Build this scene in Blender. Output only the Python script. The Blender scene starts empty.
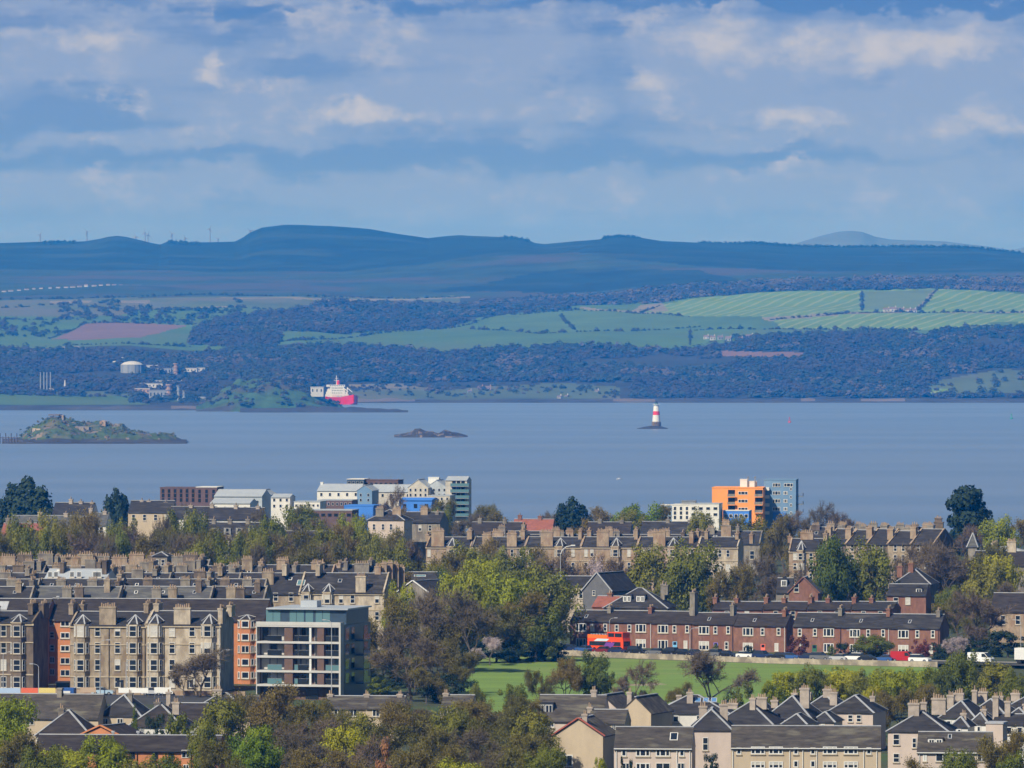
import bpy, math, random
import numpy as np
from math import radians as R, sin, cos, pi
C = bpy.context.scene.collection
SC = bpy.context.scene
rnd = random.Random(7)
F = 7150.0            # focal length of the photograph in its pixels
CZ = 68.0             # camera height over the town; the water lies at -14

# ---------------------------------------------------------------- camera
cam = bpy.data.cameras.new('camera'); camo = bpy.data.objects.new('camera', cam); C.objects.link(camo)
cam.sensor_width = 36.0; cam.lens = 36.0 * F / 1024.0
cam.clip_start = 5.0; cam.clip_end = 60000.0
camo.location = (0, 0, CZ); camo.rotation_euler = (R(90) - math.atan(47.0 / F), 0, 0)
SC.camera = camo
SC.view_settings.view_transform = 'Standard'; SC.view_settings.look = 'None'
SC.view_settings.exposure = 0.32; SC.view_settings.gamma = 1.0; SC.view_settings.use_curve_mapping = False
cy = SC.cycles
cy.use_denoising = True; cy.max_bounces = 6; cy.diffuse_bounces = 2; cy.glossy_bounces = 2
cy.transmission_bounces = 2; cy.volume_bounces = 1; cy.transparent_max_bounces = 6
cy.caustics_reflective = False; cy.caustics_refractive = False

# ---------------------------------------------------------------- sun
SUN_EL, SUN_AZ = 42.0, -142.0        # azimuth from +Y (the view direction), clockwise: behind the camera on its left
sd = (sin(R(SUN_AZ)) * cos(R(SUN_EL)), cos(R(SUN_AZ)) * cos(R(SUN_EL)), sin(R(SUN_EL)))
sl = bpy.data.lights.new('sun', 'SUN'); sl.energy = 4.5; sl.angle = R(0.5); sl.color = (1.0, 0.95, 0.86)
so = bpy.data.objects.new('sun', sl); C.objects.link(so)
from mathutils import Vector
so.rotation_euler = Vector(sd).to_track_quat('Z', 'Y').to_euler()

# ---------------------------------------------------------------- sky
W = bpy.data.worlds.new('World'); SC.world = W; W.use_nodes = True
nt = W.node_tree; nt.nodes.clear()
def N(t, **kw):
    n = nt.nodes.new(t)
    for k, v in kw.items(): setattr(n, k, v)
    return n
def L(a, b): nt.links.new(a, b)
def math_(op, a, b=None, c=None):
    n = N('ShaderNodeMath', operation=op)
    for i, v in enumerate((a, b, c)):
        if v is None: continue
        if isinstance(v, (int, float)): n.inputs[i].default_value = v
        else: L(v, n.inputs[i])
    return n.outputs[0]
def smooth(v, a, b, lo=0.0, hi=1.0):
    n = N('ShaderNodeMapRange', interpolation_type='SMOOTHSTEP')
    L(v, n.inputs[0])
    for i, q in zip((1, 2, 3, 4), (a, b, lo, hi)): n.inputs[i].default_value = q
    return n.outputs[0]
def mixc(f, a, b):
    n = N('ShaderNodeMix', data_type='RGBA')
    if isinstance(f, (int, float)): n.inputs[0].default_value = f
    else: L(f, n.inputs[0])
    for i, v in ((6, a), (7, b)):
        if isinstance(v, tuple): n.inputs[i].default_value = (*v, 1)
        else: L(v, n.inputs[i])
    return n.outputs[2]
tc = N('ShaderNodeTexCoord'); sep = N('ShaderNodeSeparateXYZ'); L(tc.outputs['Generated'], sep.inputs[0])
u = math_('MULTIPLY', sep.outputs[0], F / 100.0)     # hundreds of photograph pixels of direction
v = math_('MULTIPLY', sep.outputs[2], F / 100.0)
cmb = N('ShaderNodeCombineXYZ'); L(u, cmb.inputs[0]); L(v, cmb.inputs[1]); L(sep.outputs[1], cmb.inputs[2])
def noise(scale, sx, sy, off, detail=6, rough=0.55, src=None):
    mp = N('ShaderNodeMapping'); L(src or cmb.outputs[0], mp.inputs[0])
    mp.inputs['Scale'].default_value = (sx, sy, 1); mp.inputs['Location'].default_value = off
    n = N('ShaderNodeTexNoise'); n.inputs['Scale'].default_value = scale; n.inputs['Detail'].default_value = detail
    n.inputs['Roughness'].default_value = rough; L(mp.outputs[0], n.inputs[0])
    return n
# ragged edges: the cloud coordinates are pushed about by noise
wn = noise(1.0, 1.2, 1.6, (3, 7, 0), 7, 0.6)
wv = N('ShaderNodeVectorMath', operation='MULTIPLY_ADD'); L(wn.outputs['Color'], wv.inputs[0])
wv.inputs[1].default_value = (2.0, 0.8, 0); wv.inputs[2].default_value = (-1.0, -0.4, 0)
wp = N('ShaderNodeVectorMath', operation='ADD'); L(cmb.outputs[0], wp.inputs[0]); L(wv.outputs[0], wp.inputs[1])
def blobs(lst):
    tot = None
    for (px, py, rx, ry, a) in lst:
        s = N('ShaderNodeVectorMath', operation='SUBTRACT'); L(wp.outputs[0], s.inputs[0])
        s.inputs[1].default_value = ((px - 512) / 100.0, (337 - py) / 100.0, 0)
        m = N('ShaderNodeVectorMath', operation='MULTIPLY'); L(s.outputs[0], m.inputs[0])
        m.inputs[1].default_value = (100.0 / rx, 100.0 / ry, 0)
        ln = N('ShaderNodeVectorMath', operation='LENGTH'); L(m.outputs[0], ln.inputs[0])
        o = smooth(ln.outputs['Value'], 1.15, 0.25, 0.0, a)
        tot = o if tot is None else math_('ADD', tot, o)
    return tot
# broad pale cloud bodies, bright sunlit heads, clear blue gaps (direction in the photograph, size, amount)
body = blobs([(850, 75, 260, 80, .75), (700, 60, 90, 60, .5), (120, 68, 260, 36, .6), (345, 30, 90, 50, .6), (470, 55, 120, 55, .55),
              (300, 112, 330, 26, .5), (560, 110, 60, 28, .5), (560, 60, 70, 50, .3), (60, 185, 330, 26, .55), (420, 195, 300, 24, .45), (800, 140, 200, 22, .5), (980, 118, 90, 30, .6),
              (700, 190, 360, 40, .5), (150, 10, 200, 22, .35), (880, 190, 250, 30, .4), (130, 140, 300, 14, .3)])
head = blobs([(350, 25, 70, 28, .55), (375, 58, 40, 18, .45), (216, 66, 24, 26, .8), (245, 80, 30, 14, .4), (127, 108, 34, 20, .8), (60, 45, 110, 18, .55),
              (385, 112, 80, 12, .75), (330, 116, 70, 14, .4), (690, 40, 75, 36, .5), (860, 50, 130, 36, .55), (950, 45, 80, 40, .35), (665, 88, 40, 16, .5), (580, 108, 30, 20, .5), (800, 122, 90, 12, .5),
              (990, 120, 60, 14, .35), (200, 130, 90, 12, .3), (110, 178, 120, 12, .2), (640, 20, 40, 20, .3), (300, 10, 30, 14, .5)])
hole = blobs([(848, 78, 60, 20, .85), (310, 70, 60, 20, .5), (270, 4, 420, 9, .5), (900, 3, 200, 12, 1.0), (720, 0, 180, 10, .6), (60, 105, 90, 22, .5), (40, 125, 160, 18, .6), (500, 155, 600, 16, .5), (540, 90, 40, 20, .45)])
n1 = noise(1.0, 0.55, 1.5, (11, 2, 4), 7, 0.58); n2 = noise(1.0, 1.6, 2.6, (1, 9, 2), 7, 0.62)
cov = math_('ADD', math_('ADD', body, math_('MULTIPLY', hole, -0.75)), math_('MULTIPLY_ADD', n1.outputs[0], 1.6, -0.46))
n3 = noise(1.0, 0.22, 3.2, (5, 1, 8), 5, 0.5)
cov = math_('ADD', cov, math_('MULTIPLY_ADD', n3.outputs[0], 1.7, -0.85))
cov = smooth(cov, 0.0, 0.9)
hd = math_('ADD', math_('MULTIPLY', head, 0.62), math_('MULTIPLY_ADD', n2.outputs[0], 2.2, -1.05))
hd = math_('MULTIPLY', smooth(hd, 0.0, 0.9), smooth(cov, 0.1, 0.7))
low = smooth(v, 1.9, 0.9)                              # hazier towards the hills
gap = mixc(smooth(v, 3.4, 2.7), (0.10, 0.19, 0.44), (0.18, 0.265, 0.49))
c1 = mixc(cov, gap, (0.29, 0.36, 0.55))
c2 = mixc(hd, c1, (0.56, 0.55, 0.58))
c3 = mixc(math_('MULTIPLY', low, 0.72), c2, (0.26, 0.325, 0.53))
sky = N('ShaderNodeTexSky', sky_type='NISHITA'); sky.sun_disc = False
sky.sun_elevation = R(SUN_EL); sky.sun_rotation = R(SUN_AZ); sky.altitude = 80
bg1 = N('ShaderNodeBackground'); L(sky.outputs[0], bg1.inputs[0]); bg1.inputs[1].default_value = 0.05
bg2 = N('ShaderNodeBackground'); L(c3, bg2.inputs[0]); bg2.inputs[1].default_value = 0.75
mx = N('ShaderNodeMixShader'); L(smooth(v, 11.0, 4.5, 0.06, 1.0), mx.inputs[0]); L(bg1.outputs[0], mx.inputs[1]); L(bg2.outputs[0], mx.inputs[2])
wo = N('ShaderNodeOutputWorld'); L(mx.outputs[0], wo.inputs[0])
W.cycles.sampling_method = 'MANUAL'; W.cycles.sample_map_resolution = 1024

# ---------------------------------------------------------------- helpers
def tag(o, label=None, cat=None, group=None, kind=None):
    for k, q in (('label', label), ('category', cat), ('group', group), ('kind', kind)):
        if q: o[k] = q
    return o
def empty(name, loc, rz=0.0, label=None, cat=None, group=None):
    o = bpy.data.objects.new(name, None); o.empty_display_size = 0.5; C.objects.link(o)
    o.location = loc; o.rotation_euler = (0, 0, rz)
    return tag(o, label, cat, group)
def link(name, me, parent=None, loc=None, rz=0.0, sc=None):
    o = bpy.data.objects.new(name, me); C.objects.link(o)
    if parent is not None: o.parent = parent
    if loc is not None: o.location = loc
    if rz: o.rotation_euler = (0, 0, rz)
    if sc is not None: o.scale = sc
    return o
def np_mesh(name, V, FC, mats, mi=None, smooth_=False):
    """V (n,3), FC (m,k) all faces of k corners"""
    V = np.asarray(V, dtype=np.float32); FC = np.asarray(FC, dtype=np.int32); k = FC.shape[1]
    me = bpy.data.meshes.new(name); me.vertices.add(len(V)); me.vertices.foreach_set('co', V.ravel())
    me.loops.add(FC.size); me.loops.foreach_set('vertex_index', FC.ravel())
    me.polygons.add(len(FC)); me.polygons.foreach_set('loop_start', np.arange(0, FC.size, k, dtype=np.int32))
    for m in mats: me.materials.append(m)
    if mi is not None: me.polygons.foreach_set('material_index', np.asarray(mi, dtype=np.int32))
    if smooth_: me.polygons.foreach_set('use_smooth', np.ones(len(FC), dtype=bool))
    me.update(calc_edges=True); me.validate()
    return me
class MB:
    def __init__(s): s.v, s.f, s.m = [], [], []
    def poly(s, pts, m=0):
        n = len(s.v); s.v += [tuple(p) for p in pts]; s.f.append(tuple(range(n, n + len(pts)))); s.m.append(m)
    def box(s, x0, x1, y0, y1, z0, z1, m=0):
        n = len(s.v)
        s.v += [(x0, y0, z0), (x1, y0, z0), (x1, y1, z0), (x0, y1, z0), (x0, y0, z1), (x1, y0, z1), (x1, y1, z1), (x0, y1, z1)]
        for q in ((0, 1, 5, 4), (1, 2, 6, 5), (2, 3, 7, 6), (3, 0, 4, 7), (4, 5, 6, 7), (3, 2, 1, 0)):
            s.f.append(tuple(n + i for i in q)); s.m.append(m)
    def hull(s, a, b, m=0, caps=True):
        """two rings of equal length joined by quads"""
        n = len(s.v); k = len(a); s.v += [tuple(p) for p in a] + [tuple(p) for p in b]
        for i in range(k):
            j = (i + 1) % k; s.f.append((n + i, n + j, n + k + j, n + k + i)); s.m.append(m)
        if caps:
            s.f.append(tuple(n + i for i in range(k))[::-1]); s.m.append(m)
            s.f.append(tuple(n + k + i for i in range(k))); s.m.append(m)
    def tube(s, p0, p1, r0, r1, m=0, k=8):
        p0, p1 = Vector(p0), Vector(p1); d = (p1 - p0).normalized()
        a = d.orthogonal().normalized(); b = d.cross(a)
        f = lambda p, r: [p + a * (r * cos(2 * pi * i / k)) + b * (r * sin(2 * pi * i / k)) for i in range(k)]
        s.hull(f(p0, r0), f(p1, r1), m)
    def lathe(s, prof, m=0, k=16, c=(0, 0)):
        for (r0, z0), (r1, z1) in zip(prof[:-1], prof[1:]):
            s.hull([(c[0] + r0 * cos(2 * pi * i / k), c[1] + r0 * sin(2 * pi * i / k), z0) for i in range(k)],
                   [(c[0] + r1 * cos(2 * pi * i / k), c[1] + r1 * sin(2 * pi * i / k), z1) for i in range(k)], m)
    def bar(s, p0, p1, w, h, m=0):
        """thin flat bar along a line (a ridge or hip flashing)"""
        p0, p1 = Vector(p0), Vector(p1); d = (p1 - p0).normalized(); a = d.cross(Vector((0, 0, 1)))
        if a.length < 1e-4: a = Vector((1, 0, 0))
        a.normalize(); up = a.cross(d)
        f = lambda p: [p - a * w / 2, p + a * w / 2, p + a * w / 2 + up * h, p - a * w / 2 + up * h]
        s.hull(f(p0), f(p1), m)
    def mesh(s, name, mats):
        me = bpy.data.meshes.new(name); me.from_pydata([tuple(p) for p in s.v], [], s.f)
        for m in mats: me.materials.append(m)
        for p, i in zip(me.polygons, s.m): p.material_index = i
        return me
    def build(s, name, mats, parent=None, loc=None, rz=0.0):
        return link(name, s.mesh(name, mats if isinstance(mats, (list, tuple)) else [mats]), parent, loc, rz)

# ---------------------------------------------------------------- materials
_m = {}
def mat(name, col, rough=0.85, var=0.25, scale=0.6, spec=0.3, metal=0.0, rand=0.0, sx=(1, 1, 1), col2=None, amt=0.5, bump=0.0, coord='Object', detail=5):
    """base colour varied by noise in the object's own space (wear, stains), optionally mottled with a second colour"""
    if name in _m: return _m[name]
    m = bpy.data.materials.new(name); m.use_nodes = True; t = m.node_tree; b = t.nodes['Principled BSDF']
    b.inputs['Roughness'].default_value = rough; b.inputs['Metallic'].default_value = metal
    b.inputs['Specular IOR Level'].default_value = spec
    tcn = t.nodes.new('ShaderNodeTexCoord'); mp = t.nodes.new('ShaderNodeMapping'); mp.inputs['Scale'].default_value = sx
    t.links.new(tcn.outputs[coord], mp.inputs[0])
    oi = t.nodes.new('ShaderNodeObjectInfo')
    ad = t.nodes.new('ShaderNodeVectorMath'); ad.operation = 'MULTIPLY_ADD'
    t.links.new(oi.outputs['Random'], ad.inputs[0]); ad.inputs[1].default_value = (90, 70, 50); t.links.new(mp.outputs[0], ad.inputs[2])
    nz = t.nodes.new('ShaderNodeTexNoise'); nz.inputs['Scale'].default_value = scale; nz.inputs['Detail'].default_value = detail
    nz.inputs['Roughness'].default_value = 0.65; t.links.new(ad.outputs[0] if coord == 'Object' else mp.outputs[0], nz.inputs[0])
    hv = t.nodes.new('ShaderNodeHueSaturation'); hv.inputs['Color'].default_value = (*col, 1)
    mr = t.nodes.new('ShaderNodeMapRange'); t.links.new(nz.outputs[0], mr.inputs[0])
    for i, q in zip((1, 2, 3, 4), (0.25, 0.75, 1 - var, 1 + var)): mr.inputs[i].default_value = q
    if rand:
        r2 = t.nodes.new('ShaderNodeMapRange'); t.links.new(oi.outputs['Random'], r2.inputs[0])
        r2.inputs[3].default_value = 1 - rand; r2.inputs[4].default_value = 1 + rand
        mu = t.nodes.new('ShaderNodeMath'); mu.operation = 'MULTIPLY'; t.links.new(mr.outputs[0], mu.inputs[0]); t.links.new(r2.outputs[0], mu.inputs[1])
        t.links.new(mu.outputs[0], hv.inputs['Value'])
    else: t.links.new(mr.outputs[0], hv.inputs['Value'])
    out = hv.outputs[0]
    if col2:
        n2 = t.nodes.new('ShaderNodeTexNoise'); n2.inputs['Scale'].default_value = scale * 0.45; n2.inputs['Detail'].default_value = detail
        t.links.new(ad.outputs[0] if coord == 'Object' else mp.outputs[0], n2.inputs[0])
        m2 = t.nodes.new('ShaderNodeMapRange'); m2.interpolation_type = 'SMOOTHSTEP'; t.links.new(n2.outputs[0], m2.inputs[0])
        m2.inputs[1].default_value = 0.65 - amt * 0.35; m2.inputs[2].default_value = 0.9 - amt * 0.5
        mi = t.nodes.new('ShaderNodeMix'); mi.data_type = 'RGBA'; t.links.new(m2.outputs[0], mi.inputs[0])
        t.links.new(out, mi.inputs[6]); mi.inputs[7].default_value = (*col2, 1); out = mi.outputs[2]
    t.links.new(out, b.inputs['Base Color'])
    if bump:
        bp = t.nodes.new('ShaderNodeBump'); bp.inputs['Strength'].default_value = bump; bp.inputs['Distance'].default_value = 0.3
        t.links.new(nz.outputs[0], bp.inputs['Height']); t.links.new(bp.outputs[0], b.inputs['Normal'])
    _m[name] = m
    return m
def px2x(px, d): return (px - 512.0) * d / F
def y2z(y, d): return CZ - (y - 337.0) * d / F
def ground_d(y): return CZ * F / (y - 337.0)
def water_d(y): return (CZ + 14.0) * F / (y - 337.0)
# ================================================================ land, water, far shore
def structure(name, me): return tag(link(name, me), kind='structure')
rng = np.random.default_rng(5)
def vnoise(x, y, seed=0):
    """smooth 2-D value noise on arrays"""
    xi = np.floor(x).astype(np.int64); yi = np.floor(y).astype(np.int64); fx = x - xi; fy = y - yi
    fx = fx * fx * (3 - 2 * fx); fy = fy * fy * (3 - 2 * fy)
    def h(a, b):
        n = (a * 374761393 + b * 668265263 + seed * 974634533) & 0xffffffff
        n = ((n ^ (n >> 13)) * 1274126177) & 0xffffffff
        return ((n ^ (n >> 16)) & 0xffff) / 65535.0
    return (h(xi, yi) * (1 - fx) + h(xi + 1, yi) * fx) * (1 - fy) + (h(xi, yi + 1) * (1 - fx) + h(xi + 1, yi + 1) * fx) * fy
def fbm(x, y, seed=0, o=4):
    t = 0; a = 0.5
    for i in range(o): t = t + a * vnoise(x * 2 ** i, y * 2 ** i, seed + i); a *= 0.5
    return t
def inpoly(px, py, poly):
    r = np.zeros(px.shape, bool); n = len(poly)
    for i in range(n):
        x0, y0 = poly[i]; x1, y1 = poly[(i + 1) % n]
        if y0 == y1: continue
        c = ((y0 > py) != (y1 > py)) & (px < (x1 - x0) * (py - y0) / (y1 - y0) + x0); r ^= c
    return r

M_ground = mat('ground_earth', (0.055, 0.065, 0.03), 0.95, 0.35, 0.05, col2=(0.05, 0.085, 0.025), coord='Object')
# the town's ground: flat, falling away to the shore behind the last buildings
ys = np.concatenate([np.linspace(-150, 2450, 40), np.linspace(2500, 2950, 12)]); xs = np.linspace(-900, 900, 30)
X, Y = np.meshgrid(xs, ys)
Z = np.where(Y > 2450, -(Y - 2450) / 500 * 14.4, 0.0)
Z = np.maximum(Z, -14.4)
def grid_faces(r, c):
    i = np.arange(r - 1)[:, None] * c + np.arange(c - 1)[None, :]
    return np.stack([i, i + 1, i + c + 1, i + c], -1).reshape(-1, 4)
structure('ground', np_mesh('ground', np.stack([X, Y, Z], -1).reshape(-1, 3), grid_faces(*X.shape), [M_ground], smooth_=True))

def water_mat():
    m = bpy.data.materials.new('firth_water'); m.use_nodes = True; t = m.node_tree; b = t.nodes['Principled BSDF']
    b.inputs['Base Color'].default_value = (0.17, 0.205, 0.285, 1); b.inputs['Roughness'].default_value = 0.30
    b.inputs['IOR'].default_value = 1.33
    g = t.nodes.new('ShaderNodeTexCoord')
    def nz(scale, sx, sy, det):
        mp = t.nodes.new('ShaderNodeMapping'); mp.inputs['Scale'].default_value = (sx, sy, 1); t.links.new(g.outputs['Object'], mp.inputs[0])
        n = t.nodes.new('ShaderNodeTexNoise'); n.inputs['Scale'].default_value = scale; n.inputs['Detail'].default_value = det; t.links.new(mp.outputs[0], n.inputs[0])
        return n.outputs[0]
    bp = t.nodes.new('ShaderNodeBump'); bp.inputs['Strength'].default_value = 0.3; bp.inputs['Distance'].default_value = 1.0
    t.links.new(nz(0.12, 1, 1.0, 4), bp.inputs['Height']); t.links.new(bp.outputs[0], b.inputs['Normal'])
    mr = t.nodes.new('ShaderNodeMapRange'); mr.interpolation_type = 'SMOOTHSTEP'
    t.links.new(nz(0.004, 0.35, 1.0, 5), mr.inputs[0]); mr.inputs[1].default_value = 0.35; mr.inputs[2].default_value = 0.7; mr.inputs[3].default_value = 0.33; mr.inputs[4].default_value = 0.38
    t.links.new(mr.outputs[0], b.inputs['Roughness'])
    st = t.nodes.new('ShaderNodeMapRange'); st.interpolation_type = 'SMOOTHSTEP'; t.links.new(nz(0.0035, 0.16, 1.3, 7), st.inputs[0]); st.inputs[1].default_value = .4; st.inputs[2].default_value = .62
    mi = t.nodes.new('ShaderNodeMix'); mi.data_type = 'RGBA'; t.links.new(st.outputs[0], mi.inputs[0]); mi.inputs[6].default_value = (.125, .18, .29, 1); mi.inputs[7].default_value = (.148, .20, .31, 1); t.links.new(mi.outputs[2], b.inputs['Base Color'])
    return m
me = bpy.data.meshes.new('water'); me.from_pydata([(-2500, 2450, -14), (2500, 2450, -14), (2500, 11000, -14), (-2500, 11000, -14)], [], [(0, 1, 2, 3)])
me.materials.append(water_mat()); structure('water', me)

# ---------------- far shore terrain
def lin(pts, px): a = np.array(pts, float); return np.interp(px, a[:, 0], a[:, 1])
A_ = [(-250, 346), (0, 348), (130, 346), (200, 352), (300, 345), (420, 352), (500, 345), (600, 345), (700, 350), (760, 341), (850, 339), (1024, 332), (1280, 332)]
B_ = [(-250, 303), (0, 302), (150, 300), (300, 298), (450, 309), (520, 310), (640, 302), (700, 296), (800, 291), (900, 290), (1024, 293), (1280, 296)]
C_ = [(-250, 292), (0, 293), (300, 292), (450, 301), (520, 300), (600, 296), (640, 291), (700, 285), (800, 280), (1024, 279), (1280, 282)]
D_ = [(-250, 272), (0, 270), (340, 274), (420, 266), (500, 256), (600, 252), (700, 255), (800, 262), (1024, 264), (1280, 268)]
E_ = [(-250, 246), (-60, 244), (0, 243), (40, 242), (85, 241.5), (100, 239), (108, 237), (117, 236), (126, 237), (138, 240), (150, 243), (160, 245), (165, 243), (169, 241), (178, 242), (195, 243), (235, 242), (243, 238), (250, 233), (262, 228),
      (285, 225), (305, 225.5), (330, 226), (370, 229), (400, 234), (428, 238), (445, 236), (460, 235), (500, 237), (520, 238), (528, 240), (535, 243), (545, 244), (575, 241), (600, 239), (606, 237), (620, 235.5), (640, 237), (660, 240), (700, 242),
      (760, 243), (800, 246), (850, 246.5), (900, 246), (950, 246), (975, 247), (1000, 250), (1024, 253), (1280, 256)]
SH = [(-250, 411), (0, 410), (215, 410), (300, 409), (324, 403), (395, 402.7), (460, 402.5), (700, 402.5), (1280, 402.5)]
px = np.arange(-250, 1281, 2.0)
prof_d = [None, 9750, 11300, 11900, 13300, 15000]
rows = []
sh_d = water_d(lin(SH, px)); lines = [lin(SH, px), lin(A_, px), lin(B_, px), lin(C_, px), lin(D_, px), lin(E_, px)]
nseg = [46, 46, 14, 26, 30]
PX, DD, YY = [], [], []
for k in range(5):
    d0 = sh_d if k == 0 else np.full_like(px, prof_d[k]); d1 = np.full_like(px, prof_d[k + 1])
    for j in range(nseg[k]):
        t = j / nseg[k]; te = t
        PX.append(px); DD.append(d0 + (d1 - d0) * t); YY.append(lines[k] + (lines[k + 1] - lines[k]) * te)
PX.append(px); DD.append(np.full_like(px, 15000.0)); YY.append(lines[5])
for dd, dz in ((15300, 2), (16000, 14), (17000, 30)): PX.append(px); DD.append(np.full_like(px, float(dd))); YY.append(lines[5] + dz)
PX, DD, YY = map(np.array, (PX, DD, YY))
XW = (PX - 512) * DD / F; ZW = CZ - (YY - 337) * DD / F
ZW = ZW + (fbm(XW / 220, DD / 260, 3) - 0.47) * np.clip((DD - sh_d) / 500, 0, 1) * np.where(DD > 14300, 7.0, 12.0)
ZW[0] = -14.4; ZW = np.maximum(ZW, -14.4); ZW[1] = np.maximum(ZW[1], -12.5)
def far_z(p, d):
    """terrain height at photograph column p and distance d (nearest grid point)"""
    i = int(np.clip(round((p + 250) / 2.0), 0, len(px) - 1)); return float(np.interp(d, DD[:, i], ZW[:, i]))
def far_at(p, y):
    """distance at which the terrain shows at (p, y)"""
    i = int(np.clip(round((p + 250) / 2.0), 0, len(px) - 1)); return float(np.interp(-y, -YY[:-3, i], DD[:-3, i]))
M_wood = mat('wood_floor', (0.03, 0.03, 0.02), 0.95, 0.4, 0.01)
M_past = mat('pasture', (0.06, 0.115, 0.024), 0.95, 0.25, 0.006, detail=4, col2=(0.07, 0.11, 0.036), amt=.5)
def crop_mat():
    m = mat('crop_rows', (0.105, 0.185, 0.035), 0.95, 0.18, 0.006, detail=4).copy(); m.name = 'crop_rows_lined'
    t = m.node_tree; b = t.nodes['Principled BSDF']; src = b.inputs['Base Color'].links[0].from_socket
    tcn = t.nodes.new('ShaderNodeTexCoord'); mp = t.nodes.new('ShaderNodeMapping'); mp.inputs['Rotation'].default_value = (0, 0, R(12)); t.links.new(tcn.outputs['Object'], mp.inputs[0])
    w = t.nodes.new('ShaderNodeTexWave'); w.inputs['Scale'].default_value = 0.0135; w.inputs['Distortion'].default_value = 1.2; w.inputs['Detail'].default_value = 0; t.links.new(mp.outputs[0], w.inputs[0])
    mr = t.nodes.new('ShaderNodeMapRange'); t.links.new(w.outputs['Fac'], mr.inputs[0]); mr.inputs[1].default_value = 0.72; mr.inputs[2].default_value = 1.0; mr.inputs[4].default_value = 0.6
    mi = t.nodes.new('ShaderNodeMix'); mi.data_type = 'RGBA'; t.links.new(mr.outputs[0], mi.inputs[0]); t.links.new(src, mi.inputs[6]); mi.inputs[7].default_value = (0.24, 0.27, 0.10, 1)
    t.links.new(mi.outputs[2], b.inputs['Base Color']); return m
M_crop = crop_mat()
M_plough = mat('ploughed_earth', (0.15, 0.09, 0.07), 0.95, 0.15, 0.01)
M_straw = mat('pale_stubble', (0.17, 0.15, 0.10), 0.95, 0.2, 0.01)
M_conf = mat('conifer_hill', (0.01, 0.02, 0.014), 0.95, 0.7, 0.009, col2=(0.028, 0.04, 0.026), amt=.4)
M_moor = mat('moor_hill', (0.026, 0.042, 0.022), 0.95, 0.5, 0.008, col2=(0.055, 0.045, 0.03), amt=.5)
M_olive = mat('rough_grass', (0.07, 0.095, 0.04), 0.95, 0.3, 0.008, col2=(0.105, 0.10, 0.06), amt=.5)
fm = [M_wood, M_past, M_crop, M_plough, M_straw, M_conf, M_moor, M_olive, mat('dull_crop', (0.10, 0.145, 0.045), 0.95, 0.2, 0.01), mat('cloud_shaded_crop', (0.07, 0.125, 0.03), 0.95, 0.25, 0.01)]  # the last crop green is dimmed: a cloud shadow put into its colour
mi = np.zeros(PX.shape, int)
mi[DD > 11900] = 6; mi[DD > 13300] = 5
mi[(DD > 9750) & (DD <= 11300)] = 1; mi[(DD > 11300) & (DD <= 11950)] = 0
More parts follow.
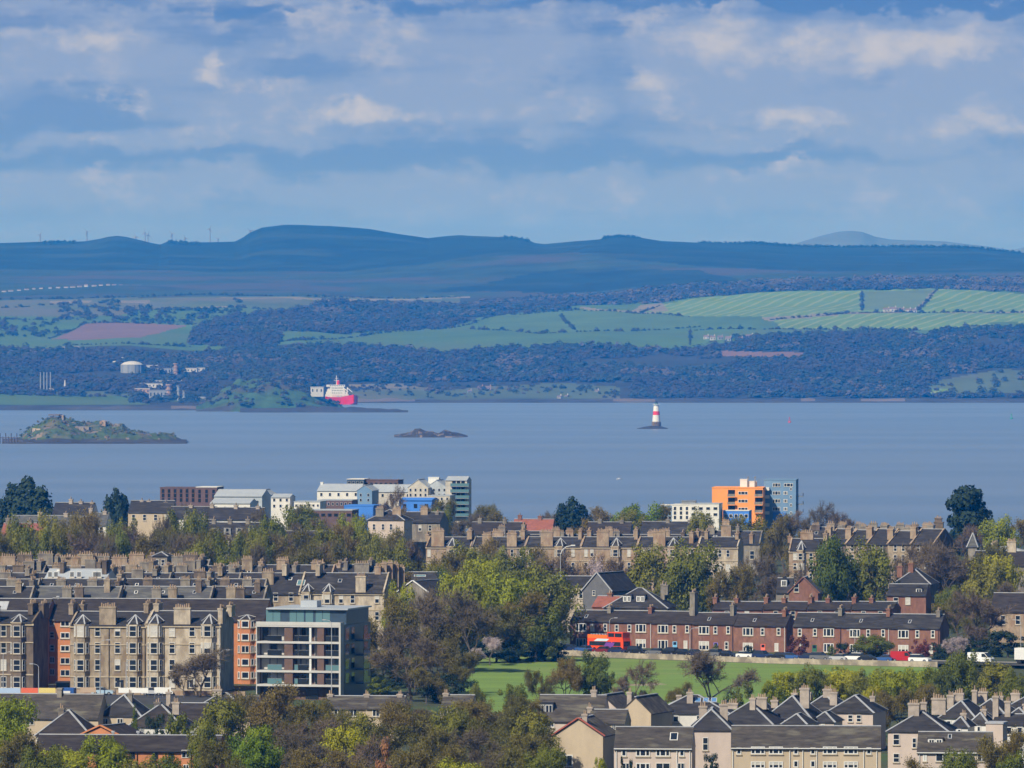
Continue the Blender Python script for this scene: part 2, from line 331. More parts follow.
FIELDS = [(6, [(340, 292), (420, 268), (510, 258), (620, 252), (760, 256), (760, 280), (560, 292), (420, 302)]), (5, [(-250, 262), (340, 262), (340, 240), (-250, 240)]),
    (5, [(560, 252), (640, 262), (760, 270), (1280, 275), (1280, 245), (700, 250)]), (5, [(430, 292), (560, 270), (700, 270), (740, 282), (560, 296)]),
    (7, [(-250, 300), (200, 296), (460, 298), (460, 308), (300, 318), (180, 314), (0, 318), (-250, 320)]), (6, [(-250, 294), (330, 290), (330, 297), (-250, 300)]),
    (4, [(50, 303), (92, 302), (88, 305), (50, 306)]), (4, [(115, 302), (150, 302), (145, 305), (112, 305)]), (4, [(180, 309), (240, 307), (240, 310), (185, 311)]), (4, [(220, 298.5), (470, 299), (470, 300.5), (220, 300)]),
    (3, [(50, 338), (85, 323), (120, 321.5), (180, 324), (186, 327), (140, 338)]), (1, [(-250, 320), (80, 320), (48, 337), (-250, 336)]), (1, [(130, 312), (240, 308), (310, 312), (200, 330), (150, 338), (190, 326), (120, 320)]), (4, [(48, 347), (75, 345), (90, 349), (80, 351), (48, 350)]),
    (0, [(190, 335), (215, 318), (290, 312), (330, 300), (470, 306), (560, 303), (570, 310), (500, 314), (440, 328), (350, 334), (280, 330), (270, 345), (190, 345)]),
    (1, [(280, 342), (285, 332), (350, 336), (440, 330), (500, 316), (600, 308), (700, 314), (760, 316), (760, 324), (690, 330), (690, 346), (500, 350), (420, 356), (400, 348), (330, 342)]),
    (9, [(470, 330), (500, 316), (575, 309.5), (650, 311), (690, 318), (700, 326), (640, 331), (540, 336)]),  # field under cloud, its shade painted by the dimmer crop green
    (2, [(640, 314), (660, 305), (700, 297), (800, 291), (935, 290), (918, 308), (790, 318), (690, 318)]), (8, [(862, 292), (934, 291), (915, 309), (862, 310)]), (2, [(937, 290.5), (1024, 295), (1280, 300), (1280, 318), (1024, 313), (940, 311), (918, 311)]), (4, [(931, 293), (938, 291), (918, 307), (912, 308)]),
    (2, [(770, 320), (905, 312), (955, 312), (975, 320), (1000, 326), (920, 330), (780, 328)]), (4, [(760, 319), (905, 311.5), (910, 313), (768, 321)]), (4, [(945, 312), (1040, 310), (1040, 312), (945, 313.5)]), (7, [(960, 326), (1040, 326), (1040, 332), (980, 333)]), (2, [(955, 313), (1024, 314), (1060, 322), (975, 322)]),
    (4, [(580, 307), (622, 311), (665, 313.5), (665, 314.8), (620, 313), (580, 309)]), (4, [(640, 304), (662, 303), (668, 312), (630, 312)]), (1, [(690, 331), (770, 331), (770, 342), (690, 344)]), (0, [(735, 342), (905, 338), (905, 333), (735, 336)]),
    (3, [(720, 352), (800, 354), (822, 359), (800, 360), (720, 357)]), (7, [(928, 383), (1000, 370), (1040, 372), (1280, 376), (1280, 392), (928, 394)]), (2, [(929, 391), (950, 390), (956, 396), (929, 397)]), (7, [(345, 386), (400, 384), (440, 392), (480, 388), (560, 384), (620, 388), (620, 399), (350, 401)]), (4, [(345, 386), (400, 385), (420, 389), (350, 390)]), (1, [(170, 395), (215, 395), (215, 402), (170, 402)]), (7, [(-250, 393), (130, 393), (150, 402), (-250, 405)]), (1, [(-250, 396), (130, 396), (150, 405), (-250, 407)])]
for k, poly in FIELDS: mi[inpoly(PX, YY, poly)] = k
FMI = (mi[:-1, :-1]).ravel()
structure('far_shore', np_mesh('far_shore', np.stack([XW, DD, ZW], -1).reshape(-1, 3), grid_faces(*PX.shape), fm, FMI, smooth_=True))

# foreshore: a low dark shelf of rock and sand along the water's edge
M_rock = mat('shore_rock', (0.045, 0.042, 0.035), 0.95, 0.5, 0.02, col2=(0.11, 0.095, 0.07), amt=.3)
M_sand = mat('beach_sand', (0.13, 0.105, 0.085), 0.95, 0.2, 0.02)
def ridge_strip(name, p0, p1, dfun, depth, hfun, mats, seed, mfun=None, step=1.0):
    """a bank along the shore, rising from the water and sinking again, ragged along its length"""
    p = np.arange(p0, p1 + 0.01, step); n = len(p); d = dfun(p); V = []; ts = np.array([0, .12, .3, .5, .7, .88, 1.0])
    for t in ts:
        dd = d + depth * t; x = (p - 512) * dd / F
        h = hfun(p) * sin(pi * min(max(t, 0.0), 1.0)) * (0.55 + 0.9 * fbm(x / 24 + t * 3, dd / 24, seed))
        V.append(np.stack([x, dd, -14.4 + (0.0 if t in (0, 1) else 0.6) + h], -1))
    V = np.array(V); fc = grid_faces(len(ts), n); m_ = None
    if mfun is not None: m_ = np.array([[mfun(q, t) for q in p[:-1]] for t in ts[:-1]]).ravel()
    return structure(name, np_mesh(name, V.reshape(-1, 3), fc, mats, m_))
def shore_m(q, t): return 1 if (170 < q < 205 or 350 < q < 415 or 612 < q < 655 or 800 < q < 815 or 860 < q < 905) and 0.1 < t < 0.6 else 0
ridge_strip('foreshore', -250, 1280, lambda p: water_d(lin(SH, p)) - 45, 170, lambda p: 3.2 + 1.5 * vnoise(p / 17, p * 0, 4), [M_rock, M_sand], 9, shore_m)
ridge_strip('skerry', 240, 408, lambda p: np.full_like(p, water_d(412.5)), 240, lambda p: 3.0 + 2.0 * vnoise(p / 9, p * 0, 2) - np.clip((p - 370) / 12, 0, 3), [M_rock], 13)

# ---------------- headland mound with its grass and scrub
def mound(name, pxs, ytops, dbase, depth, mats, seed, amp, mpick=None, step=1.0, nt=26, zb=-14.4):
    p = np.arange(pxs[0], pxs[-1] + 0.01, step); top = np.interp(p, pxs, ytops); n = len(p); V = []; dm = dbase + depth * 0.5
    zt = CZ - (top - 337) * dm / F
    for j in range(nt + 1):
        t = j / nt; dd = dbase + depth * t; x = (p - 512) * dd / F; s = max(0.0, sin(pi * t)) ** 0.6
        z = zb + (zt - zb) * s + (fbm(x / 18, np.full_like(x, dd) / 18, seed) - 0.47) * amp * min(1, 5 * min(t, 1 - t))
        V.append(np.stack([x, np.full_like(x, dd), np.maximum(z, zb)], -1))
    V = np.array(V); c = (V[:-1, :-1] + V[1:, 1:]) / 2; mi_ = None
    if mpick is not None: mi_ = mpick(c[..., 0], c[..., 1], c[..., 2]).ravel()
    return structure(name, np_mesh(name, V.reshape(-1, 3), grid_faces(nt + 1, n), mats, mi_, smooth_=False)), V
M_scrub = mat('headland_scrub', (0.04, 0.08, 0.025), 0.95, 0.6, 0.05, col2=(0.06, 0.055, 0.03), amt=.4)
_, HL = mound('headland', [196, 204, 214, 226, 240, 262, 285, 305, 318, 328, 336, 348], [409, 404, 398, 388, 382, 380, 382, 388.5, 396, 402.5, 406.5, 410.5], water_d(411.5), 260, [M_scrub, M_rock], 31, 15.0, lambda x, y, z: (z < -10.5).astype(int))
# ---------------- the two islands
M_islg = mat('island_turf', (0.05, 0.08, 0.026), 0.95, 0.5, 0.15, col2=(0.12, 0.105, 0.06), amt=.4)
M_islr = mat('island_rock', (0.17, 0.135, 0.105), 0.95, 0.45, 0.08, col2=(0.07, 0.06, 0.05), amt=.5)
ISL_D = water_d(443.5)
_, ISL = mound('island', [16, 22, 30, 40, 46, 55, 62, 70, 84, 96, 104, 112, 122, 132, 146, 158, 172, 184], [441, 436, 429, 425, 421, 419, 420, 422, 426, 424, 425, 428, 427, 430, 434, 436, 438.5, 441], ISL_D, 150, [M_islg, M_islr, M_rock], 41, 12.0,
      lambda x, y, z: np.where(z < -10.8, 2, np.where(fbm(x / 6, y / 6, 6) > 0.6, 1, 0)), step=0.4, nt=40)
ridge_strip('island_shelf', 2, 187, lambda p: np.full_like(p, ISL_D - 25), 200, lambda p: 1.6 + 1.0 * vnoise(p / 6, p * 0, 8), [M_rock], 19, step=0.8)
mound('rock_islet', [394, 402, 410, 415, 420, 425, 432, 438, 444, 449, 456, 462, 468], [436, 434, 433, 429.5, 428.5, 431, 431.5, 433.5, 430.5, 431.5, 433.5, 434.5, 436.5], water_d(437.5), 70, [M_islr, M_rock], 51, 7.0, lambda x, y, z: (fbm(x / 6, y / 6, 3) > 0.42).astype(int), step=0.6, nt=16)
mound('lighthouse_rock', [637, 643, 650, 656, 662, 668], [428.5, 427, 425.5, 425.2, 426.2, 428.5], water_d(429), 60, [M_rock], 61, 2.0, None, step=0.5, nt=12)
# ---------------- distant hills
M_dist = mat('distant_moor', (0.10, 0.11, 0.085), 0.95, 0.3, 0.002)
def far_hill(name, pts, d, mats, seed):
    p = np.arange(pts[0][0], pts[-1][0] + 1, 3.0); top = lin(pts, p); V = []; zt = CZ - (top - 337) * d / F
    for t in np.linspace(0, 1, 14):
        dd = d - 1500 + 3000 * t; x = (p - 512) * dd / F; s = sin(pi * t) ** 0.8 if 0 < t < 1 else 0
        z = 60 + (zt - 60) * s + (fbm(x / 300, np.full_like(x, dd) / 300, seed) - .47) * 22 * s
        V.append(np.stack([x, np.full_like(x, dd), z], -1))
    return structure(name, np_mesh(name, np.array(V).reshape(-1, 3), grid_faces(14, len(p)), mats, None, True))
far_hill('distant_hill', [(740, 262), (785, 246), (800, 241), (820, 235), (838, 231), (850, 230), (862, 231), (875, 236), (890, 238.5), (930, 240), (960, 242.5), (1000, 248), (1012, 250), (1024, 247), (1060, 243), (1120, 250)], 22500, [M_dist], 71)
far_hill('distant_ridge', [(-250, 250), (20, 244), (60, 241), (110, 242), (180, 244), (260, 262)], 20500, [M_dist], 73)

# ---------------- woods on the far shore: one mass each, built of many small crowns
def ico():
    t = (1 + 5 ** .5) / 2
    v = [(-1, t, 0), (1, t, 0), (-1, -t, 0), (1, -t, 0), (0, -1, t), (0, 1, t), (0, -1, -t), (0, 1, -t), (t, 0, -1), (t, 0, 1), (-t, 0, -1), (-t, 0, 1)]
    f = [(0, 11, 5), (0, 5, 1), (0, 1, 7), (0, 7, 10), (0, 10, 11), (1, 5, 9), (5, 11, 4), (11, 10, 2), (10, 7, 6), (7, 1, 8), (3, 9, 4), (3, 4, 2), (3, 2, 6), (3, 6, 8), (3, 8, 9), (4, 9, 5), (2, 4, 11), (6, 2, 10), (8, 6, 7), (9, 8, 1)]
    v = [np.array(q) / np.linalg.norm(q) for q in v]; c = {}; nf = []
    def mid(a, b):
        k = (min(a, b), max(a, b))
        if k not in c: w = v[a] + v[b]; v.append(w / np.linalg.norm(w)); c[k] = len(v) - 1
        return c[k]
    for a, b, d in f:
        x, y, z = mid(a, b), mid(b, d), mid(d, a); nf += [(a, x, z), (b, y, x), (d, z, y), (x, y, z)]
    return np.array(v), np.array(nf)
IV, IF = ico()
def crowns(name, P, Rad, H, mats, mi_, label):
    n = len(P)
    if n == 0: return
    k = 42; Q = rng.normal(size=(n, k, 3)); Q /= np.linalg.norm(Q, axis=-1, keepdims=True); Q[..., 2] = np.abs(Q[..., 2]) * .9 - .1
    Cn = P[:, None, :] + Q * np.stack([Rad, Rad, H * 1.5], -1)[:, None, :] * rng.uniform(.45, 1.1, (n, k, 1)) + np.stack([0 * Rad, 0 * Rad, H * .45], -1)[:, None, :]
    Nn = Q * .8 + rng.normal(size=Q.shape) * .25 + np.array([0, -.3, 1.0]); Nn /= np.linalg.norm(Nn, axis=-1, keepdims=True)
    T = np.cross(Nn, rng.normal(size=Q.shape)); T /= np.linalg.norm(T, axis=-1, keepdims=True); B = np.cross(Nn, T)
    S = (Rad[:, None] * rng.uniform(.17, .36, (n, k)))[..., None]
    V = np.stack([Cn - T * S - B * S * .6, Cn + T * S * .7 - B * S, Cn + T * S + B * S * .8, Cn - T * S * .6 + B * S], 2)
    FC = np.arange(n * k * 4).reshape(-1, 4)
    o = link(name, np_mesh(name, V.reshape(-1, 3), FC, mats, np.repeat(mi_, k)))
    tag(o, label, 'wood', kind='stuff'); return o
M_tw1 = mat('far_bare_crowns', (0.036, 0.032, 0.026), 0.95, 0.4, 0.02); M_tw2 = mat('far_olive_crowns', (0.028, 0.036, 0.02), 0.95, 0.4, 0.02)
M_tw3 = mat('far_conifer_crowns', (0.015, 0.024, 0.016), 0.95, 0.3, 0.02); M_tw4 = mat('far_pale_crowns', (0.075, 0.063, 0.05), 0.95, 0.3, 0.02)
woodm = [M_tw1, M_tw2, M_tw3, M_tw4]
def wood(name, poly, spacing, pick, label, hr=(4.5, 8), keep=1.0, avoid=()):
    spacing *= 0.72; hr = (hr[0] * 0.7, hr[1] * 0.8)
    a = np.array(poly, float); ylo, yhi = a[:, 1].min(), a[:, 1].max(); plo, phi = a[:, 0].min(), a[:, 0].max()
    sel = (YY[:-3] >= ylo) & (YY[:-3] <= yhi) & (PX[:-3] >= plo) & (PX[:-3] <= phi)
    dlo, dhi = DD[:-3][sel].min(), DD[:-3][sel].max()
    n = int((phi - plo) * 10500 / F * (dhi - dlo) / spacing ** 2)
    p = rng.uniform(plo, phi, n); d = rng.uniform(dlo, dhi, n)
    ci = np.clip(np.round((p + 250) / 2).astype(int), 0, len(px) - 1)
    y = np.array([np.interp(q, DD[:-3, i], YY[:-3, i]) for q, i in zip(d, ci)]); z = np.array([np.interp(q, DD[:-3, i], ZW[:-3, i]) for q, i in zip(d, ci)])
    ok = inpoly(p, y, poly) & (rng.random(n) < keep) & (z > -9) & (fbm((p - 512) * d / F / 130, d / 170, 23) > .3)
    for av in avoid: ok &= ~inpoly(p, y, av)
    p, d, z = p[ok], d[ok], z[ok]; x = (p - 512) * d / F; Rd = hr[0] + (hr[1] - hr[0]) * rng.uniform(0, 1, len(p)) ** 1.8 * 1.25
    q_ = np.clip((fbm(x / 90, d / 130, 77) - .22) / .5 + rng.normal(size=len(p)) * .16, 0, .999)
    mi_ = np.searchsorted(np.cumsum(pick), q_ * .999)
    crowns(name, np.stack([x, d, z], -1), Rd, Rd * rng.uniform(.5, .95, len(p)), woodm, mi_, label)
AV = [[(925, 381), (1000, 368), (1290, 374), (1290, 394), (925, 396)], [(720, 351), (805, 353), (826, 360), (720, 361)], [(345, 383), (630, 383), (630, 410), (345, 410)]]
wood('coastal_wood', [(345, 392), (360, 384), (330, 378), (285, 350), (330, 345), (400, 349), (440, 354), (500, 347), (600, 346), (690, 350), (760, 342), (905, 336), (1024, 333), (1280, 332), (1280, 401), (620, 400), (560, 384), (440, 391)], 14, [.5, .3, .1, .1], 'dense bare brown woodland along the far right shore of the water', avoid=AV)
wood('terminal_wood', [(-250, 352), (0, 350), (48, 352), (90, 350), (190, 354), (270, 346), (330, 375), (345, 384), (345, 396), (260, 382), (205, 378), (175, 392), (130, 396), (-250, 397)], 15, [.4, .4, .15, .05], 'dark woodland above the far left shore around the white terminal buildings', avoid=[[(118, 372), (215, 372), (215, 412), (132, 412)]])
wood('terminal_trees', [(128, 372), (215, 372), (215, 408), (132, 408)], 24, [.4, .4, .2, 0], 'scattered dark trees between the far terminal buildings', keep=.8)
wood('slope_wood', [(190, 345), (195, 332), (215, 318), (290, 311), (330, 301), (470, 306), (560, 303), (570, 310), (500, 314), (440, 328), (350, 334), (285, 331), (275, 347)], 15, [.6, .3, .05, .05], 'brown woodland curving over the far slope between green fields', hr=(5, 8))
wood('ridge_wood', [(440, 309), (520, 311), (575, 306), (640, 303), (662, 302), (700, 296), (800, 291), (935, 290), (1024, 294), (1280, 298), (1280, 283), (1024, 280), (800, 281), (700, 286), (640, 292), (600, 297), (520, 301)], 15, [.45, .1, .05, .4], 'long grey brown wood belt along the top of the far green fields', hr=(6, 9))
wood('hedgerow_trees', [(-250, 322), (60, 322), (60, 336), (-250, 336)], 30, [.4, .3, .3, 0], 'scattered dark trees round the far ploughed field at left', keep=.5)
wood('field_clump', [(735, 342), (905, 338), (905, 333), (735, 337)], 14, [.2, .3, .5, 0], 'dark narrow wood below the striped far field')
wood('pine_row', [(930, 334), (1030, 332), (1030, 327), (935, 330)], 16, [.1, .1, .8, 0], 'row of dark pines on the far right field edge', hr=(3.5, 6))
wood('parkland_trees', [(925, 384), (1000, 372), (1280, 376), (1280, 394), (925, 397)], 26, [.3, .4, .1, .2], 'loose trees across the pale green park on the far right shore', keep=.45)
wood('shore_bushes', [(350, 386), (620, 386), (620, 400), (350, 401)], 22, [.35, .5, .05, .1], 'low bushes on the flat far shore behind the beach', hr=(2.5, 5), keep=.6)
wood('hill_scrub', [(60, 304), (240, 300), (240, 318), (190, 322), (60, 320)], 26, [.5, .3, .2, 0], 'scattered trees and hedges on the far left hillside fields', keep=.5)
def skyline_wood():
    p = np.concatenate([rng.uniform(168, 200, 60), rng.uniform(603, 640, 110), rng.uniform(698, 1020, 620), rng.uniform(42, 75, 60), rng.uniform(500, 529, 60), rng.uniform(745, 790, 90)])
    d = 15000 + rng.uniform(-160, 60, len(p)); z = np.array([far_z(a, b) for a, b in zip(p, d)]); Rd = rng.uniform(2.2, 4.5, len(p))
    crowns('skyline_wood', np.stack([(p - 512) * d / F, d, z - 3.6], -1), Rd, Rd * 1.2, [M_tw3], np.zeros(len(p), int), 'dark conifer plantation along the skyline of the far hills')
skyline_wood()
def hedges(lines):
    P, Rr = [], []
    for ln in lines:
        for (a, b_), (c, d_) in zip(ln[:-1], ln[1:]):
            n = int(math.hypot(c - a, (d_ - b_) * 6) / 2.2) + 1
            for i in range(n):
                if rng.random() < .3: continue
                t = (i + rng.random()) / n; p = a + (c - a) * t; y = b_ + (d_ - b_) * t; dd = far_at(p, y); r = 1.3 + 2.6 * rng.random() ** 3
                P.append(((p - 512) * dd / F, dd, far_z(p, dd) - .3)); Rr.append(r)
    Rr = np.array(Rr); crowns('hedgerows', np.array(P), Rr * 1.2, Rr, woodm, rng.choice(3, len(Rr), p=[.4, .4, .2]), 'thin dark hedges dividing the fields on the far hillside')
hedges([[(440, 330), (500, 316), (575, 310)], [(575, 309.5), (690, 318)], [(765, 320), (905, 312.3), (1040, 311.3)], [(470, 330), (540, 336), (640, 331), (700, 326)], [(690, 344), (690, 331), (780, 328), (920, 330)], [(85, 323), (120, 321.5), (180, 324), (240, 318)], [(48, 337), (85, 323)], [(280, 342), (350, 336), (440, 330)], [(-60, 320), (80, 320)], [(640, 314), (660, 305)],
    [(-60, 300), (200, 296.5), (460, 298.5)], [(130, 312), (240, 308), (310, 312)], [(0, 309), (60, 306), (180, 314)], [(200, 322), (260, 316)], [(937, 291), (918, 308)], [(960, 326), (1040, 326)], [(862, 292), (862, 310)], [(560, 316), (575, 331)], [(60, 344), (120, 342), (190, 346)]])
def scrub(name, V, n, hr, zmin, mats, pick, label):
    q = V.reshape(-1, 3); q = q[q[:, 2] > zmin]; p = q[rng.integers(0, len(q), n)] + rng.normal(size=(n, 3)) * np.array([2.5, 4, 0]); Rd = rng.uniform(*hr, n)
    crowns(name, p - np.array([0, 0, .4]), Rd, Rd * .8, mats, rng.choice(len(pick), n, p=pick), label)
scrub('headland_scrub', HL, 420, (1.4, 3.4), -9, woodm, [.3, .5, .1, .1], 'rough scrub covering the rounded headland beside the ship')
scrub('island_scrub', ISL, 420, (.7, 1.6), -9.5, [mat('island_bush', (.05, .065, .025), .95, .4, .1), mat('island_weed', (.11, .095, .05), .95, .4, .1)], [.6, .4], 'low bushes and weeds over the rocky left island')
# ================================================================ building kit
ST_DARK = mat('stone_sooty', (0.15, 0.115, 0.085), 0.9, 0.42, 1.3, col2=(0.09, 0.07, 0.055), amt=.5, sx=(1, 1, .45), detail=9)
ST_BRN = mat('stone_brown', (0.29, 0.235, 0.17), 0.9, 0.42, 1.3, col2=(0.20, 0.15, 0.10), amt=.5, sx=(1, 1, .45), detail=9)
ST_CLN = mat('stone_clean', (0.41, 0.35, 0.27), 0.9, 0.42, 1.3, col2=(0.30, 0.24, 0.17), amt=.5, sx=(1, 1, .45), detail=9)
ST_GLD = mat('stone_golden', (0.31, 0.235, 0.165), 0.9, 0.42, 1.3, col2=(0.26, 0.17, 0.11), amt=.5, sx=(1, 1, .45), detail=9)
ST_RED = mat('sandstone_red', (0.215, 0.108, 0.075), 0.9, 0.42, 1.3, col2=(0.19, 0.085, 0.06), amt=.5, sx=(1, 1, .45), detail=9)
ST_GRY = mat('stone_grey', (0.22, 0.195, 0.16), 0.9, 0.42, 1.3, col2=(0.15, 0.13, 0.11), amt=.5, sx=(1, 1, .45), detail=9)
BR_ORG = mat('brick_orange', (0.46, 0.185, 0.08), 0.9, 0.15, 0.8)
BR_BRN = mat('brick_brown', (0.135, 0.085, 0.065), 0.9, 0.2, 0.8)
HARL_P = mat('harling_pink', (0.50, 0.415, 0.36), 0.95, 0.12, 0.5, col2=(0.42, 0.34, 0.28), amt=.25, sx=(1, 1, .4))
HARL_B = mat('harling_beige', (0.45, 0.365, 0.26), 0.95, 0.12, 0.5, col2=(0.34, 0.27, 0.19), amt=.3, sx=(1, 1, .4))
HARL_W = mat('harling_white', (0.62, 0.60, 0.56), 0.95, 0.1, 0.5, col2=(0.58, 0.55, 0.5), amt=.2)
REND_O = mat('render_orange', (0.84, 0.32, 0.08), 0.85, 0.08, 0.3)
REND_BL = mat('cladding_blue', (0.055, 0.20, 0.62), 0.6, 0.1, 0.3)
REND_SB = mat('render_slate_blue', (0.15, 0.25, 0.39), 0.8, 0.1, 0.3)
SLATE = mat('slate', (0.034, 0.032, 0.033), 0.75, 0.6, 1.1, spec=.15, col2=(0.065, 0.061, 0.059), amt=.4, detail=9, sx=(.45, 1.5, 1.5))
SLATE_B = mat('slate_brown', (0.036, 0.030, 0.028), 0.8, 0.6, 1.1, spec=.15, col2=(0.06, 0.052, 0.046), amt=.35, detail=9, sx=(.45, 1.5, 1.5))
SLATE_G = mat('slate_mossy', (0.09, 0.09, 0.085), 0.85, 0.6, 1.1, col2=(0.065, 0.065, 0.07), amt=.55, detail=9, sx=(.45, 1.5, 1.5))
TILE_B = mat('concrete_tile_brown', (0.062, 0.054, 0.047), 0.9, 0.6, 1.1, spec=.15, col2=(0.125, 0.115, 0.088), amt=.4, detail=9, sx=(.45, 1.5, 1.5))
TILE_R = mat('tile_red', (0.24, 0.085, 0.06), 0.85, 0.25, 0.8)
METAL_R = mat('roof_metal', (0.36, 0.39, 0.42), 0.5, 0.1, 0.5, spec=.5)
LEAD = mat('lead_flashing', (0.36, 0.37, 0.39), 0.6, 0.2, 1.0)
POT = mat('clay_pots', (0.32, 0.235, 0.16), 0.9, 0.35, 3.0)
WHITE = mat('white_paint', (0.62, 0.62, 0.60), 0.6, 0.08, 1.0)
TRIM = mat('stone_trim', (0.42, 0.35, 0.25), 0.9, 0.2, 1.0)
BLIND = mat('window_blind', (0.48, 0.46, 0.42), 0.9, 0.15, 1.5)
BLACKP = mat('black_paint', (0.02, 0.021, 0.024), 0.5, 0.2, 1.0)
GREYM = mat('grey_metal', (0.22, 0.23, 0.24), 0.5, 0.15, 1.0, metal=.3)
PANEL_G = mat('panel_dark_blue', (0.03, 0.055, 0.085), 0.4, 0.2, .5, spec=.5)
def glass_mat(name, col, rough):
    m = bpy.data.materials.new(name); m.use_nodes = True; b = m.node_tree.nodes['Principled BSDF']
    b.inputs['Base Color'].default_value = (*col, 1); b.inputs['Roughness'].default_value = rough; b.inputs['Specular IOR Level'].default_value = 0.6
    return m
GLASS = glass_mat('window_glass', (0.016, 0.02, 0.026), 0.06)
GLASS_B = glass_mat('tinted_glass', (0.10, 0.19, 0.21), 0.12)
ROT = R(-9)

_wm = {}
def win_mesh(w, h, style):
    """one window: frame (slot 0), pane (slot 1), stone sill (slot 2), blind or curtain (slot 3)"""
    w = round(w * 20) / 20; h = round(h * 20) / 20; k = (w, h, style)
    if k in _wm: return _wm[k]
    b = MB(); t = 0.075 if 'x' not in style else 0.14
    if 'n' in style: t = 0.06
    x0, x1 = -w / 2, w / 2; f0, f1 = -0.10, 0.02
    b.box(x0, x0 + t, f0, f1, 0, h, 0); b.box(x1 - t, x1, f0, f1, 0, h, 0)
    b.box(x0 + t, x1 - t, f0, f1, 0, t, 0); b.box(x0 + t, x1 - t, f0, f1, h - t, h, 0)
    b.box(x0 + t, x1 - t, -0.035, 0.03, t, h - t, 1)
    if 's' in style: b.box(x0 + t, x1 - t, -0.08, -0.034, h * .5 - .05, h * .5 + .05, 0)
    if 'c' in style: b.box(-.05, .05, -0.08, -0.034, t, h - t, 0)
    if 't' in style:
        for q in (-w / 5, w / 5): b.box(q - .09, q + .09, -0.09, -0.034, t, h - t, 0)
    if 'b' in style: b.box(x0 + t, x1 - t, -0.045, -0.0345, h * .5, h - t, 3)
    if 'k' in style:
        b.box(x0 + t, x0 + t + w * .2, -0.044, -0.0345, t, h - t, 3); b.box(x1 - t - w * .2, x1 - t, -0.044, -0.0345, t, h - t, 3)
    if 'f' in style: b.box(x0 + t, x1 - t, -0.044, -0.0345, t, h - t, 3)
    if 'z' not in style: b.box(x0 - .1, x1 + .1, -0.16, 0.02, -0.16, -0.004, 2)
    me = b.mesh('window', [WHITE if 'd' not in style else BLACKP, GLASS, TRIM, BLIND]); _wm[k] = me
    return me
HARL_C = mat('harling_chimney', (0.36, 0.305, 0.255), 0.95, 0.3, 1.0)
STY = ['s', 's', 's', 's', 'sb', 's', 's', 'sf']

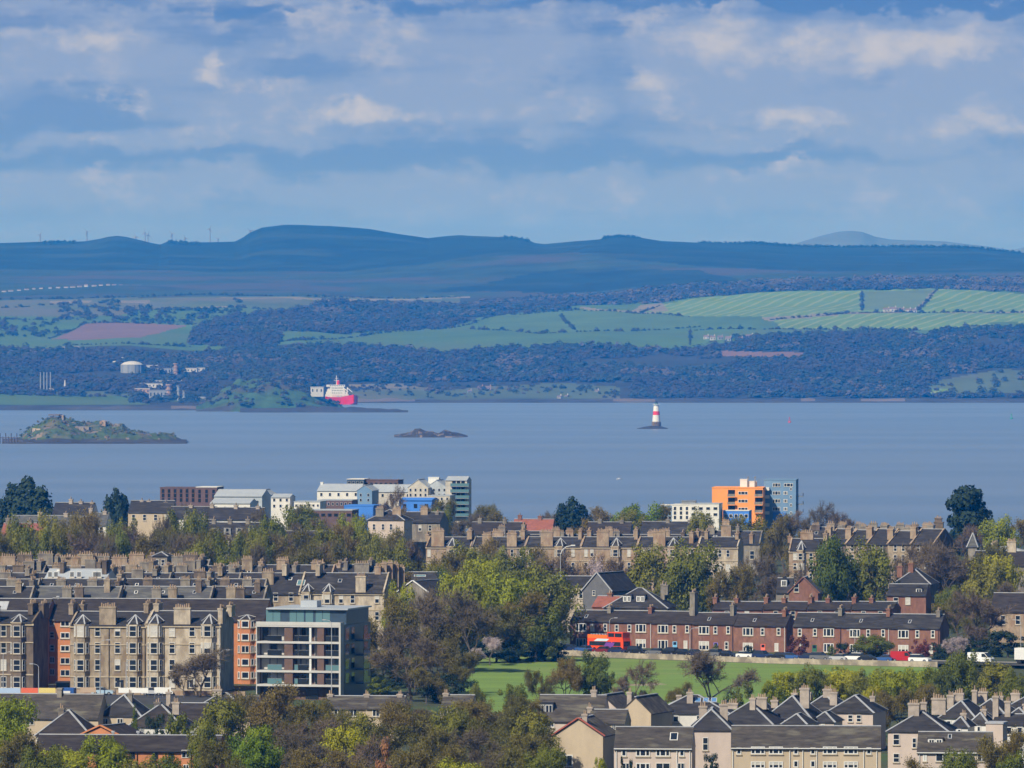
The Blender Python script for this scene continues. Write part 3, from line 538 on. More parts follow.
class House:
    def __init__(s, name, label, cat, group, pl, pr, d, ye, yr, depth, rot=None, roof='gx', wall=ST_BRN, roofm=SLATE, base=0.0, ov=.3, ridge=True, eave=None, skew=None, hipf=1.0, cornice=None, parapet=False):
        s.rot = ROT if rot is None else R(rot); s.c, s.s = cos(s.rot), sin(s.rot)
        s.d = d; s.base = base; s.pc = (pl + pr) / 2; s.xc = px2x(s.pc, d); s.depth = depth; s.wallm = wall; s.roofm = roofm
        s.w = s.xl(pr) - s.xl(pl)
        s.e = (y2z(ye, d) - base) if eave is None else eave
        s.kind = roof
        s.root = empty(name, (s.xc, d, base), s.rot, label, cat, group)
        w, D, e = s.w, depth, s.e; hw = w / 2
        if roof == 'flat':
            s.r = e
            b = MB(); b.box(-hw, hw, 0, D, -2.5, e); s.wall = b.build('wall', [wall], s.root)
            b = MB(); p = .25
            b.box(-hw - .12, hw + .12, -.12, D + .12, e + .003, e + p, 0)
            s.roof = b.build('roof', [roofm], s.root); return
        s.r = (y2z(yr, d + (D / 2 if roof in ('gx',) else (0 if roof == 'gy' else min(D, w) / 2))) - base)
        r = s.r; b = MB(); b.box(-hw, hw, 0, D, -2.5, e - .003)
        if roof == 'gx':
            for x0, x1 in ((-hw, -hw + .3), (hw - .3, hw)):
                b.hull([(x0, .02, e), (x0, D / 2, r - .08), (x0, D - .02, e)], [(x1, .02, e), (x1, D / 2, r - .08), (x1, D - .02, e)])
        if roof == 'gy':
            for y0, y1 in ((0, .3), (D - .3, D)):
                b.hull([(-hw + .02, y0, e), (0, y0, r - .08), (hw - .02, y0, e)], [(-hw + .02, y1, e), (0, y1, r - .08), (hw - .02, y1, e)])
        if cornice: b.box(-hw - .15, hw + .15, -.25, -.003, e - .55, e - .2, 1); b.box(-hw - .05, hw + .05, -.12, -.002, e - 3.9, e - 3.7, 1); b.box(-hw - .05, hw + .05, -.12, -.002, e - 10.1, e - 9.85, 1)
        s.wall = b.build('wall', [wall, cornice or wall], s.root)
        b = MB(); th = .16
        sl = (r - e) / (D / 2) if roof == 'gx' else (r - e) / (w / 2); zo = e - ov * sl
        if roof == 'gx':
            x0, x1 = -hw - (.02 if skew is None else -.25), hw + (.02 if skew is None else -.25)
            for (ya, yb) in ((-ov, D / 2), (D + ov, D / 2)):
                P = [(x0, ya, zo), (x1, ya, zo), (x1, yb, r), (x0, yb, r)]
                if ya > yb: P = P[::-1]
                b.hull([(x, y, z - th) for x, y, z in P], P, 0)
            if ridge: b.box(x0, x1, D / 2 - .2, D / 2 + .2, r - .03, r + .11, 1)
            if skew is not None:
                for xx in (-hw + .12, hw - .12):
                    for ya in (-ov, D + ov): b.bar((xx, ya, zo + .02), (xx, D / 2, r + .02), .34, .28, 2)
        elif roof == 'gy':
            for (xa, xb) in ((-hw - ov, 0), (hw + ov, 0)):
                P = [(xa, -ov * .5, zo), (xb, -ov * .5, r), (xb, D + ov * .5, r), (xa, D + ov * .5, zo)]
                if xa < xb: P = P[::-1]
                b.hull([(x, y, z - th) for x, y, z in P], P, 0)
                if skew is not None: b.bar((xa, -ov * .5, zo + .01), (xb, -ov * .5, r + .01), .3, .22, 2)
            if ridge: b.box(-.2, .2, -ov * .5, D + ov * .5, r - .03, r + .11, 1)
        else:  # hip
            m = min(w, D) / 2 * hipf; o = ov
            if w >= D: A, B2 = (-hw + m, D / 2), (hw - m, D / 2)
            else: A, B2 = (0, m), (0, D - m)
            q = [(-hw - o, -o), (hw + o, -o), (hw + o, D + o), (-hw - o, D + o)]; q = [(x, y, e - .1) for x, y in q]
            a, c_ = (*A, r), (*B2, r)
            if w >= D:
                b.poly([q[0], q[1], c_, a]); b.poly([q[1], q[2], c_]); b.poly([q[2], q[3], a, c_]); b.poly([q[3], q[0], a])
                hips = [(q[0], a), (q[3], a), (q[1], c_), (q[2], c_), (a, c_)]
            else:
                b.poly([q[0], q[1], a]); b.poly([q[1], q[2], c_, a]); b.poly([q[2], q[3], c_]); b.poly([q[3], q[0], a, c_])
                hips = [(q[0], a), (q[1], a), (q[2], c_), (q[3], c_), (a, c_)]
            b.poly(q[::-1])
            if ridge:
                for h0, h1 in hips:
                    if (Vector(h0) - Vector(h1)).length > .3: b.bar(h0, h1, .34, .1, 1)
        s.roof = b.build('roof', [roofm, LEAD, skew or wall], s.root)
    def xl(s, px, ly=0.0):
        k = (px - 512.0) / F
        return (k * (s.d + ly * s.c) - s.xc + ly * s.s) / (s.c - k * s.s)
    def zl(s, y, xl, ly=0.0): return y2z(y, s.d + xl * s.s + ly * s.c) - s.base
    def roofz(s, ly, xl=0.0):
        if s.kind == 'flat': return s.e
        if s.kind == 'gy': return s.r - (s.r - s.e) * abs(xl) / (s.w / 2)
        D = s.depth; return s.e + (s.r - s.e) * max(0, 1 - abs(ly - D / 2) / (D / 2))
    def win(s, px, y, wp, hp, style=None, ly=0.0, name='window', parent=None):
        """window centred at photograph column px, row y; size in photograph pixels"""
        x = s.xl(px, ly); q = (s.d + x * s.s) / F; w, h = wp * q, hp * q
        style = style or rnd.choice(STY)
        return link(name, win_mesh(max(w, .35), max(h, .4), style), parent or s.root, (x, ly - .003, s.zl(y, x, ly) - h / 2))
    def rows(s, cols, ys, hp, styles=None):
        for y in ys:
            for px, wp in cols: s.win(px, y, wp, hp, rnd.choice(styles) if styles else None)
    def chimney(s, px, fy, w, dp, yt, pots=4, m=None, name='chimney', bottom=None, h=None):
        """stack through the roof at depth fraction fy; yt is the photograph row of its top (pots not counted)"""
        ly = fy * s.depth; x = s.xl(px, ly); z1 = s.zl(yt, x, ly) if h is None else s.r + h; m = m or s.wallm; m = HARL_C if m in (HARL_P, HARL_B, HARL_W) else m
        z0 = min(s.roofz(ly, x) - .6, z1 - .8) if bottom is None else bottom
        b = MB(); b.box(x - w / 2, x + w / 2, ly - dp / 2, ly + dp / 2, z0, z1 - .28, 0)
        b.box(x - w / 2 - .1, x + w / 2 + .1, ly - dp / 2 - .1, ly + dp / 2 + .1, z1 - .279, z1, 1)
        L_ = max(w, dp) - .3
        for i in range(pots):
            t = (-.5 + (i + .5) / pots) * L_; cx, cy_ = (x + t, ly) if w >= dp else (x, ly + t)
            hh = rnd.uniform(.4, .8); r_ = min(.19, L_ / pots * .42)
            b.tube((cx, cy_, z1 - .02), (cx, cy_, z1 + hh), r_, r_ * .8, 2, 6)
        return b.build(name, [m, m, POT], s.roof)
    def bay(s, px, wp, ys, hp, ytop, proj=1.0, wall=None, styles=None, pyramid=True, y0=None, wfrac=(.46, .22), ww=None):
        """canted bay running up the front, with windows on each floor and its own little hipped roof"""
        x = s.xl(px); q = (s.d + x * s.s) / F; w = wp * q; wall = wall or s.wallm; e = s.e
        zt = s.zl(ytop, x); hw = w / 2; fw = hw * .56; b = MB()
        zb = -2.5 if y0 is None else s.zl(y0, x)
        ring = lambda z, k=1.0: [(x - hw * k, 0.02, z), (x - fw * k, -proj * k, z), (x + fw * k, -proj * k, z), (x + hw * k, 0.02, z)]
        b.hull(ring(zb), ring(e - .1), 0)
        b.hull(ring(e - .099, 1.05), ring(e + .12, 1.05), 1)
        if pyramid:
            top = (x, 1.3, zt); r1 = ring(e + .125, 1.06); r1[0] = (r1[0][0], .9, e + .6); r1[3] = (r1[3][0], .9, e + .6)
            for i in range(3): b.poly([r1[i], r1[i + 1], top], 2)
            b.poly([r1[3], r1[0], top], 2)
            for p in r1: b.bar(p, top, .26, .08, 3)
        o = b.build('bay', [wall, TRIM, s.roofm, LEAD], s.root)
        for y in ys:
            h = hp * q; z = s.zl(y, x) - h / 2; st = rnd.choice(styles) if styles else rnd.choice(STY)
            link('window', win_mesh(fw * 2 * .8 if ww is None else ww, h, st), o, (x, -proj - .004, z))
            for sg in (-1, 1):
                mx_, my_ = x + sg * (hw + fw) / 2, -proj / 2 + .01; a = math.atan2(proj, (hw - fw)) * sg
                nx, ny = sin(a), -cos(a)
                link('window', win_mesh(.74, h, st), o, (mx_ + nx * .01, my_ + ny * .01, z), a)
        return o
    def door(s, px, yb, wp, hp, m, name='door'):
        x = s.xl(px); q = (s.d + x * s.s) / F; w, h = wp * q, hp * q; z = s.zl(yb, x); b = MB()
        b.box(x - w / 2, x + w / 2, -.09, .02, z, z + h, 0); b.box(x - w / 2 + .15, x + w / 2 - .15, -.11, -.089, z + h * .78, z + h - .1, 1)
        return b.build(name, [m, GLASS], s.root)
    def dormer(s, px, wp, yt, yb, ly, m=WHITE, roof='flat', styles=('c',), nwin=1, rm=None, cheek=None):
        x = s.xl(px, ly); q = (s.d + x * s.s + ly) / F; w = wp * q; z1 = s.zl(yt, x, ly); z0 = s.zl(yb, x, ly); dl = min(s.depth / 2 - ly, (z1 - z0) / max(.2, (s.r - s.e) / (s.depth / 2)) + .8)
        b = MB(); rm = rm or s.roofm; b.box(x - w / 2, x + w / 2, ly, ly + dl, z0 - .5, z1 - .12, 0)
        if roof == 'flat': b.box(x - w / 2 - .12, x + w / 2 + .12, ly - .15, ly + dl, z1 - .119, z1 + .05, 1)
        else:
            zp = z1 + w * .38
            b.hull([(x - w / 2 - .15, ly - .15, z1 - .13), (x, ly - .15, zp), (x + w / 2 + .15, ly - .15, z1 - .13)], [(x - w / 2 - .15, ly + dl + 1.2, z1 - .13), (x, ly + dl + 1.2, zp), (x + w / 2 + .15, ly + dl + 1.2, z1 - .13)], 1)
        o = b.build('dormer', [m, rm], s.root)
        for i in range(nwin):
            ww = w / nwin * .82; xx = x - w / 2 + w / nwin * (i + .5)
            link('window', win_mesh(ww, (z1 - z0) * .72, rnd.choice(styles) + 'z'), o, (xx, ly - .004, z0 + (z1 - z0) * .1))
        return o
    def skylight(s, px, y, wp, hp, m=None, frame=None):
        ly = s.depth * .25
        for _ in range(12):
            x = s.xl(px, ly); z = s.zl(y, x, ly); ly = max(.2, min(s.depth / 2 - .2, (z - s.e) / max(.1, s.r - s.e) * s.depth / 2))
        x = s.xl(px, ly); q = s.d / F; w, h = wp * q, hp * q; a = math.atan2(s.r - s.e, s.depth / 2); b = MB(); L2 = h / max(.3, sin(a)) / 2
        b.box(-w / 2, w / 2, -L2, L2, 0, .1, 0); b.box(-w / 2 + .12, w / 2 - .12, -L2 + .12, L2 - .12, .099, .115, 1)
        o = b.build('skylight', [frame or LEAD, m or GLASS], s.roof, (x, ly, s.roofz(ly) + .02)); o.rotation_euler = (a, 0, 0); return o
    def pipe(s, px, y0=None, m=WHITE):
        x = s.xl(px); b = MB(); b.tube((x, -.12, -.5), (x, -.12, s.e - .25), .07, .07, 0, 6); return b.build('downpipe', [m], s.root)
    def gutter(s, m=WHITE):
        b = MB(); b.box(-s.w / 2, s.w / 2, -.42, -.31, s.e - .22, s.e - .08, 0); return b.build('gutter', [m], s.root)
ORD = ['first', 'second', 'third', 'fourth', 'fifth', 'sixth', 'seventh', 'eighth', 'ninth', 'tenth', 'eleventh', 'twelfth', 'thirteenth', 'fourteenth', 'fifteenth', 'sixteenth', 'seventeenth', 'eighteenth', 'nineteenth', 'twentieth']
def nth(i, n):
    """which one of n, counted from the left"""
    if n == 1: return 'only'
    if i == 0: return 'leftmost'
    if i == n - 1: return 'rightmost'
    return ORD[i] + ' from left'
# ================================================================ the town, from the front back
# ---------------- front left: slate cottages and a brick block
h = House('terrace_house', 'long dark slate roofed house behind the bright green tree at left edge', 'house', None, -30, 98, 1190, 717, 694, 9, roof='gx', wall=HARL_B, roofm=TILE_B)
h.chimney(91, .2, .9, .9, 712, 2, ST_GRY); h.chimney(60, .5, .8, 1.4, 688, 0, ST_GRY); h.rows([(10, 8), (30, 8)], [721], 8, ['cz'])
h = House('cottage', 'slate cottage with hipped roof and single chimney near yellow green trees', 'house', None, 36, 90, 1131, 736, 710, 9, roof='hip', wall=HARL_W, roofm=SLATE_B, hipf=.9)
h.chimney(61.5, .4, .9, .9, 708, 2, ST_GRY); h.rows([(40, 5), (46, 5), (51, 4), (70, 6)], [740], 6, ['c', 'x'])
h = House('cottage', 'hipped slate house with white lead hip line under the coloured hoardings', 'house', None, 99, 140, 1192, 716, 695, 10, roof='hip', wall=HARL_B, roofm=SLATE)
h.chimney(130, .4, .8, .8, 693, 2, ST_GRY); h.rows([(105, 6), (120, 6)], [722], 7, ['c'])
h = House('cottage', 'brown slate cottage with white wall left of round green bush', 'house', None, 128, 182, 1150, 727, 704, 10, roof='hip', wall=HARL_W, roofm=SLATE_B)
h.chimney(157.5, .45, 1.0, .8, 702, 2, ST_GRY); h.chimney(176, .35, 1.1, .8, 702, 3, HARL_B); h.rows([(136, 6), (142, 4)], [731], 6, ['c'])
h = House('cottage', 'low dark slate cottage with thin chimney behind round green bush', 'house', None, 164, 206, 1185, 722, 703, 9, roof='gx', wall=HARL_W, roofm=SLATE_B)
h.chimney(168.5, .5, .7, .7, 692, 1, HARL_B); h.rows([(190, 6)], [727], 6, ['x'])
h = House('villa', 'hipped slate villa with white lead ridges and wide pale chimney at hoarding end', 'house', None, 186, 250, 1196, 714, 693, 10, roof='hip', wall=HARL_B, roofm=SLATE)
h.chimney(217.5, .45, 1.5, .9, 689, 3, HARL_P); h.rows([(200, 7), (230, 7)], [719], 7, ['c'])
h = House('brick_flats', 'orange brick block with long dark roof at the bottom left', 'apartment block', None, 34, 218, 1084, 750.5, 735, 9, rot=-6, roof='gx', wall=BR_ORG, roofm=SLATE_B)
for x in (132, 155, 171, 198, 212, 60, 84, 108): h.win(x, 755, 5.5, 8, 'dcz')
h.win(186, 754, 9, 8, 'cz')
for x in (132, 155, 171, 186, 198, 212, 84, 108): h.win(x, 769, 5.5, 9, 'cz')
h.pipe(137, m=BLACKP); h.pipe(191, m=BLACKP); h.gutter(BLACKP)
for x in (138, 192, 113): h.chimney(x, .5, .3, .3, 731, 0, LEAD, name='vent_pipe')
h = House('brick_house', 'orange brick gabled house with stepped pale verge behind the brick block', 'house', None, 74, 127, 1104, 739, 726, 8, rot=-24, roof='gy', wall=BR_ORG, roofm=SLATE_B, skew=BR_ORG)
h.win(100, 745, 5, 6, 'c')
# roofs among the middle trees
for i, (a, b_, ye, yr, d, cs) in enumerate([(325, 366, 708, 696, 1205, [(330.5, 694), (367, 694)]), (366, 402, 708, 696, 1203, [(400, 694)]), (440, 471, 708, 695, 1200, [(446, 693)])]):
    h = House('cottage', ['low grey slate roof with two chimneys below the white flats', 'low grey slate roof behind the brown trees at bottom centre', 'low slate roof between brown trees at the near field corner'][i], 'house', None, a, b_, d, ye, yr, 8, roof='gx', wall=HARL_B, roofm=TILE_B)
    for c_, yt in cs: h.chimney(c_, .5, .9, .9, yt, 2, HARL_P)
    h.rows([((a + b_) / 2 - 8, 7), ((a + b_) / 2 + 8, 7)], [713], 7, ['c'])

# ---------------- front right: harled houses
h = House('gable_house', 'beige harled house with plain gable to the front and red verge', 'house', None, 554, 603, 1122, 735, 718.5, 10, rot=-14, roof='gy', wall=HARL_B, roofm=TILE_B, skew=mat('verge_red', (.32, .09, .06)))
h.chimney(585, .12, .8, .7, 714, 2); b = h.win(567, 761, 12, 12, 'cxz', name='patio_door')
h = House('harled_house', 'pair of beige harled houses under one mossy brown roof with skylight', 'house', None, 614, 692, 1092, 748, 727, 8.5, rot=-5, roof='gx', wall=HARL_P, roofm=TILE_B)
h.rows([(624, 5), (682, 5)], [753], 7, ['x']); h.rows([(643, 14), (663, 14)], [753], 7, ['tx', 'tbx']); h.rows([(643, 14), (663, 14), (626, 7), (681, 7)], [766.5], 7, ['tx', 'c'])
h.skylight(674, 737, 8, 7, frame=WHITE); h.pipe(616.5); h.pipe(677); h.pipe(690); h.gutter()
h = House('villa', 'pinkish harled house with pyramid slate roof between two long mossy roofed houses', 'house', None, 691, 731, 1108, 730, 709.5, 13, rot=-3, roof='hip', wall=HARL_P, roofm=SLATE, hipf=.95)
h.win(705.5, 744, 5.5, 13, 's'); h.chimney(703, .7, 1.2, .8, 706, 3); h.chimney(724, .8, 1.2, .8, 704, 3)
h = House('harled_house', 'long beige harled block of four houses with mossy brown roof', 'house', None, 731, 881, 1094, 747.5, 726, 8.5, rot=-3, roof='gx', wall=HARL_B, roofm=TILE_B)
h.rows([(739, 5), (796, 5), (813, 5), (869, 5)], [751], 7, ['x']); h.rows([(758, 14), (776, 14), (830, 14), (851, 14)], [750.5], 7.5, ['tx', 'tbx', 'tx'])
h.rows([(758, 14), (776, 14), (830, 14), (851, 14)], [765], 7, ['tx', 'tbx']); h.rows([(796, 5), (813, 5)], [764], 7, ['x'])
for x in (733, 790, 803, 817, 864, 877): h.pipe(x)
h.gutter()
# second line
h = House('bungalow', 'brown roofed house with boxy grey dormer left of the gabled houses', 'house', None, 536, 603, 1176, 720, 695, 10, rot=-8, roof='gx', wall=HARL_P, roofm=TILE_B)
h.dormer(545, 16, 703, 714, 1.6, GREYM, 'flat', ('c',), 2, BLACKP); h.win(549.5, 724.5, 10, 6, 'tx'); h.chimney(594, .5, .9, .8, 690, 2)
h.win(575, 725, 7, 7, 'c')
h = House('gable_house', 'beige gabled house with one tiny attic window above the trees by the field', 'house', None, 584, 622, 1208, 712, 695, 10, rot=-20, roof='gy', wall=HARL_P, roofm=TILE_B)
h.win(595, 702.5, 3, 4, 'n'); h.chimney(594, .5, .8, .8, 691, 2)
h = House('gable_house', 'blank beige gabled house in the middle of the mossy roofs', 'house', None, 620, 651, 1183, 712, 697, 11, rot=-20, roof='gy', wall=HARL_B, roofm=TILE_B)
h.chimney(630, .6, .8, .8, 692, 2)
h = House('harled_house', 'low harled house with small white window behind the plain front gable', 'house', None, 588, 625, 1160, 722.5, 709.5, 8, rot=-8, roof='gx', wall=HARL_B, roofm=TILE_B)
h.win(602, 727, 6, 7, 'x'); h.win(614, 727, 4, 6, 'c'); h.chimney(590, .5, .8, .8, 707, 2)
h = House('villa', 'slate villa with white lead ridges and blue rooflights under the bare field tree', 'house', None, 654, 729, 1196, 713.5, 695, 11, rot=-5, roof='hip', wall=HARL_W, roofm=SLATE)
h.chimney(690, .3, 1.0, .8, 692, 3, HARL_B); h.chimney(679, .5, .8, .8, 695, 0, HARL_B)
for x in (698, 706, 714): h.skylight(x, 700.5, 6, 4, glass_mat('solar_blue', (.10, .22, .42), .15))
h.rows([(665, 7), (676, 6), (700, 7), (716, 7)], [719], 7, ['c', 'x'])
VL = [(716, 772, 1150, 724, 702, 'dark slate villa with twin pale chimneys behind the pyramid roofed house', [(723, 704, .9), (733, 703, 1.7), (753, 698, .9), (762, 697, 1.7)]),
      (766, 810, 1158, 718, 696, 'first of three stepped slate hipped villas right of the bare field tree', [(775, 700, 1.1), (795, 693, .9), (805, 688, 1.5)]),
      (800, 842, 1178, 712, 694.5, 'middle of three stepped slate hipped villas with tall chimney', [(828, 689, 1.5), (809, 692, .8)]),
      (828, 873, 1172, 712.5, 695.5, 'last of three stepped slate hipped villas beside yellow green bushes', [(834, 692, 1.2), (873, 696, .8)])]
for pl, pr, d, ye, yr, lb, cs in VL:
    h = House('villa', lb, 'house', 'hipped slate villas at front right', pl, pr, d, ye, yr, 11, rot=-14, roof='hip', wall=HARL_P, roofm=SLATE)
    for i, (c_, yt, w) in enumerate(cs): h.chimney(c_, .3 + .3 * (i % 2), w, .9, yt, 4 if w > 1 else 2, HARL_P)
    h.rows([(pl + 8, 4), ((pl + pr) / 2, 5), (pr - 14, 5)], [ye + 6], 7, ['s', 'x'])
    h.skylight((pl + pr) / 2 - 5, (ye + yr) / 2, 3, 3)
for pl, pr, d, ye, yr, lb in [(744, 774, 1172, 720, 702, 'small slate hipped roof wedged between the twin chimney villa and stepped villas'), (783, 806, 1142, 724, 714, 'low slate outhouse in front of the first stepped villa'), (812, 834, 1160, 722, 712, 'low slate outhouse between the second and third stepped villas')]:
    h = House('outhouse' if 'outhouse' in lb else 'villa', lb, 'house', None, pl, pr, d, ye, yr, 7, rot=-14, roof='hip', wall=HARL_P, roofm=SLATE); h.win((pl + pr) / 2, ye + 5, 4, 6, 'x')
for pl, pr, d, ye, yr, lb in [(951, 968, 1140, 727, 717, 'small white outhouse with pyramid slate roof behind the white dormer'), (970, 988, 1150, 724, 713, 'small white outhouse left of the square harled outshot'), (1004, 1030, 1160, 720, 708, 'white outhouse roof behind the bay house at the right edge')]:
    h = House('outhouse', lb, 'house', None, pl, pr, d, ye, yr, 6, rot=-14, roof='hip', wall=HARL_W, roofm=SLATE); h.win((pl + pr) / 2, ye + 5, 4, 6, 'x'); h.chimney(pr - 4, .5, .9, .8, yr - 4, 3)
# right corner
h = House('villa', 'pinkish white harled villa with steep pyramid slate roof at bottom right', 'house', None, 888, 948, 1118, 731.5, 711, 11, rot=-10, roof='hip', wall=HARL_P, roofm=SLATE, hipf=.98)
h.win(896.5, 739.5, 6.5, 11, 's'); h.win(914.5, 743, 4, 10, 's'); h.win(896.5, 758, 6, 9, 's'); h.chimney(914, .35, 1.7, .9, 703, 4); h.chimney(924, .55, .9, .9, 702, 2); h.chimney(939, .5, 2.2, .9, 698, 5)
h.skylight(924, 721, 4, 4)
h = House('harled_house', 'low house with broad mossy roof and white dormer at bottom right', 'house', None, 917, 992, 1098, 752, 732, 9, rot=-6, roof='gx', wall=HARL_P, roofm=TILE_B)
h.dormer(935.5, 15, 738, 744, 2.2, WHITE, 'flat', ('cx',), 2, TILE_B); h.skylight(950, 737, 4, 4); h.rows([(925, 4), (943, 14), (965, 9), (982, 9)], [757.5], 8, ['c', 'tx']); h.pipe(919.5); h.gutter()
for i, (pl, pr, d, ye, yr, cs) in enumerate([(940, 975, 1168, 718, 701, [(951, 695, 1.1), (959, 693, 1.7)]), (968, 1006, 1178, 716, 699, [(975, 690, .8), (983, 691.5, 1.6)]), (995, 1045, 1190, 714, 697, [(1001, 696, .9), (1016, 693, 1.5)])]):
    h = House('villa', ['slate villa with two pale chimneys nearest the steep pyramid roofed villa', 'slate villa with a cluster of pale chimneys second from the right edge', 'slate villa with pale chimneys cut by the right edge'][i], 'house', 'hipped slate villas at front right', pl, pr, d, ye, yr, 11, rot=-16, roof='hip', wall=HARL_W, roofm=SLATE)
    for k, (c_, yt, w) in enumerate(cs): h.chimney(c_, .35 + .2 * k, w, .9, yt, 4 if w > 1 else 2, HARL_P)
    h.rows([(pl + 9, 5), ((pl + pr) / 2 + 2, 5)], [ye + 6], 7, ['s', 'x'])
h = House('bay_house', 'white harled house with two storey bay near the right edge', 'house', None, 992, 1028, 1140, 724, 714, 9, rot=-12, roof='gx', wall=HARL_W, roofm=SLATE)
h.win(1009, 731, 7, 8, 'x'); h.win(1020, 731, 6, 8, 'x'); h.chimney(996, .4, .9, .9, 696, 3, HARL_P); h.chimney(1008, .4, .9, .9, 701, 3, HARL_P)
h = House('wash_house', 'small square harled outshot with dark side wall behind the low mossy house', 'house', None, 986, 1003, 1125, 724, 722, 4, rot=-14, roof='flat', wall=HARL_P, roofm=LEAD)

# ---------------- the tenement row
YS = [631, 648, 665, 682]
def tenement(label, pl, pr, d, ye, yr, wall, bays, singles, ys, hp, chim, depth=13, rot=None, bw=15.5, sw=5.8, whead=(), wb=.5, grp='bay windowed stone tenements in the front row', top=None, trim=TRIM, pyr=None, cpots=6, wm=None):
    h = House('tenement', label, 'tenement', grp, pl, pr, d, ye, yr, depth, rot=rot, roof='gx', wall=wall, roofm=SLATE, skew=wall, cornice=trim)
    for b_ in bays: h.bay(b_, bw, ys, hp, pyr or (yr + 3.5), 1.1, wall)
    for s_ in singles:
        for y in ys: h.win(s_, y, sw, hp)
    for (c_, wd, yt) in whead: h.chimney(c_, .045, wd, 1.1, yt, 7, wm or wall, bottom=h.e - wb)
    for (c_, wd, dp, yt, fy) in chim: h.chimney(c_, fy, wd, dp, yt, cpots, wm or wall)
    return h
t = tenement('dark sooty stone tenement cut by the left edge of the photo', -52, 33, 1372, 622.5, 611, ST_DARK, [18, -34], [3.5, -12], YS, 11, [(33, .9, 5, 603, .5), (44, .9, 5, 603, .7)], whead=[(-8, 3, 606)])
t = tenement('brown sandstone tenement with broad chimney above its middle windows', 70, 146, 1374, 625, 611.5, ST_BRN, [81.5, 134], [97.5, 117.5], YS, 11, [(73, .9, 4, 603, .5), (83, .9, 3, 604, .75), (148, .9, 4, 603, .6)], whead=[(108, 3.2, 606.5)])
t.door(120, 689, 7, 9, BLACKP); t.pipe(109, m=BLACKP); t.pipe(145, m=BLACKP)
t = tenement('clean pale sandstone tenement with blue grey end gable on the right', 146.2, 220.5, 1369, 624.5, 611, ST_CLN, [155, 208.5], [172, 192], YS, 11, [(222, .9, 3.6, 608, .15), (231, .9, 3.6, 605, .6), (158, 1, 4, 603, .62)], whead=[(182.5, 3.2, 607.5)])
t.door(190, 689, 6, 9, BLACKP); t.pipe(219.5, m=WHITE); t.pipe(164, m=BLACKP)
h = House('brick_flats', 'orange brick flats seen in the gap between dark and brown tenements', 'apartment block', 'orange brick flats behind the tenements', 46, 140, 1402, 620, 598.5, 12, roof='gx', wall=BR_ORG, roofm=SLATE_B)
h.rows([(52, 4.5)], [623, 635, 648, 660, 672], 6, ['s', 'c']); h.rows([(65, 9.5)], [623.5, 635.5, 648.5, 661, 673], 6, ['cx', 'c']); h.chimney(58, .5, .4, .4, 596, 0, LEAD, name='vent_pipe')
h = House('brick_flats', 'orange brick flats seen between the pale tenement and the white flats', 'apartment block', 'orange brick flats behind the tenements', 140.3, 264, 1402, 620, 599, 12, roof='gx', wall=BR_ORG, roofm=SLATE_B)
h.bay(246, 17, [624, 637, 649, 662, 675], 7, 615, .8, BR_ORG, ['c', 'x']); h.rows([(257, 4)], [624, 637, 649, 662, 675], 6, ['c']); h.rows([(239, 2)], [630, 650], 5, ['c'])
h = House('brick_flats', 'dark slate roofed flats behind the sooty tenement at far left', 'apartment block', None, -60, 45.7, 1402, 620, 598.5, 12, roof='gx', wall=BR_ORG, roofm=SLATE_B)
h.skylight(3, 606, 10, 8, LEAD)

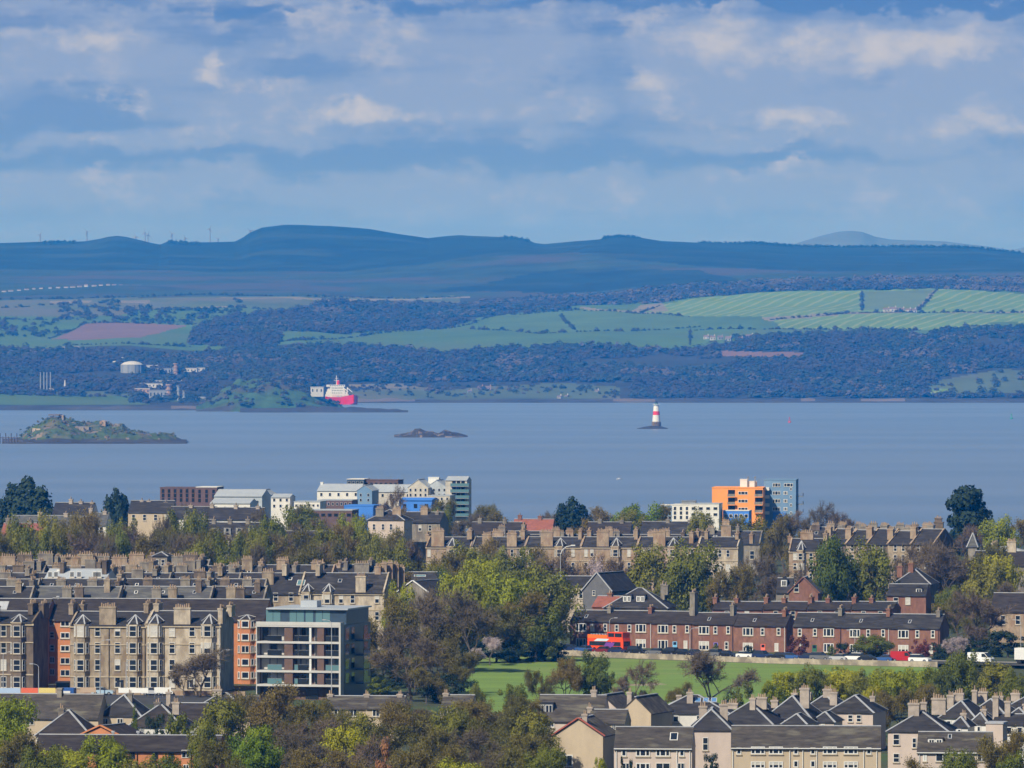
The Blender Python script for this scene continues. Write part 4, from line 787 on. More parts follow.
# ---------------- white modern flats
SLAB = mat('flats_band', (.46, .45, .43), .8, .12, .4)
def modern_flats():
    d = 1338; rot = R(-15); pl, pr = 256, 341; xc = px2x((pl + pr) / 2, d); w = (pr - pl) * d / F / cos(rot); D = 20.0; hw = w / 2
    root = empty('modern_flats', (xc, d, 0), rot, 'white framed modern flats with glass balconies and set back glazed penthouse', 'apartment block')
    zf = [y2z(y, d) for y in (684.5, 670.5, 656, 641.5, 625)]; top = zf[-1]
    b = MB(); b.box(-hw + 1.6, hw - .3, 1.9, D, -.5, top - .2, 0); b.build('wall', [BR_BRN], root)
    b = MB(); b.box(hw - .299, hw, .2, D, -.5, top - .1, 0); b.build('side_wall', [PANEL_G], root)
    b = MB(); b.box(-hw, -hw + 1.6, 1.9, D, -.5, top - .15, 0); b.build('end_wall', [BR_BRN], root)
    for z in zf:
        b = MB(); b.box(-hw, hw, -.15, 2.6, z - .4, z, 0); b.box(-hw, hw, -.18, -.149, z - .4, z - .02, 0); b.build('floor_slab', [SLAB], root)
    b = MB(); b.box(hw - .32, hw + .02, -.2, 1.9, 1.0, top + .55, 0); b.box(-hw - .02, -hw + .15, -.2, 1.9, 1.0, top + .55, 0); b.box(-hw, hw, -.21, .3, top - .1, top + .55, 0); b.build('frame', [SLAB], root)
    for fx in (.64,):
        for k in range(4):
            x = -hw + w * fx; b = MB(); b.box(x - .2, x + .2, -.05, .3, zf[k], zf[k + 1] - .51, 0); b.build('post', [WHITE], root)
    nx = [(.03, .12, 'w'), (.13, .30, 'g'), (.33, .43, 'p'), (.45, .49, 'g'), (.50, .62, 'g'), (.66, .72, 'w'), (.72, .80, 'p'), (.82, .98, 'g')]
    for k in range(4):
        z0, z1 = zf[k], zf[k + 1] - .5
        for a, c_, t in nx:
            x0, x1 = -hw + w * a, -hw + w * c_; b = MB()
            if t == 'p': b.box(x0, x1, .02, 1.2, z0 + .003, z1 - .003, 0); b.build('brick_panel', [BR_BRN], root); continue
            n = max(1, round((x1 - x0) / 1.2))
            ly = 1.7
            for i in range(n):
                xa, xb = x0 + (x1 - x0) * i / n, x0 + (x1 - x0) * (i + 1) / n; q = MB()
                q.box(xa, xa + .07, ly, ly + .15, z0 + .05, z1 - .05, 0); q.box(xb - .07, xb, ly, ly + .15, z0 + .05, z1 - .05, 0); q.box(xa + .07, xb - .07, ly + .05, ly + .12, z0 + .06, z1 - .06, 1)
                if rnd.random() < .35: q.box(xa + .1, xb - .1, ly + .035, ly + .049, z0 + .1, z1 - .1, 2)
                q.build('window', [WHITE if t == 'w' else GREYM, GLASS if rnd.random() < .7 else GLASS_B, BLIND], root)
            if t == 'g':
                q = MB(); q.box(x0, x1, .05, .09, z0 + .05, z0 + 1.05, 0); q.box(x0, x1, .03, .11, z0 + 1.05, z0 + 1.11, 1); q.build('balustrade', [GLASS_B if rnd.random() < .3 else GLASS, GREYM], root)
    for a, c_ in ((.05, .2), (.26, .36), (.55, .7), (.8, .95)):
        b = MB(); x0, x1 = -hw + w * a, -hw + w * c_; b.box(x0, x1, 1.78, 1.96, .2, 2.1, 0); b.build('ground_window', [GLASS], root)
    # penthouse
    pz = y2z(609, d + 6); b = MB(); b.box(-hw + 1.8, hw + .2, 3.0, D - 2, top + .003, pz, 0); b.build('penthouse', [PANEL_G], root)
    b = MB(); b.box(-hw + 1.2, hw + .7, 2.3, D - 1.5, pz + .003, pz + .28, 0); b.build('penthouse_roof', [METAL_R], root)
    for a, c_ in ((.06, .14), (.145, .23), (.34, .42), (.425, .51), (.53, .62), (.65, .73), (.735, .82)):
        b = MB(); b.box(-hw + w * a, -hw + w * c_, 2.93, 2.999, top + .25, pz - .15, 0); b.build('penthouse_window', [GLASS_B], root)
    # side: stacked balconies and windows
    for k in range(4):
        z0, z1 = zf[k], zf[k + 1] - .5
        for ya, yb in ((3, 5.5), (7, 9), (15.5, 18)):
            q = MB(); q.box(hw + .002, hw + .05, ya, yb, z0 + .2, z1 - .1, 0); q.build('window', [GLASS], root)
        q = MB(); q.box(hw + .003, hw + 1.5, 10.2, 14.6, z0 - .3, z0 - .02, 0); q.box(hw + 1.42, hw + 1.5, 10.2, 14.6, z0 - .018, z0 + 1.05, 1); q.build('balcony', [PANEL_G, GLASS], root)
    b = MB(); b.box(-2, 1.2, 8, 11, pz + .283, pz + 1.5, 0); b.build('plant_box', [METAL_R], root)
modern_flats()

# ---------------- slate roofs stacked up behind the tenements
def roof_row(units, d, yr, word, depth=12, heads=None, wall=ST_BRN, roofs=(SLATE,), rise=4.2, extra=None, grp=None):
    n = len(units)
    for i, (pl, pr) in enumerate(units):
        m = roofs[i % len(roofs)]
        lb = f'slate roofed tenement, {nth(i, n)} in {word}'
        h = House('tenement', lb, 'tenement', grp or f'tenements in {word}', pl, pr, d, 0, yr, depth, roof='gx', wall=wall, roofm=m, skew=ST_GRY, eave=y2z(yr, d + depth / 2) - rise)
        q = (pr - pl)
        for f, w, dp, up, fy in (heads or [(.0, .9, 4.2, 8, .5), (.3, 2.6, 1.0, 5, .1), (.72, 2.6, 1.0, 5, .1)]):
            up_ = up * rnd.uniform(.5, .95); w *= .8 if w > 2 else 1
            h.chimney(pl + q * (f + rnd.uniform(-.03, .03)), fy, w, dp, yr - up_ + (4 if fy < .3 else 0), 6 if max(w, dp) > 2 else 3, rnd.choice([wall, ST_GRY, ST_GRY, ST_DARK, ST_BRN]))
        for f in (.2, .5, .85):
            if rnd.random() < .7: h.skylight(pl + q * f, yr + 6, 3.5, 2.6, frame=WHITE if rnd.random() < .5 else LEAD)
        if extra: extra(h, pl, pr, i)
        for f in (.15, .38, .62, .86):
            for y in (yr + 24, yr + 38): h.win(pl + q * f, y, 4.5, 8.5)
roof_row([(-60, 28), (30, 116), (118, 208), (209, 262)], 1466, 586.5, 'nearest roof row behind the flats', roofs=(SLATE, SLATE_G, SLATE_G, SLATE), heads=[(.02, .9, 4, 8, .5), (.42, 2.4, 1, 3.5, .12), (.58, 2.2, 1, 4, .12), (.9, 1.2, 1, 9, .4)])
roof_row([(-50, 34), (35, 118), (119, 208), (210, 262)], 1518, 579, 'second roof row behind the flats', roofs=(SLATE, SLATE, SLATE, SLATE))
roof_row([(-30, 44), (112, 166), (167, 236), (236, 300)], 1560, 573, 'third roof row behind the flats', heads=[(.0, .9, 4.6, 9, .5), (.5, 3.2, 1.0, 9, .25), (.8, 1.0, 3, 7, .5)])
# white painted block with dormers
h = House('dormer_block', 'white painted block with a row of dormer windows among dark slate roofs', 'tenement', None, 44, 106, 1552, 576, 569, 11, roof='gx', wall=HARL_W, roofm=METAL_R, eave=15.5)
for x in (50, 56, 72, 79, 95, 99): h.win(x, 574.5, 4.5, 6, 'cx')
h.chimney(63, .4, .9, 3, 562, 4, ST_DARK); h.chimney(106, .4, 1.0, 4, 560, 4, ST_DARK); h.skylight(60, 571, 8, 2, WHITE)
roof_row([(-20, 40), (40, 98), (98, 153), (153, 198), (198, 258)], 1625, 566, 'fourth roof row behind the flats', heads=[(.02, 1, 5, 9, .4), (.35, 3.6, 1.1, 6, .2), (.62, 3.2, 1.1, 6, .2), (.85, 3, 1, 8, .4)], wall=ST_GRY)
roof_row([(4, 60), (60, 97), (97, 154), (154, 205)], 1668, 560, 'farthest roof row behind the flats', heads=[(.1, 4.5, 1.2, 5, .3), (.4, 4.5, 1.2, 6, .3), (.72, 4.5, 1.2, 7, .3), (.95, 1.2, 5, 6, .5)], wall=ST_GLD)
h = House('tower_block', 'tall grey stone stairhead with a sash window above the slate roofs', 'tenement', None, 153, 167, 1640, 556, 552, 5, roof='hip', wall=ST_GRY, roofm=SLATE); h.rows([(157, 4), (163, 4)], [563], 7, ['s'])
# tenement with lit end bay behind the white flats
h = tenement('sandstone tenement with two small pyramid bay roofs above the white flats', 299, 384, 1556, 592.5, 573, ST_CLN, [307, 328], [341, 352.5, 377], [599, 616], 8.5, [(319.5, .9, 4.6, 564, .5), (286, .9, 4, 564, .5)], whead=[(361, 2.2, 576)], bw=12, sw=4.4, grp='tenements behind the white flats', pyr=584)
for q, yt in ((378, 566), (384, 563), (390, 562), (396, 564), (402, 567)): h.chimney(q, .5 + (q - 378) * .02, 1.3, .9, yt, 3, ST_GLD)
h.skylight(301, 583, 8, 5, GLASS_B, WHITE); h.skylight(340, 581, 4, 3)
h = tenement('slate roofed tenement left of the two pyramid bay roofs', 236, 298.5, 1566, 592.5, 574, ST_GRY, [], [250, 265, 280], [602, 618], 8.5, [(262, .9, 4.6, 566, .5), (296, .9, 4.6, 565, .5)], whead=[(246, 2.6, 579), (280, 2.6, 580)], grp='tenements behind the white flats')
h = tenement('distant slate tenement with crowded pots just above the white flats', 256, 330, 1632, 582, 565, ST_GLD, [], [268, 285, 300], [590], 8, [(283, 2.8, 1.2, 559, .4), (262, 1, 4, 561, .5), (318, 3, 1, 562, .4), (340, .9, 4, 563, .5)], grp='tenements behind the white flats')
h = tenement('slate tenement ending the rooftops before the centre trees', 331, 372, 1640, 581, 564.5, ST_GRY, [], [345, 360], [590], 8, [(346, 1.2, 3, 561, .4), (362, 3.4, 1.1, 563, .25), (371, 1, 4, 560, .5)], grp='tenements behind the white flats')
h = House('hall', 'low blue grey roofed hall between rooftops and centre trees', 'hall', None, 404, 440, 1620, 580, 572, 12, roof='gx', wall=HARL_B, roofm=SLATE, eave=7.5); h.skylight(420, 576, 12, 2, GLASS_B)
h = House('hall', 'small gabled hall with pale verge left of the centre trees', 'hall', None, 398, 428, 1585, 592, 581, 14, rot=-30, roof='gy', wall=ST_GRY, roofm=SLATE, skew=WHITE); h.win(408, 597, 5, 6, 'c')

# ---------------- red sandstone terraces by the playing field
def redrow(units, dl, p_l, slope, ye, yr, doors, who, chs):
    for i, (pl, pr) in enumerate(units):
        pc = (pl + pr) / 2; d = dl - (pc - p_l) * dl / F * slope; f = (pc - units[0][0]) / (units[-1][1] - units[0][0]); e_, r_ = ye[0] + (ye[1] - ye[0]) * f, yr[0] + (yr[1] - yr[0]) * f
        col = doors[i]
        h = House('terrace_house', f'red sandstone house with {col[0]} door, {nth(i, len(units))} {who}', 'house', f'red sandstone houses in the terrace {who}', pl, pr, d, e_, r_, 8.5, rot=-math.degrees(math.atan(slope)), roof='gx', wall=ST_RED, roofm=col[2])
        q = pr - pl; fl = col[3]; L_ = lambda t: pl + q * (t if not fl else 1 - t)
        h.win(L_(.27), e_ + 6.5, 11, 8, 'txs'[:2]); h.win(L_(.55), e_ + 6.5, 4, 7.5, rnd.choice(['sx', 'fx'])); h.win(L_(.86), e_ + 6.5, 4, 7.5, 'sx')
        h.win(L_(.27), e_ + 22, 10.5, 9, rnd.choice(['tx', 'tbx'])); h.win(L_(.82), e_ + 22, 4, 8, rnd.choice(['sx', 'fx'])); h.door(L_(.56), e_ + 34, 4.6, 15, col[1])
        c_ = chs[i]
        h.chimney(pr - .5, .5, .8, 2.6, r_ - c_, 5, ST_RED if i % 2 else ST_GRY); h.pipe(pr - 1.2, m=WHITE if i % 2 else BLACKP)
        if rnd.random() < .5: h.skylight(pl + q * .4, (e_ + r_) / 2 + 1, 3, 3)
    return h
D_BLU = mat('door_pale_blue', (.18, .45, .72), .5); D_RED = mat('door_red', (.45, .04, .03), .5); D_WHT = WHITE; D_NAV = mat('door_navy', (.02, .03, .08), .5); D_GRN = mat('door_green', (.03, .12, .06), .5); D_PUR = mat('door_violet', (.22, .18, .55), .5); D_COR = mat('door_coral', (.75, .16, .11), .5); D_BRN = mat('door_brown', (.10, .05, .03), .5)
redrow([(570, 611), (611, 652), (652, 693)], 1548, 570, .30, (620.5, 623), (610, 611.5), [('white', D_WHT, SLATE_B, 0), ('dark red', D_RED, SLATE_B, 1), ('pale blue', D_BLU, SLATE_B, 0)], 'behind the red bus', [3.5, 3.5, 3.5])
h = redrow([(693, 734), (734, 786)], 1530, 693, .30, (623, 626), (612.5, 614), [('violet', D_PUR, SLATE_B, 0), ('coral', D_COR, SLATE_B, 0)], 'right of the red bus', [8, 4])
h.chimney(694, .5, 1.1, 2.8, 592, 4, ST_GRY)
h = redrow([(793, 842), (842, 890), (890, 940)], 1515, 793, .30, (625.5, 628), (612.5, 614.5), [('green', D_GRN, SLATE, 1), ('navy', D_NAV, SLATE, 0), ('brown', D_BRN, SLATE, 0)], 'at the right end of the field', [5, 5, 4])
for i, (pl, pr) in enumerate([(712, 762), (763, 806), (807, 850), (851, 893)]):
    h = House('terrace_house', f'red stone house showing only its slate roof, {nth(i, 4)} in the rear terrace', 'house', 'red stone houses in the rear terrace', pl, pr, 1570 - i * 10, 609, 601.5, 9, rot=-14, roof='gx', wall=ST_RED, roofm=SLATE_B if i < 3 else SLATE)
    h.chimney(pl + 4, .5, .9, 2.4, 597, 4, ST_RED); h.chimney((pl + pr) / 2, .5, .9, 2, 598, 4, ST_RED)
    for x in (.3, .7): h.win(pl + (pr - pl) * x, 615, 4.5, 8)
# villa with two white dormers
h = House('villa', 'slate villa with twin white dormers and tall hipped roof above the red terrace', 'house', None, 604, 667, 1572, 608, 588, 13, rot=-10, roof='hip', wall=ST_GRY, roofm=SLATE)
h.dormer(627, 8, 595, 602.5, 2.0, WHITE, 'flat', ('cx',), 2); h.dormer(640.5, 8.5, 595, 602.5, 2.0, WHITE, 'flat', ('cx',), 2); h.chimney(666, .4, 1.0, 1.6, 585, 4, ST_GRY); h.chimney(663, .75, .9, 1.4, 584, 3, ST_GRY); h.chimney(610, .5, 1.0, 1.4, 593, 2, ST_RED)
h.rows([(615, 5), (630, 5), (650, 5)], [616], 8)
# church hall
h = House('hall', 'pale stone hall with long slate roof left of the dormered villa', 'hall', None, 546, 594, 1640, 585.5, 576, 14, rot=-12, roof='gx', wall=ST_CLN, roofm=SLATE); h.rows([(553, 4), (562, 4), (572, 4), (581, 4)], [594], 9, ['s', 'sb'])
h = House('hall', 'dark grey slated gable of the hall beside the dormered villa', 'hall', None, 583, 611, 1622, 590, 573, 14, rot=-26, roof='gy', wall=mat('slate_hung_grey', (.12, .12, .125), .9, .2, 1.0), roofm=SLATE, skew=LEAD); h.win(594, 593, 3, 5, 's')
h = House('cottage', 'small red roofed cottage between grey gable and dormered villa', 'house', None, 592, 618, 1590, 606, 596, 8, rot=-20, roof='gx', wall=ST_RED, roofm=TILE_R); h.chimney(611, .5, .9, .9, 594, 2, ST_RED)
# red gable with white dormer house, right middle
h = House('gable_house', 'red brick gable with arched attic window in front of a stone tenement', 'house', None, 789, 818, 1600, 592, 577.5, 9, rot=-8, roof='gy', wall=ST_RED, roofm=SLATE_G, skew=ST_RED); h.win(796.5, 588, 5, 8, 's')
h = House('dormer_house', 'small slate house with white gabled dormer left of the red gable', 'house', None, 776, 792, 1620, 592, 578, 8, rot=-8, roof='gx', wall=ST_GRY, roofm=SLATE); h.dormer(784, 6, 579, 587, 1.5, WHITE, 'gable', ('cx',), 1)
h = House('villa', 'dark hipped slate villa with red chimneys right of the tall trees', 'house', None, 894, 930, 1660, 584, 569, 12, rot=-12, roof='hip', wall=ST_DARK, roofm=SLATE); h.chimney(900, .3, 1.2, .9, 566, 3, ST_RED); h.chimney(911, .3, 1.2, .9, 563, 4, ST_RED); h.rows([(904, 5), (916, 5)], [590], 7)
h = House('villa', 'low slate villa with pale ridge and small white gable below the dark hipped villa', 'house', None, 887, 926, 1575, 595, 584, 10, rot=-10, roof='gx', wall=ST_RED, roofm=SLATE); h.dormer(919, 6, 588, 593, 1.5, WHITE, 'gable', ('c',), 1); h.rows([(896, 5), (908, 5)], [601], 7)
h = House('house', 'brown roofed stone house behind trees near the right edge', 'house', None, 990, 1042, 1590, 611, 593, 10, rot=-14, roof='gx', wall=ST_GLD, roofm=SLATE_B); h.rows([(1003, 5), (1018, 5)], [620], 9)
h = House('villa', 'dark purple slated villa with pale roof behind trees at the right edge', 'house', None, 972, 1026, 1780, 565, 551, 10, rot=-14, roof='gx', wall=ST_GRY, roofm=SLATE_B); h.chimney(996, .5, 1.2, .9, 543, 3); h.chimney(1012, .5, 2.2, .9, 541, 5, ST_CLN); h.rows([(985, 5), (1005, 5)], [572], 7)
h = House('villa', 'villa with pale lead flat roof at right edge below the pines', 'house', None, 976, 1030, 1840, 555, 546.5, 12, rot=-14, roof='hip', wall=ST_GRY, roofm=METAL_R); h.chimney(994, .5, 1.2, .9, 543, 4, ST_CLN); h.chimney(1010, .5, 1.4, .9, 541, 4, ST_CLN)
# ---------------- golden stone tenements beyond the centre trees
YE = [553, 566, 579]
EG = 'golden stone tenements beyond the centre trees'
for i, (pl, pr, bay, sg, wh, ch, wall, lb) in enumerate([
    (426, 471, [452], [429, 463, 468], [(438, 3.4, 530)], [(470, 1.0, 4, 531, .5), (428, 1, 3, 534, .6)], ST_GLD, 'golden tenement with single broad chimney breast farthest left beyond the centre trees'),
    (472, 525, [], [480, 490, 501, 512, 521], [(487, 2.4, 534), (512, 2.6, 533)], [(471, 1, 4, 530, .5), (524, 1, 4, 530, .5), (498, 3, 1, 531, .6)], ST_GRY, 'grey stone tenement second from left beyond the centre trees'),
    (525, 581, [560], [530, 536, 573], [(547, 3.2, 531.5)], [(556, 2.2, 1, 529, .6), (581, .9, 4, 530, .5)], ST_GLD, 'golden tenement with pyramid bay roof behind the slate roofed hall'),
    (581, 637, [616], [586, 592, 629], [(603, 3.2, 531.0)], [(609, 2.2, 1, 529, .6), (637, .9, 4, 529, .5), (590, 1, 3, 530, .7)], ST_GLD, 'golden tenement with pyramid bay roof above the pale pink blossom'),
    (637, 698, [673], [643, 649, 686, 692], [(659.5, 3.2, 531.5)], [(692, 1.1, 3.4, 532, .3), (666, 2.2, 1, 530, .6), (698, .9, 4, 531, .6)], ST_GLD, 'golden tenement with pyramid bay roof and slim white chimney end'),
    (698, 738, [], [716, 720, 728], [], [(707, .9, 3.4, 531, .5), (738, .9, 5, 533, .5), (752, .9, 4, 534, .75)], ST_CLN, 'pale stone tenement with dark end gable left of the orange block')]):
    h = tenement(lb, pl, pr, 1899 - i * 4, 546.5, 537, wall, bay, sg, YE if i < 5 else [553.5, 568, 580], 7, ch, bw=11, sw=3.2, whead=wh, wb=7, grp=EG, pyr=538, wm=ST_GLD, depth=12)
    if i == 5: h.win(728, 568.5, 4, 7, 'fx')
roof_row([(520, 566), (566, 612), (612, 660), (660, 706)], 1960, 534.5, 'row just behind the golden tenements', heads=[(.1, 2.6, 1, 5, .4), (.5, 1, 3, 5, .5), (.85, 3, 1, 4.5, .4)], wall=ST_GLD, rise=3.6)
roof_row([(496, 545), (704, 760)], 2040, 531, 'rearmost row of chimneys left of the orange block', heads=[(.15, 2.6, 1, 6, .4), (.6, 1, 3, 7, .5)], wall=ST_GRY, rise=3.4)
h = House('stair_tower', 'tall orange lit chimney wall left of the blue tower foot', 'tenement', None, 721, 731, 1990, 526, 524, 2, roof='flat', wall=ST_GLD, roofm=ST_GRY); h.chimney(726, .5, 2.0, 1, 521, 6, ST_GLD)
# ---------------- stone tenements on the right
h = tenement('stone tenement with bare lit front left of the two tall olive trees', 789, 826, 1790, 550.5, 538.5, ST_GLD, [801], [795, 811], [556.5, 566.5, 576.5, 586], 6.5, [(807, 3.2, 1.1, 532, .5), (826, 1, 4, 533, .5), (790, .9, 2.4, 536, .6)], bw=9, sw=3.6, grp='stone tenements on the right', pyr=541, depth=11)
SG = [(826, 846, 529), (846, 867, 530), (867, 888, 529), (888, 911, 531), (911, 934, 529)]
for i, (pl, pr, yr) in enumerate(SG):
    h = House('tenement', f'narrow gabled stone tenement, {nth(i, 5)} in the sawtooth row right of olive trees', 'tenement', 'sawtooth gabled tenements on the right', pl, pr, 1812 - i * 10, 544, yr, 12, rot=-30, roof='gx', wall=ST_BRN if i % 2 else ST_DARK, roofm=SLATE, skew=ST_GLD)
    h.chimney(pl + 3, .25, 1.6, 1.0, yr - 2, 5, ST_GLD); h.chimney(pr - 3, .6, 1.8, 1.0, yr - 4, 5, ST_GRY)
    for y in (548, 558, 568): h.win((pl + pr) / 2 - 4, y, 3.6, 6.5, 's'); h.win((pl + pr) / 2 + 4, y, 3.6, 6.5, 's')
roof_row([(808, 850), (851, 892), (893, 934)], 1960, 527, 'ridge behind the sawtooth gables', heads=[(.2, 2.8, 1, 4, .4), (.55, 2, 1, 5, .4), (.85, 3.2, 1, 4, .4)], wall=ST_GLD, rise=3.4)
h = House('stair_tower', 'dark square chimney tower between the sawtooth gables and the pine', 'tenement', None, 934, 943, 1880, 523, 521, 2.2, roof='flat', wall=ST_DARK, roofm=ST_DARK); h.chimney(938.5, .5, 1.9, 1.0, 518, 4, ST_DARK)
h = House('spire_house', 'small grey spire poking up among trees left of the lime tree', 'church', None, 968, 977, 1900, 547, 533, 3, roof='hip', wall=ST_GRY, roofm=SLATE_G)
# ---------------- villa and roofs in the tree belt
h = House('villa', 'pink grey stone villa with three chimneys before the bright blue sheds', 'house', None, 368, 404, 1960, 520, 509.5, 10, rot=-12, roof='hip', wall=HARL_P, roofm=SLATE)
h.chimney(380, .2, 2.2, 1, 508, 5, ST_GRY); h.chimney(397, .3, 2.4, 1, 509, 5, ST_GLD); h.rows([(374, 3), (383, 3), (391, 3)], [527], 6, ['s'])
h = House('villa', 'slate villa with dark shaded side joined right of the pink villa', 'house', None, 402, 440, 1975, 522, 512, 11, rot=-12, roof='gx', wall=ST_GRY, roofm=SLATE); h.chimney(424.5, .4, 2, 1, 508, 5, ST_GLD); h.chimney(438, .5, 1, 3, 512, 4); h.rows([(410, 3), (420, 3), (430, 3)], [528], 6)
for i, (pl, pr, d, yr, cs, rm, wm_, lb) in enumerate([
    (8, 72, 2060, 515.5, [(40, 512), (66, 513)], SLATE_G, HARL_W, 'long pale mossy roof in front of the big dark evergreen'),
    (0, 42, 1940, 523, [(8, 518), (30, 520)], TILE_R, ST_GRY, 'dark red roofed house low at the left edge'),
    (52, 92, 2200, 502.5, [(71, 499), (81, 501), (92, 502)], SLATE, HARL_W, 'slate roofed house between the two dark evergreens'),
    (86, 106, 2130, 513, [(91, 508), (105, 511)], SLATE_G, HARL_W, 'small house with white chimneys left of the smaller evergreen'),
    (128, 172, 2200, 500.5, [(142, 500), (149, 501), (166, 502)], SLATE, HARL_B, 'slate terrace below the red brown shoreside block'),
    (168, 214, 2160, 506.5, [(191, 505), (212, 504)], SLATE, HARL_W, 'grey roofed terrace below the metal roofed sheds'),
    (212, 262, 2140, 507.5, [(236, 505), (258, 506)], SLATE, HARL_W, 'slate terrace left of the white shoreside house'),
    (183, 208, 1980, 519.5, [(186, 515), (205, 516)], SLATE_B, ST_GRY, 'plain grey stone house beside the bay fronted terrace'),
    (206, 262, 1960, 522.5, [(214, 519), (230, 519), (248, 519)], SLATE, ST_GRY, 'terrace with white bays half hidden by the tree belt'),
    (262, 330, 1900, 531, [(275, 528), (300, 529)], SLATE_B, ST_GRY, 'low brown roofed house among trees left of the pink villa'),
    (470, 520, 2120, 522, [(480, 518), (505, 519)], SLATE_B, ST_GRY, 'dark roofed house just below the water left of the conifer'),
    (512, 552, 2180, 519, [(520, 515), (540, 516)], TILE_R, ST_RED, 'red chimneyed house left of the dark conifer by the water'),
    (586, 630, 2120, 522, [(600, 519), (622, 520)], SLATE_B, ST_GRY, 'dark roof below the round green tree by the water'),
    (640, 706, 2140, 521.5, [(668, 519), (690, 520)], SLATE, ST_GRY, 'dark slate roof in front of the white flats')]):
    h = House('villa', lb, 'house', None, pl, pr, d, 0, yr, 10, rot=-8, roof='gx', wall=wm_, roofm=rm, eave=y2z(yr, d + 5) - 3.4)
    for c_, yt in cs: h.chimney(c_, .5, 1.1, 1.4, yt, 4, wm_ if wm_ is not ST_RED else ST_RED)
    if i == 8:
        for x in (216, 228, 240, 252): h.bay(x, 8, [532], 8, 527, .9, HARL_W, ['s'], False)
    else:
        n = max(2, int((pr - pl) / 11))
        for k in range(n): h.win(pl + (pr - pl) * (k + .5) / n, yr + 17, 3.4, 6)
# ---------------- new blocks along the shore
def flats(label, pl, pr, d, ye, yr, wall, roofm=METAL_R, roof='flat', depth=12, cols=4, ys=(), wp=2.6, hp=3.6, rot=-9, style='n', cat='apartment block', grp=None, name='shore_flats'):
    h = House(name, label, cat, grp, pl, pr, d, ye, yr, depth, rot=rot, roof=roof, wall=wall, roofm=roofm)
    for y in ys:
        for k in range(cols): h.win(pl + (pr - pl) * (k + .5) / cols, y, wp, hp, style + 'z')
    return h
BG = mat('cladding_redbrown', (.12, .075, .07), .8); GLZ = mat('cladding_pale_grey', (.36, .40, .44), .7); BEI = mat('render_cream', (.46, .43, .38), .9)
h = flats('red brown flat roofed block on the shore at left', 160, 196, 2560, 488, 0, BG, BG, cols=6, ys=(491, 495.5, 500), style='nd'); h = flats('red brown block with pale parapet joined to the shore block at left', 196, 217, 2552, 487.5, 0, BG, HARL_W, cols=3, ys=(491.5, 496, 500.5), style='nd')
h = flats('grey metal shed with shallow gable right of the red brown block', 214, 262, 2480, 496, 489.5, GLZ, METAL_R, 'gx', 16, 5, (502,), 3, 3, name='metal_shed'); h = flats('white low shed with pale curved looking roof below the grey shed', 210, 250, 2420, 503, 498.5, HARL_W, METAL_R, 'gx', 14, 4, (508,), 3, 3, name='metal_shed')
h = flats('slate blue gabled house on the shore left of the white cube', 257.5, 271, 2520, 494, 489.5, REND_SB, METAL_R, 'gy', 10, 2, (498, 504), 2.4, 3)
h = flats('white cubic house with tilted roof on the shore', 271, 290, 2510, 497, 494, HARL_W, METAL_R, 'gx', 10, 3, (500, 506), 2.4, 3.2)
h = flats('long low white building on the shore left of the big flats', 294, 320, 2500, 502, 0, HARL_W, METAL_R, cols=6, ys=(505.5,), wp=2, hp=2.4)
h = flats('long brown flat roofed hall before the blue sheds', 288, 352, 2300, 510.5, 0, BG, METAL_R, cols=10, ys=(515,), wp=4, hp=3, style='d', cat='hall', name='flat_hall'); h = flats('bright blue metal shed in front of the big cream flats', 344, 373.5, 2360, 506, 0, REND_BL, REND_BL, cols=0, depth=14, cat='shed', name='metal_shed')
for x in (344.6, 372.9): h.pipe(x, m=REND_BL)
h = flats('bright blue shed with slanting roof right of the bare tree', 399, 432, 2420, 500, 497.5, REND_BL, REND_BL, 'gx', 14, 3, (506,), 3.4, 4, style='d', cat='shed', name='metal_shed')
h = flats('cream flats with white front and grey pitched roof on the shore', 317, 360, 2640, 490.5, 484, HARL_W, METAL_R, 'gx', 14, 5, (494.5,), 2.4, 3.4); h.chimney(322, .5, 1, 1, 482, 0, WHITE)
h = flats('dark brick lower block under the white fronted cream flats', 318, 352, 2600, 500.5, 0, BG, METAL_R, cols=8, ys=(504,), wp=2.2, hp=3)
h = flats('slate blue gabled block joining the cream flats', 357, 372, 2630, 490, 485, REND_SB, METAL_R, 'gy', 14, 2, (495, 500), 2.2, 3)
h = flats('brown penthouse block rising behind the cream flats', 364, 398, 2720, 480.5, 0, BG, BG, cols=7, ys=(484,), wp=2.6, hp=2.6, style='d'); h = flats('glazed pale stair head left of the brown penthouse', 347, 364, 2720, 479.5, 0, PANEL_G, HARL_W, cols=4, ys=(482.5,), wp=2.6, hp=2.6)
h = flats('cream flats with long grey roof in the middle of the shore group', 370, 412, 2650, 491.5, 484.5, BEI, METAL_R, 'gx', 14, 5, (495.5,), 2.6, 3.2); h = flats('cream gabled flats with twin peaked roof near the balcony tower', 408, 428, 2640, 487, 479.5, BEI, METAL_R, 'gy', 14, 4, (490, 495, 500), 2.2, 3)
h = flats('grey gabled flats left of the glass balcony tower', 426, 447, 2645, 487, 480, GLZ, METAL_R, 'gy', 14, 4, (490, 495, 500, 505), 2.2, 3); h.chimney(434, .5, 4, 2, 477, 0, WHITE); h = flats('low cream wing between blue shed and balcony tower', 428, 450, 2600, 496, 0, BEI, METAL_R, cols=4, ys=(499, 504, 509), wp=2.2, hp=3)
h = flats('cream and glass tower with balconies ending the shore flats', 445.5, 467, 2630, 480, 476.5, BEI, METAL_R, 'gx', 10, 0, ())
